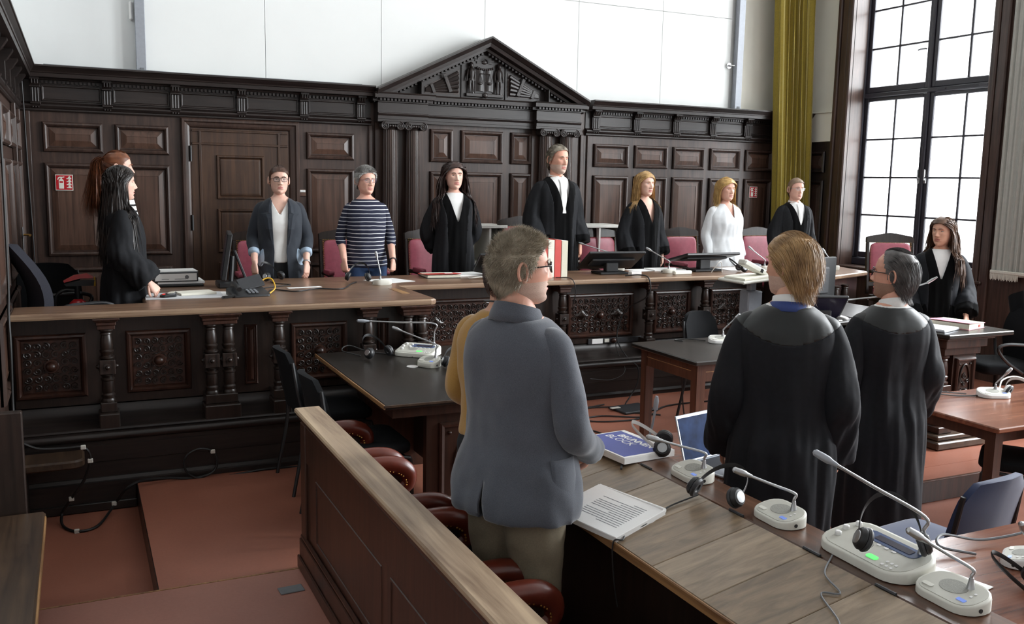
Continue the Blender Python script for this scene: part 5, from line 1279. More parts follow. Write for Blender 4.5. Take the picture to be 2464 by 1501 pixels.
def hand_geom(W_, d, up, sd, curl=0.5, size=1.0):
    """hand at wrist W_, pointing along d; up = back of the hand; sd = +1 left"""
    d = Vector(d).normalized(); up = Vector(up); up = (up-d*up.dot(d)).normalized(); sdv = d.cross(up).normalized()*(-sd)   # towards the thumb
    mb = MB(); W_ = Vector(W_); L_ = 0.085*size
    def P(a, b, c): return W_+d*a*size+sdv*b*size+up*c*size
    R = []
    for a, w, t, o in ((-.03, .024, .020, 0), (0.0, .027, .017, 0), (.03, .036, .017, .002), (.06, .041, .0155, 0), (.082, .040, .0125, -.002), (.09, .034, .010, -.004)):
        R.append([P(a, o+w*math.copysign(abs(math.cos(q))**.8, math.cos(q)), t*math.sin(q)) for q in [2*PI*i/14 for i in range(14)]])
    mb.loft(R)
    for i, (b, l, r) in enumerate(((.029, .068, .0092), (.010, .076, .0095), (-.010, .071, .0092), (-.028, .056, .0082))):
        a1 = curl*(0.75+0.06*i); p = P(.080, b, -.001); ang = 0.15*curl; pts = [P(.062, b, 0.0), p]; q = p
        for seg, fr_ in ((.45, 1.0), (.32, 1.15), (.23, 0.8)):
            ang += a1*fr_; q = q+(d*math.cos(ang)-up*math.sin(ang)+sdv*b*0.9)*l*seg*size; pts.append(q)
        mb.tube(pts, [r*1.02*size, r*size, r*.96*size, r*.88*size, r*.62*size], 8)
    p0 = P(.012, .024, -.004); pts = [p0, P(.035, .046, -.010), P(.062, .056, -.016-.010*curl), P(.085, .055, -.022-.016*curl)]
    mb.tube(pts, [.013*size, .0115*size, .0098*size, .0068*size], 8)
    return mb
def hairline_std(y, rec=0.0):
    return np.interp(y, [-.12, -.085, -.06, -.040, -.018, .004, .03, .06, .10], [.074+rec, .071+rec, .058+rec*1.1, .040+rec*1.2, .004+rec*.5, -.022, -.045, -.066, -.074])
def make_hair(parent, HV, HF, mat, n, length, width, style, headM, k, cap=0.006, rec=0.0, seed=1, body=None, part=0.0, lenvar=0.3, grav=0.0, lift=0.3, wave=0.0, low=None, vol=.10, tail=0, messy=.07):
    """strands as thin ribbons rooted on the scalp, over a closed cap"""
    rg = np.random.default_rng(seed); HVn = HV
    F4 = [f for f in HF if len(f) == 4]; C_ = np.array([HVn[list(f)].mean(0) for f in F4])
    hl = hairline_std(C_[:, 1], rec)
    m = C_[:, 2] > hl
    if low is not None: m |= (C_[:, 1] > .03) & (C_[:, 2] > low)
    sel = np.nonzero(m)[0]
    ctr = np.array([0, .008, .01])
    mb = MB(); vs_, fs_ = submesh(HVn, [F4[i] for i in sel]+([tuple(range(len(HVn)-76, len(HVn)))] if True else []), lambda f: True)
    vs_ = [np.array(v)+((np.array(v)-ctr)/np.linalg.norm(np.array(v)-ctr))*cap for v in vs_]
    capV, capF = vs_, fs_
    P0 = np.array([HVn[list(F4[i])] for i in sel]); ar = np.linalg.norm(np.cross(P0[:, 1]-P0[:, 0], P0[:, 3]-P0[:, 0]), axis=1); pr = ar/ar.sum()
    ix = rg.choice(len(sel), n, p=pr); u, v = rg.random((n, 1)), rg.random((n, 1)); Q = P0[ix]
    p = (Q[:, 0]*(1-u)+Q[:, 1]*u)*(1-v)+(Q[:, 3]*(1-u)+Q[:, 2]*u)*v
    nrm = p-ctr; nrm /= np.linalg.norm(nrm, axis=1)[:, None]; p = p+nrm*cap*0.6
    K = max(4, min(14, int(length/0.022)+3)); st = length*(1+lenvar*(rg.random(n)-0.6))/K
    if style == 'tail':
        p = np.array([0, .118, .060])+rg.normal(0, .008, (n, 3)); nrm = np.tile(np.array([0, .9, .1]), (n, 1))+rg.normal(0, .10, (n, 3))
    pts = [p]; d = nrm.copy(); root = p.copy()
    nz = rg.normal(0, 1, (n, 3)); rmax = 1.02+vol*rg.random(n)
    for s_ in range(K):
        t = s_/K; x, y, z = p[:, 0], p[:, 1], p[:, 2]
        if style == 'back': fl = np.stack([0.15*np.sign(x)*0, np.full(n, 1.0), -0.25-2.2*np.clip(y, 0, .1)/.1], 1)
        elif style == 'side': fl = np.stack([0.9*np.ones(n)*part, np.full(n, .55), -0.3-1.2*np.clip(y, 0, .1)/.1], 1)
        elif style == 'crop': fl = nrm*0.9+np.stack([0*x, np.where(z > .07, -.25, .5), np.where(z > .07, .1, -.7)], 1)
        elif style == 'tousle': fl = nrm*.55+np.stack([.25*np.sin(40*root[:, 1]), np.where(z > .05, -.55, .3), np.where(z > .05, .1, -.7)], 1)+0.35*nz
        elif style == 'long':
            sg = np.where(root[:, 0] > part, 1.0, -1.0); near = np.clip((z+.01)/.05, 0, 1); fl = np.stack([sg*near*.75, near*np.where(root[:, 1] < -.02, .35, .25), -.35-.65*(1-near)], 1)
        elif style == 'pony':
            tgt = np.array([0, .115, .062]); fl = tgt-p; fl /= np.maximum(.02, np.linalg.norm(fl, axis=1))[:, None]
        elif style == 'tail': fl = np.tile(np.array([0, .02, -2.2]), (n, 1))+.10*nz
        elif style == 'swept': fl = np.stack([0.1*np.sign(x), np.full(n, .9), -.35-1.6*np.clip(y, 0, .1)/.1], 1)
        fl = fl/np.maximum(1e-6, np.linalg.norm(fl, axis=1))[:, None]
        d = d*(lift if s_ == 0 else .45)+fl*(1.0 if style != 'tail' else min(1, .25+.5*s_))+np.array([0, 0, -grav])*(0.3+t)+nz*messy
        ev = (p-np.array([0, .006, .002]))/np.array([.0775, .102, .121])**2; en = ev/np.linalg.norm(ev, axis=1)[:, None]; rr0 = np.linalg.norm((p-np.array([0, .006, .002]))/np.array([.0775, .102, .121]), axis=1)
        if style not in ('crop', 'tousle') and s_ > 0:
            cl = np.clip((1.32-rr0)/.2, 0, 1)*(z > -.09); d = d-en*(np.maximum(0, (d*en).sum(1))*.92*cl)[:, None]
        if wave: d = d+wave*(.25+1.6*t*t)*np.stack([np.sin(s_*1.1+nz[:, 0]*1.2), np.cos(s_*0.9+nz[:, 1]*1.5), 0*x], 1)
        d = d/np.linalg.norm(d, axis=1)[:, None]; p = p+d*st[:, None]
        # keep outside head
        e = (p-np.array([0, .006, .002]))/np.array([.0775+cap, .102+cap, .121+cap]); r = np.linalg.norm(e, axis=1); ins = (r < 1) & (p[:, 2] > -.075)
        if style in ('long', 'pony', 'side', 'swept', 'back'):
            p = np.where(ins[:, None], np.array([0, .006, .002])+(p-np.array([0, .006, .002]))/np.maximum(r, .05)[:, None], p)
        if style in ('long', 'pony', 'side', 'swept', 'back'):    # and lying on it
            e = (p-np.array([0, .006, .002]))/np.array([.0775+cap, .102+cap, .121+cap]); r = np.linalg.norm(e, axis=1); over = (r > rmax) & (p[:, 2] > -.02)
            p = np.where(over[:, None], np.array([0, .006, .002])+(p-np.array([0, .006, .002]))*(rmax/np.maximum(r, .05))[:, None], p)
        if body is not None:                               # rest on neck, shoulders, back
            bz = p[:, 2]+body['neck']; hwid = np.interp(bz, [1.15, 1.30, 1.40, 1.44, 1.47, 1.50, 1.54], [.200, .205, .200, .165, .12, .08, .066]); fb = np.interp(bz, [1.15, 1.30, 1.40, 1.45, 1.50, 1.54], [.150, .140, .125, .105, .078, .066])
            e = np.stack([p[:, 0]/hwid, (p[:, 1]-body['dy'])/fb], 1); r = np.linalg.norm(e, axis=1); ins = (r < 1) & (p[:, 2] < -.10)
            if ins.any(): q = p.copy(); q[:, 0] = p[:, 0]/np.maximum(r, .08); q[:, 1] = body['dy']+(p[:, 1]-body['dy'])/np.maximum(r, .08); p = np.where(ins[:, None], q, p)
        pts.append(p)
    P = np.stack(pts, 1)                                   # n, K+1, 3
    T = np.gradient(P, axis=1); out = P-np.array([0, .01, 0]); sdv = np.cross(T, out); sdv /= np.maximum(1e-9, np.linalg.norm(sdv, axis=2))[..., None]
    tw = rg.normal(0, .55, n)[:, None, None]; no_ = np.cross(sdv, T); no_ /= np.maximum(1e-9, np.linalg.norm(no_, axis=2))[..., None]; sdv = sdv*np.cos(tw)+no_*np.sin(tw)
    wd = width*np.interp(np.linspace(0, 1, K+1), [0, .6, 1], [1, .9, .15])[None, :, None]*(0.6+.8*rg.random(n))[:, None, None]
    A_, B_ = P-sdv*wd/2, P+sdv*wd/2; VV = np.stack([A_, B_], 2).reshape(-1, 3)
    base = (np.arange(n)*(K+1)*2)[:, None]+(np.arange(K)*2)[None, :]
    FF = np.stack([base, base+1, base+3, base+2], -1).reshape(-1, 4)
    off = len(VV); allV = np.concatenate([VV, np.array(capV)]); M3 = np.array(headM.to_3x3()); t3 = np.array(headM.translation)
    allV = (allV @ M3.T+t3)*k
    me = bpy.data.meshes.new('hair'); me.from_pydata(allV.tolist(), [], FF.tolist()+[tuple(i+off for i in f) for f in capF]); me.materials.append(MATS[mat]); smooth_mesh(me, 180)
    o = bpy.data.objects.new('hair', me); COL.objects.link(o); o.parent = parent; return o
def glasses(parent, headM, k, mat='frame_black', wr=.0225, hr=.0165, square=3.0, thick=.0014):
    fr_ = MB(); ln = MB()
    for sg in (-1, 1):
        rim = []
        for i in range(24):
            a = 2*PI*i/24; c, s = math.cos(a), math.sin(a); rim.append((sg*.032+wr*math.copysign(abs(c)**(2/square), c), -.0975+.010*((abs(sg*.032+wr*c)/.055)**2), .004+hr*math.copysign(abs(s)**(2/square), s)))
        fr_.tube(rim+[rim[0]], thick, 6); ln.add(rim, [tuple(range(24))])
        fr_.tube(bez([(sg*.0545, -.088, .010), (sg*.068, -.075, .011), (sg*.0765, -.03, .010), (sg*.079, .010, .010), (sg*.078, .028, -.004)], 14), [thick*1.1]*13 if False else thick*1.15, 6)
    fr_.tube([(-.0105, -.099, .009), (0, -.1035, .011), (.0105, -.099, .009)], thick, 6)
    for m_ in (fr_, ln): m_.v = [tuple((headM @ Vector(p))*k) for p in m_.v]
    o = fr_.build('glasses', mat, parent, smooth=True); ln.build('lens', 'lens_glass', o)
def collar(parent, k, name, mat, r0=.066, r1=.060, z0=1.455, z1=1.505, dy=0.006, gap=0.0, fold=0.0, tilt=.012, pts=0.0):
    """shirt or coat collar round the neck, open at the front by gap radians; higher at the back; pts lengthens the front points"""
    n = 41; A = np.linspace(gap, 2*PI-gap, n)
    def rg_(r, z, extra=0.0): return [((r)*math.sin(a)*.97, dy-r*math.cos(a), z-tilt*(1+math.cos(a))-extra*max(0, math.cos(a))**4) for a in A]
    rings = [rg_(r0, z0), rg_((r0+r1)/2, (z0+z1)/2), rg_(r1, z1)]
    if fold: rings += [rg_(r1+.006, z1+.001), rg_(r0+.006, z1-.55*fold, pts*.5), rg_(r0+.013, z1-fold, pts)]
    V = [tuple(c*k for c in p) for r in rings for p in r]; F = [(q*n+i, q*n+i+1, (q+1)*n+i+1, (q+1)*n+i) for q in range(len(rings)-1) for i in range(n-1)]
    o = MB().add(V, F).build(name, mat, parent, smooth=True, angle=70)
    md = o.modifiers.new('t', 'SOLIDIFY'); md.thickness = .003*k; return o

def person(label, loc, rot, fig, skin, head, clothes, hair, hands=True, hand_curl=0.6, hand_dir=None, legs=True, shoes=True):
    """head: dict(yaw (deg, relative to body), pitch, roll, jaw, width, nose, full, brow mat, stubble, glasses)"""
    root = thing('person', label, 'person', loc, math.radians(rot), 'people standing in the courtroom'); k = fig.k
    # --- body: one mesh (torso, neck, arms, legs, head, hands)
    b = MB(); b.loft([fig.ring(z) for z in (.80, .88, .95, 1.02, 1.10, 1.18, 1.25, 1.32, 1.38, 1.41, 1.435, 1.46, 1.48)])
    for sd in 'RL': b.add(*(lambda m: (m.v, m.f))(arm_tube(fig, sd, [.05, .052, .047, .040, .036, .028])))
    if legs:
        for s_ in (-1, 1): b.add(*(lambda m: (m.v, m.f))(leg_tube(fig, s_, [.085, .08, .058, .055, .036])))
    HM = Matrix.Translation((0, head.get('dy', -.012)+fig.lean*0.6, 1.51)) @ Matrix.Rotation(math.radians(head.get('yaw', 0)), 4, 'Z') @ Matrix.Rotation(math.radians(head.get('pitch', 0)), 4, 'X') @ Matrix.Rotation(math.radians(head.get('roll', 0)), 4, 'Y') @ Matrix.Translation((0, 0, .1155)) @ Matrix.Scale(1.05, 4)
    nb = HM @ Vector((0, .022, -.06)); b.tube([(0, .012+fig.lean*.5, 1.42), (0, .010+fig.lean*.55, 1.47), nb.lerp(Vector((0, .01, 1.47)), .5), nb], [.064, head.get('neck', .050)+.003, head.get('neck', .050), head.get('neck', .050)], 18)
    V, N, F = remesh(b, 0.014, 4)
    body = MB().add(V*k, F); nbody = len(body.f)
    HV, HF = head_geom(head.get('jaw', 1), head.get('width', 1), head.get('nose', 1), head.get('full', 0))
    hv = [tuple((HM @ Vector(p))*k) for p in HV]; body.add(hv, HF); nh = len(body.f)
    for sg in (-1, 1):
        e = ear_geom(sg); body.add([tuple((HM @ Vector(p))*k) for p in e.v], e.f)
    for sg in (-1, 1):                                     # upper eyelids
        R = [[HM @ (Vector((sg*.031, -.0605, .0065))+Vector((.0138*math.sin(a)*math.cos(t), -.0138*math.cos(a)*math.cos(t), .0138*math.sin(t)))) for a in np.linspace(-1.25, 1.25, 11)] for t in np.linspace(.22, 1.2, 5)]
        body.loft([[tuple(p*k) for p in r] for r in R], cap=False, closed=False)
    if hands:
        for sd in 'RL':
            E_, W_ = [Vector(p) for p in fig.arms[sd]]; hd_ = (hand_dir or {}).get(sd, (W_-E_).normalized()); s_ = -1 if sd == 'R' else 1
            h_ = hand_geom(W_, hd_, (s_*.75, -.65, 0.15) if not (hand_dir and sd+'u' in hand_dir) else hand_dir[sd+'u'], s_, hand_curl, 0.97); body.add([tuple(Vector(p)*k) for p in h_.v], h_.f)
    bo = body.build('body', skin, root, smooth=True, angle=180)
    me = bo.data; me.materials.append(MATS[skin+'_lip']); me.materials.append(MATS[head.get('stubble') or skin])
    HA = np.array(HV); nf = len(HF)
    for i, f in enumerate(HF):
        c = HA[list(f)].mean(0) if len(f) == 4 else np.array([0, 1, 0])
        if c[1] < -.07 and abs(c[0]) < .0225 and -.0735 < c[2]+.25*abs(c[0])*0 < -.0525+(-.12*abs(c[0])): me.polygons[nbody+i].material_index = 1
        elif head.get('stubble') and ((c[2] < -.040 and c[1] < .03 and abs(c[0]) > .012 and c[2] < -.03-.4*max(0, -.05-c[1])) or (c[2] < -.075 and c[1] < .02) or (-.052 < c[2] < -.040 and abs(c[0]) < .02 and c[1] < -.07)): me.polygons[nbody+i].material_index = 2
    for sg in (-1, 1):
        ey = MB().sphere((sg*.031, -.0605, .0065), .0128, 14, 10); ey.v = [tuple((HM @ Vector(p))*k) for p in ey.v]; eo = ey.build('eye', 'eye_white', root, smooth=True)
        ir = MB().sphere((sg*.031-.0005*sg, -.0685, .0060), .0058, 12, 8, (1, .9, 1)); ir.v = [tuple((HM @ Vector(p))*k) for p in ir.v]; ir.build('iris', 'iris', eo, smooth=True)
        la = MB().tube([HM @ Vector((sg*.031+.0135*math.sin(a), -.0605-.0143*math.cos(a), .0100-.003*a*a)) for a in np.linspace(-1.1, 1.1, 9)], .0011, 5); la.v = [tuple(Vector(p)*k) for p in la.v]; la.build('lashes', 'iris', eo)
        br = MB().tube([HM @ Vector((sg*x, y, z)) for x, y, z in ((.013, -.094, .0235), (.022, -.0935, .0275), (.034, -.089, .0285), (.046, -.078, .0235))], [.0030, .0038, .0032, .0014], 6); br.v = [tuple(Vector(p)*k) for p in br.v]; br.build('eyebrow', head.get('brow', 'hair_brown'), root, smooth=True)
    if head.get('glasses'): glasses(root, HM, k, **head['glasses'])
    for hs in (hair if isinstance(hair, list) else [hair]):
        if hs: make_hair(root, HV, HF, headM=HM, k=k, **hs)
    clothes(root, fig, k, HM)
    if shoes:
        for sd in (-1, 1):
            R = []
            for y, w, h_ in ((.09, .03, .05), (.06, .038, .07), (0, .04, .085), (-.06, .045, .06), (-.13, .047, .045), (-.17, .032, .03)):
                R.append([((sd*.095+w*math.cos(2*PI*i/12))*k, y*k, (h_/2+h_/2*math.sin(2*PI*i/12)+.001)*k) for i in range(12)])
            MB().loft(R).build('shoe', 'shoe', root, smooth=True)
    return root
# ---------------------------------------------------------------- garments
def trousers(mat, r=(.115, .105, .085, .072, .068), waist=1.04, off=0.012):
    def fn(root, fig, k, HM):
        b = MB(); b.loft([fig.ring(z, off) for z in (.80, .88, .95, 1.0, waist)])
        for s_ in (-1, 1): m = leg_tube(fig, s_, list(r)); b.add(m.v, m.f)
        V, N, F = remesh(b, .014, 4); V = folds(V, N, lambda P: .010*np.clip((.82-P[:, 2])/.2, 0, 1), 12, 8); cloth_parts(V, F, k, root, [], ('trousers', mat))
    return fn
def robe(mat='robe', hem=.24, vdepth=1.22, vwidth=.085, velvet=True, yoke=False, flare=.235, sleeve=(.066, .078, .084, .092, .100, .106), shirt='white_cloth', shirt_top=True, collar_kw=None, tie=False, seed=0.0, under_skin=False, cuff=True, fold=.020, neck_z=1.478, puff=0.0, ext=-.015):
    def fn(root, fig, k, HM):
        b = MB(); R = []
        for z in (hem, .45, .65, .80, .90, 1.0, 1.10, 1.2, 1.30, 1.37, 1.405, 1.43, 1.455, neck_z):
            w, f, bb = fig.sec(max(z, .86), .034)
            t = np.clip((1.05-z)/.8, 0, 1); w += (flare-w)*t*0.75; f += (flare*.78-f)*t*0.75; bb += (flare*.85-bb)*t*.75
            if z < 1.2: sm = max(0, 1.2-z); f = max(f, fig.sec(1.22, .034)[1]*.97); w = max(w, .178*fig.g); bb = max(bb, .122)
            R.append(ell(0, fig.lean*(min(z, 1.5)-.9), z, w, f, bb, 36))
        b.loft(R)
        V, N, F = remesh_many([b]+[arm_tube(fig, sd, [.050, sleeve[0]+puff]+list(sleeve[1:]), ext=ext, n=18) for sd in 'RL'], .0125, 6)
        V = folds(V, N, lambda P: np.interp(P[:, 2], [hem, .9, 1.25, 1.40, 1.45], [fold*1.25, fold, fold*.55, .004, .001]), 15, 1.3, seed)
        reg = []
        if velvet:
            if cuff:
                for sd in 'RL': reg.append(('velvet_cuff', 'velvet', near_arm(fig, sd, .70, .135)))
            reg.append(('velvet_facing', 'velvet', lambda x, y, z: mx(y+.02, np.abs(x)-np.interp(z, [.2, 1.0, 1.25, 1.36, 1.42, 1.5], [.085, .088, .10, .128, .135, .12]), z-1.47)))
            reg.append(('velvet_collar', 'velvet', lambda x, y, z: mx(1.405-z, np.abs(x)-.13, -.02-y)))
        if yoke: reg.append(('yoke', 'satin_yoke', lambda x, y, z: mx(-.06-y, 1.325+1.9*x*x+(.02 if yoke == 2 else 0)-z, np.abs(x)-.20)))
        cloth_parts(V, F, k, root, reg, ('robe', mat), drop=(lambda x, y, z: mx(y+.03, vdepth-z, np.abs(x)-vwidth*(z-vdepth)/(1.47-vdepth))) if vdepth < 1.5 else None)
        if shirt:
            b = MB(); b.loft([fig.ring(z, .012) for z in (1.10, 1.18, 1.25, 1.32, 1.38, 1.41, 1.435, 1.46, 1.476)]); V, N, F = remesh(b, .012, 3)
            cloth_parts(V, F, k, root, [], ('shirt', shirt), thick=0, drop=(lambda x, y, z: mx(y+.03, 1.36-z, np.abs(x)-.055*(z-1.36)/.11)) if under_skin else None)
        if collar_kw: collar(root, k, **collar_kw)
        if tie:
            f = [fig.sec(z, .026)[1] for z in (1.16, 1.25, 1.34, 1.42, 1.455)]
            m = MB().loft([[(sx*w*k, (-ff-dy+fig.lean*(z-.9))*k, z*k) for sx, dy in ((-1, 0), (0, .008), (1, 0), (0, -.006))] for (z, w), ff in zip(((1.16, .036), (1.25, .032), (1.34, .026), (1.42, .019), (1.455, .024)), f)])
            m.build('tie', 'white_cloth', root, smooth=True)
    return fn
def both(*fs):
    def fn(root, fig, k, HM):
        for f in fs: f(root, fig, k, HM)
    return fn
def top(name, mat, zlo=.84, off=.02, sleeve=(.046, .058, .055, .050, .045, .041), sl_end=None, neck=1.47, neck_drop=None, amp=.007, flare=0.0, voxel=.0125, fx=9, fz=6, regions=None, ext=-.02, seed=0.0, drop2=None, thick=.005):
    def fn(root, fig, k, HM):
        b = MB(); R = []
        for z in (zlo, zlo+.06, .95, 1.02, 1.10, 1.18, 1.25, 1.32, 1.38, 1.41, 1.435, 1.455, neck):
            if z < zlo: continue
            w, f, bb = fig.sec(max(z, .80), off); t = np.clip((1.12-z)/.3, 0, 1)*flare; R.append(ell(0, fig.lean*(z-.9), z, w+t, f+t, bb+t, 36))
        b.loft(R); sl = []
        for sd in 'RL':
            g = fig
            if sl_end is not None:
                E_, W_ = [Vector(p) for p in fig.arms[sd]]; g = Fig.__new__(Fig); g.__dict__.update(fig.__dict__); g.arms = dict(fig.arms); g.arms[sd] = (tuple(E_), tuple(E_.lerp(W_, sl_end)))
            sl.append(arm_tube(g, sd, list(sleeve), ext=ext, n=16))
        V, N, F = remesh_many([b]+sl, voxel, 5); V = folds(V, N, lambda P: np.interp(P[:, 2], [.8, 1.2, 1.42, 1.47], [amp*1.2, amp, amp*.4, 0]), fx, fz, seed)
        cloth_parts(V, F, k, root, regions(fig) if regions else [], (name, mat), drop=[g for g in (neck_drop, drop2) if g], thick=thick)
    return fn
def vneck(z0, w, ztop=1.47): return lambda x, y, z: mx(y+.03, z0-z, np.abs(x)-w*(z-z0)/(ztop-z0))
# ---------------------------------------------------------------- the people in the room
def stand(px, ytop, Y, zf, dy=60):
    p = ony(px, ytop, Y); q = ony(px, ytop+dy, Y); return (float(q[0]), Y, zf), float(p[2]-zf)
ARM_DESK = {'R': ((-.232, .02, 1.11), (-.222, -.19, .90)), 'L': ((.232, .02, 1.11), (.222, -.19, .90))}
ARM_HANG = {'R': ((-.222, .03, 1.11), (-.225, -.06, .87)), 'L': ((.222, .03, 1.11), (.225, -.06, .87))}
ARM_BACK = {'R': ((-.225, .08, 1.11), (-.12, .15, .92)), 'L': ((.225, .08, 1.11), (.12, .15, .92))}
ARM_FOLD = {'R': ((-.232, .02, 1.11), (-.09, -.215, 1.02)), 'L': ((.232, .02, 1.11), (.09, -.215, 1.02))}
DOWN = {'R': (0, -.10, -1), 'L': (0, -.10, -1)}
NK = {'neck': 1.632, 'dy': 0.0}
def blazer_regions(fig): return [('cuff', 'cuff_blue', near_arm(fig, sd, .50, .085)) for sd in 'RL']
def lapels(root, fig, k, HM):
    for sd in (-1, 1):
        mb = MB(); R = []
        for z, xi, xo in ((1.02, .055, .060), (1.10, .062, .095), (1.20, .070, .120), (1.30, .074, .140), (1.335, .075, .165), (1.345, .073, .120), (1.40, .070, .115), (1.45, .066, .095)):
            f = fig.sec(z, .030)[1]; fo = f*(1-(xo/.22)**2*.42); R.append([(sd*xi*k, (-f*(1-(xi/.22)**2*.3)-.010)*k, z*k), (sd*(xi+xo)/2*k, (-(f+fo)/2-.014)*k, z*k), (sd*xo*k, (-fo-.008)*k, z*k)])
        V = [p for r in R for p in r]; F = [(q*3+i, q*3+i+1, q*3+4+i, q*3+3+i) for q in range(len(R)-1) for i in range(2)]
        o = MB().add(V, F).build('lapel', 'blazer', root); md = o.modifiers.new('t', 'SOLIDIFY'); md.thickness = .006
def watch(fig_arm_side, mat='black_plastic'):
    def fn(root, fig, k, HM):
        E_, W_ = [Vector(p) for p in fig.arms[fig_arm_side]]; d = (W_-E_).normalized(); c = W_-d*.01
        a = d.orthogonal().normalized(); b = d.cross(a); m = MB().tube([c+(a*math.cos(t)+b*math.sin(t))*.031 for t in np.linspace(0, 2*PI, 17)], .007, 6); m.v = [tuple(Vector(p)*k) for p in m.v]; m.build('watch', mat, root, smooth=True)
    return fn

l, h = stand(672, 400, 7.72, ZP)
person('woman in a dark blazer over a white top, wearing black glasses', l, -10, Fig(h, .98, .97, bust=.022, arms=ARM_DESK), 'skin_light',
       dict(yaw=6, pitch=-2, brow='hair_brown', full=.7, glasses=dict(mat='frame_black', wr=.0235, hr=.017, thick=.0019)),
       both(trousers('dark_trousers', waist=.97), top('t_shirt', 'white_cloth', .90, .020, (.05, .055, .05, .048), sl_end=0.0, neck=1.45, neck_drop=vneck(1.32, .085), amp=.004),
            top('blazer', 'blazer', .76, .040, (.050, .068, .064, .060, .056, .054), sl_end=.72, neck_drop=lambda x, y, z: mx(y+.03, np.abs(x)-np.interp(z, [.7, 1.0, 1.1, 1.46], [.07, .052, .06, .075])), amp=.008, flare=.03, regions=blazer_regions, thick=.006), lapels, watch('L', 'steel')),
       dict(mat='hair_brown', n=2500, length=.13, width=.003, style='pony', cap=.007, seed=3, lift=.1), hand_curl=.35, hand_dir=DOWN)
l, h = stand(880, 403, 7.72, ZP)
person('woman with short grey hair in a navy and white striped top', l, -8, Fig(h, 1.0, .95, bust=.020, belly=.01, arms=ARM_DESK), 'skin_pink',
       dict(yaw=20, brow='hair_grey', glasses=dict(mat='frame_violet', wr=.0235, hr=.0145)),
       both(trousers('blue_trousers'), top('striped_top', 'navy_stripes', .83, .026, (.044, .056, .053, .048, .044, .041), sl_end=.45, neck=1.462, amp=.007), watch('L')),
       dict(mat='hair_grey', n=4500, length=.022, width=.003, style='crop', cap=.008, seed=5, lift=.4), hand_curl=1.1, hand_dir=DOWN)
l, h = stand(1092, 392, 7.80, ZP)
person('young woman with long dark wavy hair in a black robe, smiling slightly', l, -6, Fig(h, .95, .95, bust=.022, arms=ARM_BACK), 'skin_light', dict(yaw=2, brow='hair_dark', pitch=-2),
       robe('robe', shirt='white_cloth', collar_kw=dict(name='shirt_collar', mat='white_cloth', gap=.45, r0=.070, r1=.060, z0=1.44, z1=1.492, fold=.035, pts=.03), vdepth=1.19, vwidth=.085, seed=2.0, sleeve=(.062, .070, .075, .080, .085, .085), flare=.22),
       dict(mat='hair_dark', n=5200, length=.44, width=.0055, style='long', cap=.018, seed=7, body=NK, part=.0, wave=.16, vol=.22, lenvar=.25, lift=.15), hands=False)
l, h = stand(1340, 350, 7.80, ZP)
person('tall man with short grey hair in a black judge\'s robe and white tie', l, 2, Fig(h, 1.0, 1.0, arms=ARM_HANG), 'skin_ruddy', dict(yaw=10, pitch=2, brow='hair_saltpepper', stubble='stubble_grey', jaw=1.04, neck=.056),
       robe('robe', vdepth=1.18, vwidth=.09, tie=True, collar_kw=dict(name='shirt_collar', mat='white_cloth', gap=.16, r0=.070, r1=.064, z0=1.44, z1=1.505, fold=.042, pts=.02), seed=5.0, flare=.235, sleeve=(.066, .078, .084, .092, .098, .098)),
       dict(mat='hair_saltpepper', n=2600, length=.045, width=.003, style='swept', cap=.010, seed=9, rec=.010, lift=.8), hand_curl=.7, hand_dir=DOWN)
l, h = stand(1550, 415, 7.78, ZP)
person('blonde woman in a black robe with bare neckline', l, 4, Fig(h, .96, .95, bust=.018, arms=ARM_HANG), 'skin_light', dict(yaw=4, brow='hair_blond', pitch=0),
       robe('robe', vdepth=1.21, vwidth=.075, shirt=None, seed=8.0, flare=.22, sleeve=(.062, .070, .076, .084, .092, .096)),
       dict(mat='hair_blond', n=3200, length=.26, width=.0052, style='long', cap=.013, seed=11, vol=.18, body=NK, part=-.015, lenvar=.25, lift=.25), hand_curl=.5, hand_dir=DOWN)
l, h = stand(1745, 430, 7.78, ZP)
person('blonde woman with a chin-length bob in a loose white blouse', l, 2, Fig(h, 1.10, 1.0, bust=.035, belly=.03, arms=ARM_HANG), 'skin_pink', dict(yaw=-2, brow='hair_blond', full=1.0, width=1.03),
       both(trousers('dark_trousers'), top('blouse', 'blouse', .70, .034, (.052, .068, .070, .066, .060, .052), neck_drop=vneck(1.30, .06), amp=.014, flare=.045, fx=12, fz=3, ext=.0)),
       dict(mat='hair_blonde2', n=3200, length=.20, width=.0052, style='long', cap=.016, seed=13, vol=.22, body=NK, part=.02, lenvar=.2, lift=.4), hand_curl=.5, hand_dir=DOWN)
l, h = stand(1912, 430, 7.80, ZP)
person('man with thin glasses in a black robe and white tie, in front of the curtain', l, -8, Fig(h, 1.02, 1.0, arms=ARM_HANG), 'skin_pink', dict(yaw=-2, neck=.056, brow='hair_lightbrown', full=.6, glasses=dict(mat='steel', wr=.021, hr=.014, thick=.0011)),
       robe('robe', vdepth=1.20, vwidth=.095, tie=True, collar_kw=dict(name='shirt_collar', mat='white_cloth', gap=.16, r0=.070, r1=.064, z0=1.44, z1=1.505, fold=.042, pts=.02), seed=11.0),
       dict(mat='hair_lightbrown', n=2200, length=.045, width=.003, style='side', cap=.008, seed=15, rec=.008, part=1.0, lift=.5), hand_curl=.6, hand_dir=DOWN)
l, h = stand(281, 364, 7.38, ZP)
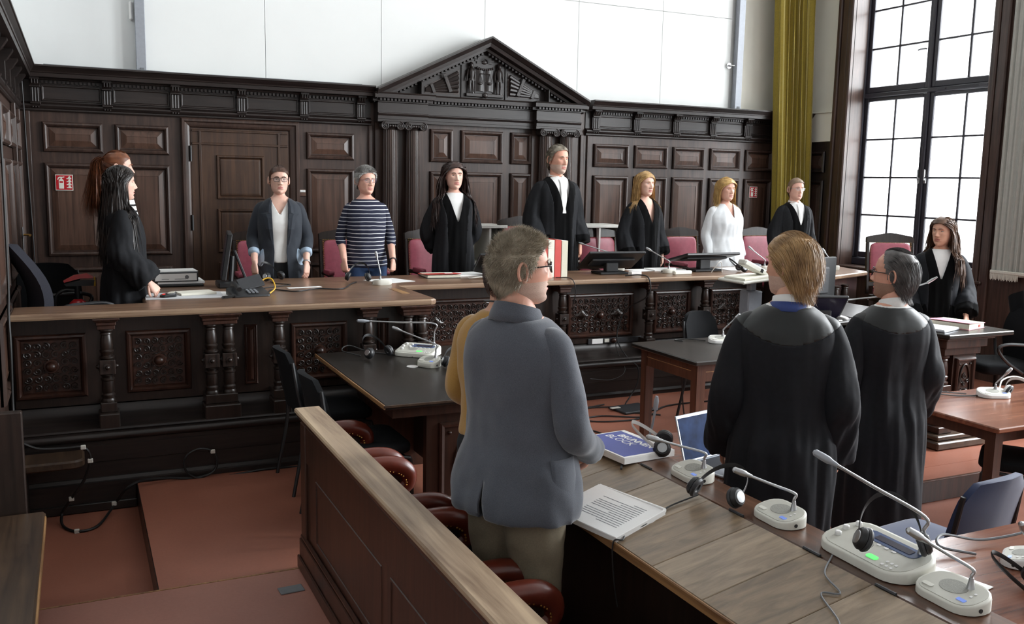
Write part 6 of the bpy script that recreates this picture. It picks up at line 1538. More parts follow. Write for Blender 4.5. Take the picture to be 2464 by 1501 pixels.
person('red-haired woman with a ponytail, half hidden at the left', l, 88, Fig(h, .95, .93, bust=.02, arms=ARM_HANG), 'skin_light', dict(yaw=2, brow='hair_red'),
       both(trousers('dark_trousers'), top('striped_top', 'white_black_stripes', .85, .02, (.056, .062, .055, .05, .045), amp=.006)),
       [dict(mat='hair_red', n=1800, length=.12, width=.004, style='pony', cap=.006, seed=17, lift=.1), dict(mat='hair_red', n=1100, length=.42, width=.0035, style='tail', cap=.004, seed=18, body=NK, lenvar=.25)], hand_curl=.4, hand_dir=DOWN)
l, h = stand(287, 400, 6.72, ZP)
person('woman with long straight black hair in a black robe, in profile at the left', l, 93, Fig(h, .96, .95, bust=.03, arms={'R': ((-.22, .03, 1.12), (-.215, -.16, .90)), 'L': ((.22, .03, 1.12), (.215, -.16, .90))}), 'skin_light', dict(yaw=2, brow='hair_black'),
       robe('robe', vdepth=1.26, vwidth=.06, velvet=False, shirt='white_cloth', seed=14.0, hem=.3, sleeve=(.066, .082, .090, .102, .112, .118)),
       dict(mat='hair_black', n=4200, length=.50, width=.006, style='long', cap=.012, seed=19, vol=.15, body=NK, part=0.0, lenvar=.2, lift=.15), hand_curl=.7)
person('woman with long brown hair in a black robe beside the window, in profile', (6.52, 5.42, ZU), -42, Fig(1.645, .95, .95, bust=.022, arms={'R': ((-.22, .03, 1.12), (-.21, -.12, .87)), 'L': ((.225, .02, 1.12), (.22, -.18, .91))}), 'skin_warm', dict(yaw=-36, brow='hair_brown'),
       robe('robe_blue', vdepth=1.20, vwidth=.08, shirt='white_cloth', seed=17.0, sleeve=(.064, .076, .082, .09, .096, .096), flare=.22),
       dict(mat='hair_long_brown', n=3800, length=.42, width=.0055, style='long', cap=.012, seed=21, vol=.18, body=NK, part=.0, lenvar=.3, lift=.15, wave=.05), hand_curl=.5)

# --- foreground: two defendants in the dock, two lawyers in front of it
def jacket_extras(root, fig, k, HM):
    collar(root, k, 'jacket_collar', 'grey_tweed', r0=.090, r1=.074, z0=1.45, z1=1.522, dy=.012, gap=.70, fold=.062, tilt=.022)
    collar(root, k, 'shirt_collar', 'dark_trousers', r0=.070, r1=.064, z0=1.45, z1=1.520, dy=.010, gap=.4, tilt=.022)
    # patch pocket on the right hip
    mb = MB(); R = []
    for u in np.linspace(-1, 1, 9):
        col_ = []
        for v in np.linspace(0, 1, 8):
            z = .80+.20*v; w, f, b = fig.sec(max(z, .80), .052); a = math.radians(96+19*u*(1-.12*(1-v)**3)); x, y = -w*math.sin(a)*1.02, -(f if math.cos(a) > 0 else b)*math.cos(a); col_.append((x*1.03*k, y*k, z*k))
        R.append(col_)
    V = [p for r in R for p in r]; F = [(i*8+j, i*8+j+1, i*8+9+j, i*8+8+j) for i in range(8) for j in range(7)]
    o = MB().add(V, F).build('pocket', 'grey_tweed', root, smooth=True); md = o.modifiers.new('t', 'SOLIDIFY'); md.thickness = .008; md.offset = 0
    E_, W_ = [Vector(p) for p in fig.arms['R']]; d = (W_-E_).normalized()
    for q in (.02, .045): MB().sphere((W_-d*q+Vector((-.045, .012, -.012)))*k, .007, 8, 6).build('button', 'dark_plastic', root, smooth=True)
l, h = stand(1252, 560, 2.76, ZU, 100)
person('grey-haired man with glasses in a grey wool jacket, seen from behind in the foreground', (l[0], l[1], ZU), 114, Fig(h, 1.02, .98, belly=.02, arms={'R': ((-.235, -.01, 1.10), (-.16, -.225, .965)), 'L': ((.19, -.06, 1.10), (.05, -.25, .955))}), 'skin_ruddy',
       dict(yaw=-34, pitch=-3, brow='hair_saltpepper', stubble='stubble_grey', jaw=1.03, neck=.060, glasses=dict(mat='frame_black', wr=.023, hr=.0165, thick=.0022)),
       both(trousers('chino', (.118, .108, .090, .080, .078), .99), top('jacket', 'grey_tweed', .775, .044, (.050, .070, .068, .064, .060, .058), amp=.011, flare=.03, fx=8, fz=5, ext=-.012, seed=3.0, neck=1.462,
            drop2=lambda x, y, z: mx(.05-y, np.abs(x-.004)-.016*(.93-z)/.15, z-.93), thick=.008), jacket_extras),
       [dict(mat='hair_tan_grey', n=15000, length=.024, width=.0009, style='tousle', cap=.007, seed=23, rec=.004, lift=.8, lenvar=.6), dict(mat='hair_tan_grey', n=14000, length=.020, width=.0009, style='back', cap=.006, seed=24, rec=.0, lift=.6)], hand_curl=.7, hand_dir={'R': (.85, -.25, -.35), 'L': (-.85, -.25, -.3)})
def cord(root, fig, k, HM):
    mb = MB().tube([(.083*math.sin(a)*k, (.008-.083*math.cos(a))*k, (1.474-.020*math.cos(a)+.02)*k) for a in np.linspace(0, 2*PI, 25)], .0035, 6); mb.build('neck_cord', 'black_plastic', root, smooth=True)
l, h = stand(1216, 590, 3.25, ZU, 80)
person('man in a mustard yellow jumper, half hidden behind the grey jacket', (l[0], l[1], ZU), 128, Fig(1.635, 1.04, 1.0, belly=.02, arms={'R': ((-.20, -.03, 1.10), (-.08, -.22, 1.0)), 'L': ((.215, .0, 1.10), (.08, -.22, 1.0))}), 'skin_warm', dict(yaw=-8, brow='hair_brown', neck=.058),
       both(trousers('dark_trousers', (.125, .118, .10, .092, .09), 1.0, .022), top('undershirt', 'white_cloth', .895, .018, (.05, .05), sl_end=0.0, amp=.004), top('jumper', 'mustard_knit', .925, .034, (.050, .066, .064, .060, .054, .050), amp=.010, fx=9, fz=4, seed=6.0), cord),
       dict(mat='hair_brown', n=3000, length=.025, width=.002, style='back', cap=.006, seed=27), hand_curl=.6)
def suit_collar(matc, mats):
    def fn(root, fig, k, HM):
        collar(root, k, 'shirt_collar', matc, r0=.074, r1=.066, z0=1.45, z1=1.520, dy=.006, gap=.25, tilt=.020)
        if mats: collar(root, k, 'jacket_collar', mats, r0=.092, r1=.073, z0=1.455, z1=1.492, dy=.010, gap=.7, tilt=.012)
    return fn
l, h = stand(1903, 564, 2.95, 0.0, 85)
person('lawyer with wavy blond hair in a black robe, seen from behind', l, 140, Fig(h, .99, .98, arms={'R': ((-.215, .02, 1.10), (-.21, -.10, .86)), 'L': ((.215, .02, 1.10), (.21, -.10, .86))}), 'skin_warm', dict(yaw=52, pitch=0, neck=.058, brow='hair_dirtyblond', stubble='stubble_grey'),
       both(robe('robe_blue', hem=.30, vdepth=1.25, vwidth=.07, velvet=False, yoke=1, seed=21.0, flare=.225, fold=.024, sleeve=(.060, .074, .080, .086, .090, .088), neck_z=1.47, ext=.03), suit_collar('white_cloth', 'blue_jacket')),
       [dict(mat='hair_dirtyblond', n=10000, length=.082, width=.0015, style='swept', cap=.011, seed=29, lift=.8, grav=.4, wave=.16, lenvar=.6, vol=.14, low=-.062), dict(mat='hair_dirtyblond', n=3000, length=.07, width=.0017, style='back', cap=.008, seed=30, wave=.5, grav=.3, lift=.5, lenvar=.5, low=-.062, vol=.25)], hand_curl=.6)
l, h = stand(2150, 602, 3.30, 0.0, 75)
person('bearded lawyer with receding dark hair and glasses in a black robe, face in profile', l, 158, Fig(h, 1.0, .96, belly=.02, arms={'R': ((-.208, .02, 1.11), (-.20, -.12, .89)), 'L': ((.208, .02, 1.11), (.20, -.12, .89))}), 'skin_ruddy', dict(yaw=48, pitch=-3, neck=.060, brow='hair_greydark', stubble='stubble', full=.8, glasses=dict(mat='frame_black', wr=.022, hr=.0155, thick=.0020)),
       both(robe('robe_blue', hem=.28, vdepth=1.25, vwidth=.07, velvet=False, yoke=2, seed=25.0, flare=.225, fold=.024, sleeve=(.060, .072, .078, .084, .088, .088), neck_z=1.47), suit_collar('white_cloth', None)),
       [dict(mat='hair_greydark', n=11000, length=.065, width=.0013, style='swept', cap=.010, seed=31, rec=.048, lift=.4, grav=.1, wave=.06, lenvar=.5, low=-.070, vol=.12)], hand_curl=.6)
# ================================================================== THINGS ON THE TABLES
def at_depth(px, py, ref, dd=0.0):
    """point on the pixel's ray at the camera depth of a known point"""
    dep = float(CM[2] @ (np.array(ref, float)-CP))+dd; return Vector(CP+_ray(px, py)/FPX*dep)
def rbox_rings(w, d, r, n=6):
    pts = []
    for cx, cy, a0 in ((w/2-r, -d/2+r, -PI/2), (w/2-r, d/2-r, 0), (-w/2+r, d/2-r, PI/2), (-w/2+r, -d/2+r, PI)):
        for k in range(n): a = a0+PI/2*k/(n-1); pts.append((cx+r*math.cos(a), cy+r*math.sin(a)))
    return pts
def wedge(w, d, r, h0, h1, ins=0.006, lip=0.0):
    """rounded slab whose top slopes from h0 at the front (-y) to h1 at the back"""
    mb = MB(); R = []
    def hz(y, f): return f*(h0+(h1-h0)*(y+d/2)/d)
    for s_, f in ((0.94, 0.0), (1.0, 0.10), (1.0, 0.82), (0.985, 0.94), (0.95, 1.0)):
        R.append([(x*s_, y*s_, hz(y, f)) for x, y in rbox_rings(w, d, r)])
    return mb.loft(R)
def plate(w, d, r, cx, cy, hfun, t=0.0012, n=6):
    R = [[(x+cx, y+cy, hfun(x+cx, y+cy)+o) for x, y in rbox_rings(w, d, min(r, w*.49, d*.49), n)] for o in (-0.001, t)]
    return MB().loft(R)
def make_mic(loc, rotz, label, tip=None, via=None, w=.165, d=.108, h0=.022, h1=.048, body='light_plastic', neck_at=(.028, .030), tipmat='steel', group='conference microphones'):
    t = thing('microphone', label, 'microphone', loc, rotz, group); hf = lambda x, y: h0+(h1-h0)*(y+d/2)/d
    wedge(w, d, .048*d/.108, h0, h1).build('base', body, t, smooth=True, angle=50)
    plate(w*.90, d*.86, .042, 0, 0, hf).build('face_plate', 'mic_face', t)
    MB().loft([[(-.004+.034*math.cos(a)*w/.165, .006+.030*math.sin(a), hf(0, .006+.03*math.sin(a))+o) for a in np.linspace(0, 2*PI, 24, endpoint=False)] for o in (0.0, .0022)]).build('speaker_grille', 'speaker_grille', t)
    plate(.034, .014, .006, -w*.27, -d*.26, hf, .0035).build('talk_button', 'light_plastic', t)
    plate(.026, .012, .002, w*.27, -d*.24, hf, .0026).build('display', 'lcd_blue', t)
    for q in range(2): plate(.008, .008, .004, w*.30, -d*.02+q*.016, hf, .0028, 4).build('button', 'white_plastic', t)
    MB().tube([(w/2-.002, -.01, .016), (w/2+.0012, -.01, .016)], .006, 10).build('jack_socket', 'black_plastic', t)
    nx, ny = neck_at; b0 = Vector((nx, ny, hf(nx, ny)))
    MB().lathe([(.012, -.002), (.010, .006), (.007, .022), (.006, .03)], b0, 12).build('neck_socket', 'steel', t, smooth=True)
    if tip is not None:
        Mi = (Matrix.Translation(loc) @ Matrix.Rotation(rotz, 4, 'Z')).inverted(); T = Mi @ Vector(tip); mid = Mi @ Vector(via) if via is not None else b0+Vector((0, 0, (T-b0).length*.28))
        pts = bez([b0, b0.lerp(mid, .55)+Vector((0, 0, .004)), mid, mid.lerp(T, .5), T], 28); m = len(pts)
        MB().tube(pts, .0048, 8).build('gooseneck', 'steel', t, smooth=True)
        dr = (pts[-1]-pts[-4]).normalized(); MB().tube([T-dr*.03, T-dr*.012, T-dr*.008, T+dr*.006, T+dr*.03, T+dr*.036], [.006, .0085, .0105, .0115, .010, .004], 12).build('capsule', tipmat, t, smooth=True)
    return t
def make_headphones(loc, rotz, label, tilt=0.0, cup='black_plastic', band='black_plastic', span=.085, lay=True, pad='dark_plastic', group='headphones'):
    """lying headphones: band arc in a tilted plane, two ear cups"""
    t = thing('headphones', label, 'headphones', loc, rotz, group)
    A = np.linspace(-.15, PI+.15, 26); M_ = Matrix.Rotation(tilt, 4, 'X'); zc = .046
    pts = [M_ @ Vector((span*math.cos(a), .125*math.sin(a), 0))+Vector((0, 0, zc)) for a in A]
    R = [[p+o for o in (Vector((0, 0, -.008)), (p-Vector((0, 0, zc))).normalized()*.003, Vector((0, 0, .008)), -(p-Vector((0, 0, zc))).normalized()*.001)] for p in pts]
    MB().loft(R).build('headband', band, t, smooth=True, angle=50)
    for s_ in (-1, 1):
        c = Vector((s_*span, -.028, zc-.001)); ax = Vector((s_*.92, -.1, .38)).normalized(); q = Vector((0, 0, 1)).rotation_difference(ax).to_matrix().to_4x4()
        cp = MB().lathe([(.010, .016), (.026, .013), (.033, .004), (.033, -.003), (.028, -.006)], seg=20); cp.xf(Matrix.Translation(c) @ q); co = cp.build('ear_cup', cup, t, smooth=True)
        pd = MB().lathe([(.033, -.005), (.036, -.012), (.032, -.020), (.016, -.019), (.012, -.014)], seg=20); pd.xf(Matrix.Translation(c) @ q); pd.build('ear_pad', pad, co, smooth=True)
        dk = MB().lathe([(.020, .0135), (.019, .0165), (.004, .0175)], seg=18); dk.xf(Matrix.Translation(c) @ q); dk.build('badge', 'steel', co, smooth=True)
    return t
def cable(label, pts, r=.004, mat='black_cable', n=60, tags=None):
    P = bez(pts, n); o0 = Vector(P[0]); t = thing('cable', label, 'cable', o0)
    MB().tube([p-o0 for p in P], r, 6).build('cord', mat, t, smooth=True)
    for q in (tags or []):
        q = Vector(q)-o0; MB().cbox((q.x-.014, q.y-.010, q.z-.012), (q.x+.014, q.y+.010, q.z+.012), .003).build('cable_clip', 'cable_tag', t)
    return t
def sheet(name, label, cx, cy, z, w, d, rot, mat='paper', th=.002, cat='paper', lines=0, group=None):
    t = thing(name, label, cat, (cx, cy, z+.0008), rot, group); MB().cbox((-w/2, -d/2, 0), (w/2, d/2, th), .0006).build('sheets', mat, t)
    for i in range(lines):
        y = d*.36-d*.72*i/max(1, lines-1); wl = w*(.66 if i % 4 else .45); MB().box((-w*.38, y-.0016, th), (-w*.38+wl, y+.0016, th+.0003)).build('text_line', 'ink', t)
    return t
Z = ZT
# ------------------------------------------------ left wing
tr = thing('document_tray', 'black tray under the stack of files on the left wing', 'tray', (.665, 7.29, Z)); MB().cbox((-.17, -.15, .001), (.17, .15, .020), .006).build('tray', 'black_plastic', tr)
sheet('paper_pile', 'pile of white paper under the white ring binder', .675, 7.29, Z+.021, .33, .27, .02, th=.016)
rb = thing('ring_binder', 'white ring binder with a grey spine disc lying on the left wing', 'binder', (.64, 7.28, Z+.039), 0.0)
MB().cbox((-.155, -.13, 0), (.155, .15, .006), .002).build('lower_cover', 'dark_plastic', rb); MB().cbox((-.155, -.13, .062), (.155, .15, .068), .002).build('upper_cover', 'grey_plastic', rb)
MB().cbox((-.155, -.137, 0), (.155, -.130, .068), .002).build('spine', 'dark_plastic', rb); MB().box((-.145, -.1385, .008), (.145, -.1365, .060)).build('spine_label', 'paper', rb); MB().cbox((-.15, -.125, .007), (.15, .145, .061), .001).build('pages', 'paper', rb)
MB().tube([(.075, -.137, .034), (.075, -.1405, .034)], .014, 16).build('finger_hole', 'grey_plastic', rb)
for x in (-.10, -.01, .02): MB().box((x, -.1388, .018), (x+.05, -.1384, .022)).build('spine_text', 'ink', rb)
sheet('paper_sheets', 'loose white sheets on top of the ring binder', .655, 7.30, Z+.107, .28, .22, .06, th=.004)
sheet('desk_pad', 'grey desk pad with a printed calendar at the left end of the worktop', .64, 6.60, Z, .50, .34, -.04, 'paper_grey', .004, 'desk pad')
sheet('notebook', 'open cream notebook lying askew on the desk pad', .72, 6.66, Z+.005, .24, .17, .18, 'paper_cream', .014, 'notebook')
sheet('paper_sheet', 'white sheet half under the desk telephone', .92, 6.62, Z+.001, .20, .24, -.3, 'paper', .002)
ms = thing('computer_mouse', 'black and cream computer mouse glowing red on the desk pad', 'mouse', (.53, 6.52, Z+.005), -1.2)
wedge(.062, .11, .028, .016, .034).build('shell', 'black_plastic', ms, smooth=True); plate(.048, .05, .02, 0, .022, lambda x, y: .024+y*.25).build('top_cover', 'paper_cream', ms); plate(.012, .02, .005, .0, -.03, lambda x, y: .0225+y*.05, .003).build('light', 'led_red', ms)
mn = thing('monitor', 'black computer monitor seen edge-on beside the telephone', 'monitor', (.985, 7.05, Z), 0)
M_ = Matrix.Translation((0, 0, .23)) @ Matrix.Rotation(math.radians(-97), 4, 'Z') @ Matrix.Rotation(math.radians(-9), 4, 'X')
MB().cbox((-.24, -.018, -.16), (.24, .018, .18), .006).xf(M_).build('screen_housing', 'black_plastic', mn); MB().box((-.225, -.0195, -.145), (.225, -.018, .165)).xf(M_).build('screen', 'lcd_dark', mn)
MB().cbox((-.07, -.10, .001), (.11, .10, .045), .008).build('foot', 'black_plastic', mn); MB().tube([(.03, 0, .04), (.045, 0, .23)], .018, 8).build('stand', 'black_plastic', mn)
MB().cbox((.04, -.015, 0), (.058, .015, .27), .004).xf(Matrix.Translation((.11, .02, .0)) @ Matrix.Rotation(math.radians(-20), 4, 'Y')).build('prop', 'dark_plastic', mn)
ph = thing('desk_telephone', 'black desk telephone with raised display on the left wing', 'telephone', (1.05, 6.50, Z), .12)
wedge(.26, .20, .02, .016, .05).build('housing', 'black_plastic', ph, smooth=True, angle=40)
MB().cbox((-.09, -.003, 0), (.09, .012, .10), .004).xf(Matrix.Translation((.055, .055, .045)) @ Matrix.Rotation(-.7, 4, 'X') @ Matrix.Rotation(-.25, 4, 'Y')).build('display', 'dark_plastic', ph)
hs_ = MB().tube(bez([(-.085, -.09, .055), (-.085, -.05, .068), (-.085, .04, .078), (-.085, .085, .072)], 16), .017, 10).build('handset', 'black_plastic', ph, smooth=True)
for i in range(4):
    for j in range(3): MB().cbox((-.02+j*.026, -.075+i*.022, .020+(i*.022+.025)*.17), (-.002+j*.026, -.062+i*.022, .030+(i*.022+.025)*.17), .002).build('key', 'grey_plastic', ph)
cl = MB().tube([(-.11-.0006*k-.010*math.sin(k*1.1), -.085-.0004*k+.004*math.sin(k*.05), .014+.008*math.cos(k*1.1)) for k in range(170)], .0022, 5); cl.build('coiled_cord', 'black_cable', ph, smooth=True)
make_headphones((1.37, 7.36, Z), .6, 'black headphones in front of the woman in the blazer', tilt=.9)
make_headphones((2.02, 7.15, Z), -.5, 'black headphones beside the microphone of the woman in the striped top', tilt=.9)
sheet('paper_slip', 'narrow white slip of paper on the left wing', 1.52, 6.86, Z, .26, .055, .12)
sheet('paper_sheet', 'white sheet behind the microphone on the left wing', 2.27, 7.14, Z, .30, .30, .35)
p0 = Vector((2.135, 6.90, Z)); make_mic(p0, PI+.15, 'white microphone on the left wing in front of the woman in the striped top', at_depth(906, 614, p0+Vector((0, .0, .1))), w=.155)
cable('black cable trailing along the left wing from the telephone to the headphones', [(1.19, 6.55, Z+.006), (1.27, 6.75, Z+.006), (1.40, 6.60, Z+.006), (1.58, 6.72, Z+.006), (1.75, 6.66, Z+.006), (1.90, 6.95, Z+.006), (1.98, 7.08, Z+.006)], .005)
cable('thin black cable crossing the left wing behind the white slip', [(1.12, 6.78, Z+.005), (1.28, 6.92, Z+.005), (1.45, 7.02, Z+.005), (1.36, 7.16, Z+.005), (1.35, 7.28, Z+.005)], .004)
cable('yellow cable looping over the back of the telephone', [(1.12, 6.58, Z+.01), (1.17, 6.62, Z+.09), (1.23, 6.62, Z+.10), (1.25, 6.58, Z+.04), (1.20, 6.52, Z+.006)], .005, 'yellow_cable')
# ------------------------------------------------ centre
rf = thing('document_folder', 'red document folder bulging with papers on the bench', 'folder', (2.78, 7.34, Z), -.08)
MB().cbox((-.15, -.14, .001), (.15, .14, .004), .001).build('lower_cover', 'dark_plastic', rf); MB().cbox((-.14, -.13, .005), (.15, .13, .026), .002).build('papers', 'page_edge', rf)
R = [[(x*s_, y*s_, z+.010*math.sin(3*x*6+y*9)) for x, y in rbox_rings(.31, .28, .01, 3)] for s_, z in ((1, .027), (1, .030))]; MB().loft(R).build('upper_cover', 'folder_red', rf); MB().cbox((.02, -.10, .038), (.09, -.06, .040), .0005).build('label', 'paper', rf)
sheet('paper_pile', 'white papers beside the red folder', 3.07, 7.42, Z, .26, .24, .1, th=.014)
def flat_display(label, loc, rotz, w=.52, h=.32, tilt=62, lift=.075):
    t = thing('touch_display', label, 'monitor', loc, rotz)
    M_ = Matrix.Translation((0, 0, lift+.05)) @ Matrix.Rotation(math.radians(tilt), 4, 'X')
    MB().cbox((-w/2, -.012, -h/2), (w/2, .012, h/2), .006).xf(M_).build('screen_housing', 'black_plastic', t); MB().box((-w/2+.015, .0122, -h/2+.015), (w/2-.015, .0135, h/2-.015)).xf(M_).build('screen', 'lcd_dark', t)
    MB().cbox((-w*.38, -.030, -.06), (w*.38, -.012, .06), .006).xf(M_).build('rear_box', 'dark_plastic', t)
    MB().cbox((-w*.26, -.10, .001), (w*.26, .12, .022), .006).build('foot', 'black_plastic', t); MB().cbox((-.06, -.035, .02), (.06, .035, lift+.03), .006).build('stand', 'black_plastic', t)
    return t
flat_display('flat black touch display, dark from behind, in front of the long-haired judge', (3.28, 7.22, Z), -.12, .40, .28, 55)
for i, (c, lab) in enumerate((('folder_red', 'first upright file, red, nearest the grey-haired man\'s face'), ('paper_cream', 'cream upright file between two red ones'), ('folder_red', 'second red upright file in the row of files'), ('page_edge', 'last upright file, pale grey, beside the black display'))):
    b_ = thing('file', lab, 'file', (3.63+.066*i, 7.16, Z), .0, 'upright files on the bench')
    MB().cbox((-.030, -.12, .001), (-.026, .12, .325-.008*(i == 3)), .001).build('cover', c, b_); MB().cbox((.026, -.12, .001), (.030, .12, .325-.008*(i == 3)), .001).build('cover', c, b_); MB().cbox((-.025, -.114, .004), (.025, .118, .318), .001).build('pages', 'page_edge' if i != 3 else 'paper', b_)
    MB().cbox((-.030, -.124, .001), (.030, -.120, .325-.008*(i == 3)), .001).build('spine', c, b_)
flat_display('wide flat black touch display in front of the tall judge', (4.40, 7.20, Z), -.10, .56, .33, 60)
flat_display('wide flat black touch display in front of the blonde judge', (5.45, 7.22, Z), .0, .62, .34, 76, .085)
p0 = Vector((4.60, 7.42, Z)); make_mic(p0, PI, 'white microphone behind the tall judge\'s display', at_depth(1400, 586, p0+Vector((0, .1, .1))), w=.15)
p0 = Vector((4.98, 7.12, Z)); make_mic(p0, PI+.2, 'white microphone with upright neck in front of the blonde judge', at_depth(1562, 600, p0+Vector((0, 0, .1))), w=.15)
p0 = Vector((6.12, 7.12, Z)); make_mic(p0, PI, 'white microphone in front of the woman in the white blouse', at_depth(1807, 598, p0+Vector((0, 0, .1))), w=.15)
p0 = Vector((6.86, 6.98, Z)); make_mic(p0, PI-.2, 'white microphone at the right end of the judges\' bench', at_depth(1983, 604, p0+Vector((0, 0, .1))), w=.15)
sheet('paper_sheet', 'white sheets with a red edge to the right of the tall judge\'s display', 4.86, 7.40, Z, .24, .20, .1); sheet('paper_pile', 'white papers behind the blonde judge\'s microphone', 5.12, 7.38, Z, .34, .22, -.1, th=.012)
sheet('paper_sheet', 'large white sheet in front of the woman in the white blouse', 5.93, 7.30, Z, .40, .26, .05); sheet('paper_pile', 'white papers at the right end of the judges\' bench', 6.80, 7.22, Z, .42, .26, .1, th=.012)
pb = thing('power_block', 'white power adapter on the bench edge beside the tall judge\'s display', 'adapter', (4.52, 6.98, Z)); MB().cbox((-.055, -.03, .001), (.055, .03, .04), .006).build('housing', 'white_plastic', pb)
ps = thing('power_strip', 'cream power strip in front of the blonde judge', 'power strip', (5.02, 6.96, Z), .05); MB().cbox((-.10, -.025, .001), (.10, .025, .036), .008).build('housing', 'paper_cream', ps)
make_headphones((5.72, 7.02, Z), 1.2, 'black headphones on the bench right of the wide display', tilt=.7)
pk = thing('speaker_puck', 'dark grey oval conference puck on the bench', 'speaker', (6.22, 7.42, Z)); MB().lathe([(.06, .001), (.075, .012), (.07, .028), (.045, .038), (.01, .040)], seg=24).xf(Matrix.Diagonal((1.35, .9, 1, 1))).build('housing', 'grey_plastic', pk, smooth=True)
cable('grey cable hanging from the bench edge over the carved centre panel to the floor', [(4.40, 6.95, Z+.006), (4.50, 6.86, Z+.02), (4.545, 6.785, Z-.01), (4.53, 6.77, 1.05), (4.40, 6.93, .90), (4.33, 6.94, .66), (4.36, 6.80, .50), (4.43, 6.735, .42), (4.42, 6.72, .28), (4.33, 6.70, .16), (4.16, 6.50, .158), (4.05, 6.30, .158), (4.25, 6.1, .158)], .006)
cable('thin cable looping from the socket plate down the bench front', [(4.33, 6.96, .62), (4.31, 6.90, .55), (4.30, 6.74, .40), (4.16, 6.73, .33), (3.95, 6.74, .35)], .0035)
cable('thin cable hanging over the bench edge beside the upright files', [(3.72, 6.98, Z+.006), (3.77, 6.80, Z+.01), (3.80, 6.775, 1.12), (3.79, 6.80, .98)], .004)
cable('white cable in front of the wide display', [(5.38, 7.0, Z+.006), (5.42, 6.95, Z+.10), (5.47, 6.97, Z+.10), (5.50, 6.99, Z+.006)], .004, 'white_cable')
cable('white cable curling beside the red folder', [(2.98, 7.18, Z+.006), (2.96, 7.08, Z+.010), (3.05, 7.06, Z+.02), (3.20, 7.08, Z+.010)], .005, 'white_cable')
# ------------------------------------------------ black table
def make_console(loc, rotz, label, tip, w=.27, d=.19, big=False):
    t = thing('interpreter_console', label, 'console', loc, rotz, 'interpreter consoles'); h0, h1 = .028, .062; hf = lambda x, y: h0+(h1-h0)*(y+d/2)/d
    wedge(w, d, .07 if big else .04, h0, h1).build('base', 'light_plastic', t, smooth=True, angle=50); plate(w*.93, d*.88, .06 if big else .035, 0, 0, hf).build('face_plate', 'mic_face', t)
    pn = plate(w*.60, d*.26, d*.12, .02, d*.20, hf, .003).build('display_panel', 'panel_blue', t); plate(w*.40, d*.13, .004, .03, d*.20, hf, .0042).build('display', 'lcd_dark', pn)
    for x, y in ((-w*.38, d*.28), (-w*.40, d*.05), (-w*.36, -d*.18), (-w*.22, d*.02), (-w*.22, d*.22)):
        MB().lathe([(.010, 0), (.010, .010), (.007, .013)], (x, y, hf(x, y)), 14).build('knob', 'white_plastic', t, smooth=True)
    MB().loft([[(-w*.10+.032*math.cos(a), -d*.10+.026*math.sin(a), hf(0, -d*.10+.026*math.sin(a))+o) for a in np.linspace(0, 2*PI, 22, endpoint=False)] for o in (0, .0025)]).build('speaker_grille', 'speaker_grille', t)
    for i in range(5): plate(.016, .008, .003, -w*.16+i*.028, d*.035, hf, .003, 4).build('button', 'white_plastic', t)
    plate(.040, .018, .008, w*.12, -d*.30, hf, .003).build('status_light', 'led_green', t)
    for i in range(6): plate(.009, .009, .004, w*.26+(i % 3)*.016, -d*.24-(i//3)*.02, hf, .003, 4).build('key', 'white_plastic', t)
    b0 = Vector((w*.32, d*.32, hf(0, d*.32))); MB().lathe([(.014, -.002), (.011, .008), (.007, .024)], b0, 12).build('neck_socket', 'steel', t, smooth=True)
    Mi = (Matrix.Translation(loc) @ Matrix.Rotation(rotz, 4, 'Z')).inverted(); T = Mi @ Vector(tip); mid = b0+Vector((0, 0, (T-b0).length*.30)); pts = bez([b0, b0.lerp(mid, .6), mid, mid.lerp(T, .5), T], 28)
    MB().tube(pts, .0052, 8).build('gooseneck', 'steel', t, smooth=True); dr = (pts[-1]-pts[-4]).normalized()
    MB().tube([T-dr*.04, T-dr*.02, T-dr*.012, T+dr*.006, T+dr*.032, T+dr*.038], [.006, .009, .0115, .012, .0105, .004], 12).build('capsule', 'grey_metal', t, smooth=True)
    return t
ZB_ = .9
p0 = Vector((1.96, 5.55, ZB_)); make_console(p0, -.75, 'pale interpreter console with blue display on the black table', at_depth(873, 772, p0+Vector((0, -.1, .1))))
p0 = Vector((1.90, 5.18, ZB_)); make_mic(p0, -1.05, 'pale microphone at the front of the black table', at_depth(956, 792, p0+Vector((0, 0, .1))), w=.145, h0=.03, h1=.06)
make_headphones((1.68, 5.55, ZB_), .4, 'black headphones left of the console on the black table', tilt=.8); make_headphones((2.06, 5.10, ZB_), -.3, 'black headphones with silver discs right of the microphone on the black table', tilt=.5)
cable('black cable curling behind the headphones on the black table', [(1.60, 5.62, ZB_+.005), (1.50, 5.70, ZB_+.03), (1.56, 5.76, ZB_+.05), (1.68, 5.72, ZB_+.01), (1.80, 5.60, ZB_+.005), (1.90, 5.48, ZB_+.005)], .004)
cable('black cables bunched at the right of the black table', [(2.0, 5.40, ZB_+.005), (2.10, 5.28, ZB_+.012), (2.05, 5.20, ZB_+.005), (2.16, 5.22, ZB_+.01), (2.24, 5.10, ZB_+.005)], .005)
cs_ = thing('coaster', 'small white disc on the black table beside the microphone', 'coaster', (1.80, 5.20, ZB_)); MB().lathe([(.035, .0008), (.035, .004)], seg=20).build('disc', 'white_plastic', cs_)
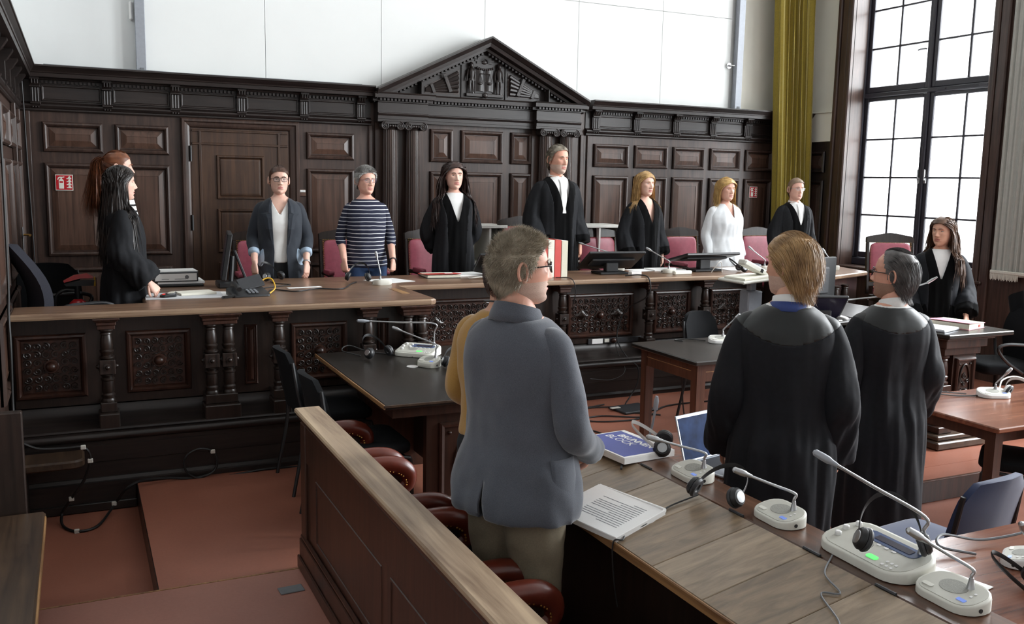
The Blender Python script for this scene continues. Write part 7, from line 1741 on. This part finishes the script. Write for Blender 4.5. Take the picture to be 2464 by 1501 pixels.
# ------------------------------------------------ witness table
p0 = Vector((4.17, 5.28, ZB_)); make_mic(p0, -.35, 'white microphone on the small table in the middle of the room', at_depth(1772, 763, p0+Vector((0, 0, .1))), body='white_plastic', w=.175)
cable('black cable behind the microphone on the small table', [(4.10, 5.36, ZB_+.005), (4.00, 5.44, ZB_+.01), (3.90, 5.46, ZB_+.006), (3.93, 5.40, ZB_+.006)], .004)
cable('pair of black cables hanging beside the small table\'s legs', [(3.86, 5.30, .74), (3.87, 5.28, .45), (3.90, 5.22, .17), (3.70, 4.95, .158), (3.5, 5.05, .158), (3.30, 5.25, .158)], .005)
cable('black cable lying on the red floor beside the small table', [(3.2, 5.45, .158), (3.5, 5.75, .158), (3.42, 6.1, .158), (3.75, 6.25, .158), (4.1, 6.1, .158), (4.5, 6.35, .158), (5.2, 6.35, .158)], .006)
cable('black cable coiled on the floor in front of the carved bench', [(3.5, 6.4, .158), (3.8, 6.52, .158), (4.1, 6.42, .160), (4.2, 6.2, .158), (3.95, 6.05, .158), (3.6, 6.15, .158), (3.65, 6.45, .162), (4.0, 6.58, .158)], .006)
fb = thing('floor_box', 'dark floor box with a white tag among the cables', 'floor box', (4.14, 6.36, .151), .1); MB().cbox((-.16, -.12, 0), (.16, .12, .018), .005).build('cover', 'dark_plastic', fb); MB().cbox((-.19, .02, .018), (-.10, .06, .026), .003).build('tag', 'cable_tag', fb)
# ------------------------------------------------ dock desk
ANG = math.atan2(ZB-ZA, XB-XA)
def slope_z(x): return ZA+(x-XA)*(ZB-ZA)/(XB-XA)
wb = thing('writing_pad', 'white and blue writing pad on the far end of the dock desk', 'pad', (1.985, 3.10, ZB), .10)
MB().cbox((-.125, -.165, .001), (.13, .165, .026), .002).build('pages', 'paper', wb); MB().cbox((-.125, -.165, .0262), (.13, .165, .0285), .001).build('cover', 'paper', wb); MB().box((-.115, -.150, .0286), (.105, .155, .0291)).build('blue_print', 'block_blue', wb)
Mt = Matrix.Translation((-.012, -.0, .0294)) @ Matrix.Rotation(-PI/2, 4, 'Z')
text_mesh('lettering', 'BRUNNEN', .046, 'paper', wb, Matrix.Translation((.062, 0, .0294)) @ Matrix.Rotation(-PI/2, 4, 'Z'), .0002, offset=.0012); text_mesh('lettering', 'BLOCK', .054, 'paper', wb, Matrix.Translation((.016, .045, .0294)) @ Matrix.Rotation(-PI/2, 4, 'Z'), .0002)
pn = thing('pen', 'dark pen lying below the writing pad on the dock desk', 'pen', (1.885, 2.955, slope_z(1.885)+.006), 1.0); MB().tube([(-.06, 0, 0), (.05, 0, 0), (.06, 0, 0)], [.0045, .0045, .002], 8).build('barrel', 'dark_plastic', pn)
ps2 = thing('paper_stack', 'stack of printed white pages on the sloping dock desk', 'paper', (1.625, 2.625, slope_z(1.625)+.003), 0); ps2.rotation_euler = Euler((0, -ANG, .22)); 
MB().cbox((-.118, -.165, .0), (.118, .165, .022), .002).build('pages', 'paper', ps2); MB().tube([(.118, -.16, .016), (.118, .16, .012)], .010, 10).build('rolled_edge', 'paper', ps2, smooth=True)
for i in range(13):
    x = -.07+.012*i; w_ = .20 if i % 5 else .10; MB().box((x-.0014, -.12, .0222), (x+.0014, -.12+w_*(1.0 if i != 12 else .3), .0225)).build('text_line', 'ink', ps2)
p0 = Vector((2.035, 2.70, ZB)); make_mic(p0, -PI/2-.05, 'pale microphone on the dock desk beside the laptop', at_depth(1577, 1056, p0+Vector((0, 0, .12))), w=.185, d=.118)
p0 = Vector((2.035, 2.225, ZB)); make_mic(p0, -PI/2-.05, 'pale microphone on the dock desk in front of the blond lawyer', at_depth(1788, 1138, p0+Vector((0, 0, .12))), w=.185, d=.118)
p0 = Vector((2.075, 1.86, ZB)); make_console(p0, -PI/2-.05, 'large pale interpreter console with dials on the dock desk', at_depth(1985, 1102, p0+Vector((0, .05, .15))), w=.34, d=.185, big=True)
p0 = Vector((2.06, 1.585, ZB)); make_mic(p0, -PI/2-.05, 'pale microphone nearest the lower right corner on the dock desk', at_depth(2210, 1290, p0+Vector((0, 0, .10))), w=.195, d=.125)
make_headphones((1.955, 2.44, ZB+.002), -1.2, 'black headphones with silver discs lying on the dock desk', tilt=.5)
make_headphones((2.06, 1.80, ZB+.052), -.6, 'black headphones lying on the large interpreter console', tilt=1.0)
make_headphones((2.09, 3.02, ZB+.001), .9, 'black and white headphones beyond the writing pad', tilt=.6, band='white_cable')
gm = thing('gooseneck_microphone', 'grey gooseneck microphone rising beyond the writing pad', 'microphone', (2.22, 3.30, .741)); T = at_depth(1577, 985, (2.2, 3.3, 1.0)); q = T-Vector(gm.location)
MB().lathe([(.05, .001), (.05, .02), (.02, .03), (.008, .04)], seg=16).build('base', 'black_plastic', gm, smooth=True); MB().tube(bez([(0, 0, .04), (0, 0, .12), q*.6+Vector((0, 0, .02)), q], 20), .0055, 8).build('gooseneck', 'grey_metal', gm, smooth=True); MB().tube([q, q*1.06+Vector((0, 0, .02)), q*1.10+Vector((0, 0, .03))], [.011, .012, .006], 10).build('capsule', 'grey_metal', gm, smooth=True)
cable('thin black headphone cable running over the sloping desk and down its edge', [(1.93, 2.52, ZB+.006), (1.80, 2.52, slope_z(1.80)+.006), (1.68, 2.47, slope_z(1.68)+.006), (1.60, 2.46, slope_z(1.60)+.006), (1.565, 2.43, slope_z(1.565)+.006), (1.535, 2.44, ZA+.0), (1.53, 2.42, .75), (1.535, 2.40, .66)], .0028)
cable('thin dark cable from the large console across the sloping planks', [(1.975, 1.93, ZB+.006), (1.88, 1.86, slope_z(1.88)+.006), (1.84, 1.76, slope_z(1.84)+.006), (1.80, 1.79, slope_z(1.80)+.006), (1.74, 1.66, slope_z(1.74)+.006), (1.68, 1.62, slope_z(1.68)+.006), (1.62, 1.50, slope_z(1.62)+.006)], .0026, 'grey_plastic')
# laptop on the side table
lp = thing('laptop', 'open silver laptop with a dark blue screen beside the blond lawyer', 'laptop', (2.66, 3.28, .741), .22)
MB().cbox((-.16, -.115, .001), (.16, .115, .014), .004).build('base', 'silver', lp); MB().box((-.135, -.02, .0142), (.135, .095, .0150)).build('keyboard', 'keyboard', lp); MB().box((-.05, -.10, .0142), (.05, -.035, .0146)).build('touchpad', 'grey_metal', lp)
M_ = Matrix.Translation((0, .115, .012)) @ Matrix.Rotation(math.radians(-18), 4, 'X'); MB().cbox((-.16, -.004, 0), (.16, .004, .218), .003).xf(M_).build('lid', 'silver', lp); MB().box((-.150, -.0052, .010), (.150, -.0042, .204)).xf(M_).build('screen', 'laptop_screen', lp)
cable('white cable beside the laptop', [(2.16, 3.12, .747), (2.25, 3.20, .76), (2.33, 3.15, .75), (2.42, 3.10, .747)], .003, 'white_cable')
# ------------------------------------------------ side table lower right
p0 = Vector((2.92, 2.00, .741)); make_mic(p0, -2.6, 'white microphone on the table at the lower right corner', at_depth(2462, 1272, p0+Vector((0, 0, .16)), -.1), body='white_plastic', w=.17, neck_at=(.05, .03))
make_headphones((2.70, 1.82, .741), .7, 'black padded headphones on the table at the lower right corner', tilt=.6)
sheet('paper_sheet', 'white sheet between the large console and the corner table\'s microphone', 2.52, 2.02, .741, .21, .30, .2)
cable('grey cable looping behind the corner microphone', [(2.83, 2.10, .747), (2.72, 2.16, .77), (2.78, 2.20, .79), (2.95, 2.16, .76), (3.15, 2.10, .80), (3.3, 2.18, .84), (3.4, 2.1, .75)], .005, 'grey_plastic')
cable('black cable from the padded headphones to the table edge', [(2.76, 1.78, .747), (2.90, 1.72, .747), (3.05, 1.74, .747), (3.2, 1.68, .747)], .003)
# ------------------------------------------------ table at the right edge
p0 = Vector((5.17, 3.82, .741)); make_mic(p0, -.4, 'white microphone at the left of the right-hand table', at_depth(2425, 895, p0+Vector((0, 0, .1))), body='white_plastic', w=.20, d=.13)
p0 = Vector((5.82, 3.90, .741)); make_mic(p0, -.3, 'white microphone cut off by the right edge of the picture', p0+Vector((.12, .05, .26)), body='white_plastic', w=.20, d=.13)
make_headphones((5.26, 3.70, .741), 1.9, 'white headphones hung over the right-hand table\'s microphone', tilt=.9, cup='white_plastic', band='white_plastic')
cable('black cables bundled behind the right-hand microphone', [(5.05, 3.92, .747), (4.88, 3.98, .76), (4.80, 3.95, .765), (4.95, 3.90, .747), (5.08, 3.86, .747)], .004)
cable('white headphone cable trailing to the right edge', [(5.30, 3.64, .747), (5.42, 3.60, .747), (5.60, 3.62, .747), (5.8, 3.55, .747)], .003, 'white_cable')
cable('white cable arching between the two right-hand microphones', [(5.40, 3.95, .747), (5.48, 3.99, .79), (5.62, 4.0, .80), (5.74, 3.95, .76)], .005, 'white_cable')
# ------------------------------------------------ clerk's desk and screens
pf_ = thing('document_folder', 'pink cardboard folder full of pages on the clerk\'s desk', 'folder', (6.00, 4.80, ZC), .25)
MB().cbox((-.13, -.16, .001), (.13, .16, .003), .001).build('lower_cover', 'folder_pink', pf_); MB().cbox((-.12, -.155, .004), (.125, .155, .042), .002).build('pages', 'page_edge', pf_); MB().cbox((-.13, -.16, .043), (.13, .16, .046), .001).xf(Matrix.Rotation(.05, 4, 'Y')).build('upper_cover', 'folder_pink', pf_); MB().cbox((.03, -.1575, .012), (.06, -.154, .032), .001).build('index_tab', 'folder_red', pf_)
sheet('paper_pile', 'white papers on the clerk\'s desk behind the tablet', 5.80, 4.98, ZC, .30, .24, .3, th=.012)
tb = thing('tablet', 'flat white laptop lying closed on the clerk\'s desk', 'laptop', (5.72, 4.72, ZC), .3); MB().cbox((-.13, -.10, .001), (.13, .10, .018), .004).build('case', 'silver', tb); MB().cbox((-.125, -.095, .0185), (.125, .095, .022), .002).build('lid', 'white_plastic', tb)
flat_display('tilted black screen showing its back, on the low desk behind the lawyers', (5.26, 5.42, .995), 2.75, .34, .26, -40, .05)
mn2 = thing('monitor', 'large black monitor seen from behind at the right wing', 'monitor', (5.42, 5.74, .996), .15)
MB().cbox((-.30, -.02, .10), (.30, .02, .46), .008).build('screen_housing', 'black_plastic', mn2); MB().cbox((-.18, -.05, .16), (.18, -.02, .38), .01).build('rear_box', 'dark_plastic', mn2); MB().cbox((-.04, -.03, .015), (.04, .01, .2), .005).build('stand', 'black_plastic', mn2); MB().cbox((-.13, -.10, .001), (.13, .10, .015), .005).build('foot', 'black_plastic', mn2)
ms2 = thing('computer_mouse', 'white computer mouse beside the tilted black screen', 'mouse', (5.45, 5.40, .996), .4); wedge(.06, .10, .028, .014, .030).build('shell', 'white_plastic', ms2, smooth=True)
cable('pale cables tangled under the tilted black screen', [(5.08, 5.60, 1.001), (5.14, 5.48, 1.01), (5.10, 5.38, 1.001), (5.22, 5.32, 1.006), (5.36, 5.31, 1.001)], .006, 'white_cable')
gm2 = thing('gooseneck_microphone', 'grey gooseneck microphone on the low desk, beside the bearded lawyer\'s head', 'microphone', (5.46, 5.55, .996)); T = at_depth(2232, 680, (5.6, 5.0, 1.2)); q = T-Vector(gm2.location)
MB().lathe([(.05, .001), (.05, .02), (.02, .03), (.008, .04)], seg=16).build('base', 'black_plastic', gm2, smooth=True); MB().tube(bez([(0, 0, .04), (.0, -.02, .12), q*.6+Vector((0, 0, .01)), q], 20), .006, 8).build('gooseneck', 'steel', gm2, smooth=True); MB().tube([q, q*1.05+Vector((0, 0, .012)), q*1.09+Vector((0, 0, .018))], [.011, .012, .006], 10).build('capsule', 'steel', gm2, smooth=True)
# coat thrown over the office chair at the right
ct = thing('coat', 'black coat thrown over the back of the office chair at the far right', 'coat', (6.66, 4.90, ZU), -PI*0.62)
V = []; nu, nv = 26, 30
for j in range(nv):
    v = j/(nv-1); s_ = -0.42+0.98*v                      # path over the chair back
    for i in range(nu):
        u = -1+2*i/(nu-1); w = .25+.05*math.sin(v*7+u*2); top_ = 1.115-.10*u*u
        if s_ < 0: y, z = .30+.02*math.sin(u*9)+.03*(s_+.42)*0-.05*(-s_), top_+s_*1.25
        else: y, z = .36+.055*min(1, s_*6)+.10*s_+.03*math.sin(u*8+s_*6)*min(1, s_*3), top_-s_*1.35
        V.append((w*u+.03*math.sin(v*9), y+(.03 if s_ > 0 else -.07), z))
F = [(j*nu+i, j*nu+i+1, (j+1)*nu+i+1, (j+1)*nu+i) for j in range(nv-1) for i in range(nu-1)]
cm = MB().add(V, F).build('cloth', 'black_fabric', ct, smooth=True, angle=80); md = cm.modifiers.new('t', 'SOLIDIFY'); md.thickness = .012
cl_ = MB().loft([[(-.10+.05*k, .30-.03*math.sin(k)*a, 1.06-.03*k*a) for a in (0, .5, 1)] for k in range(5)], cap=False, closed=False).build('lapel', 'black_fabric', ct, smooth=True)
# ------------------------------------------------ cables at the left
def P5(px, py, Y=5.862): return Vector(ony(px, py, Y))
def PZ(px, py, z): return Vector(onz(px, py, z))
pth = [P5(52, 1066, 5.60), P5(95, 1080, 5.60), P5(160, 1078, 5.60), P5(200, 1076, 5.60), P5(217, 1100, 5.62), P5(205, 1150, 5.66), P5(172, 1200, 5.70), PZ(150, 1235, .05), PZ(152, 1265, .012), PZ(185, 1278, .010), PZ(235, 1265, .012), PZ(275, 1215, .05), P5(305, 1175, 5.74), P5(345, 1155, 5.80), P5(400, 1150, 5.84), P5(470, 1149, 5.845), P5(512, 1135, 5.845), P5(523, 1108, 5.845), P5(512, 1086, 5.845), P5(480, 1080, 5.845), P5(452, 1094, 5.845), P5(443, 1118, 5.845), P5(456, 1142, 5.84), P5(490, 1151, 5.84), P5(560, 1143, 5.84), P5(640, 1128, 5.84), P5(728, 1122, 5.85)]
cable('long black cable with pale clips looping along the foot of the left bench wing', pth, .008, n=160, tags=[pth[3], pth[4]+Vector((0, 0, -.02)), pth[6], pth[9], pth[11]+Vector((.0, .0, .01)), pth[18]])
cable('black cable hanging down the left edge in front of the bench end', [(-.365, 6.22, 3.2), (-.345, 6.15, 2.95), (-.372, 6.05, 2.6), (-.368, 5.95, 2.0), (-.372, 5.93, 1.4), (-.378, 5.92, 1.22), (-.376, 5.90, 1.0), (-.382, 5.90, .7), (-.375, 5.85, .52)], .008)
cable('thin black cable running down the panelling in the left corner', [(-.365, 8.70, 2.80), (-.36, 8.73, 2.5), (-.355, 8.76, 2.0), (-.345, 8.78, 1.5), (-.34, 8.78, 1.0)], .006)
cable('grey cables lying along the top of the left cornice', [(-.2, 8.70, 2.908), (.3, 8.72, 2.908), (.55, 8.70, 2.910), (.9, 8.72, 2.908), (1.6, 8.70, 2.908), (2.5, 8.71, 2.908)], .006, 'grey_plastic')
fp = thing('floor_plate', 'small brown metal plate on the floor at the foot of the rail', 'plate', (.815, 4.03, ZU+.0005), .05); MB().cbox((-.055, -.035, 0), (.055, .035, .006), .002).build('plate', 'grey_plastic', fp)
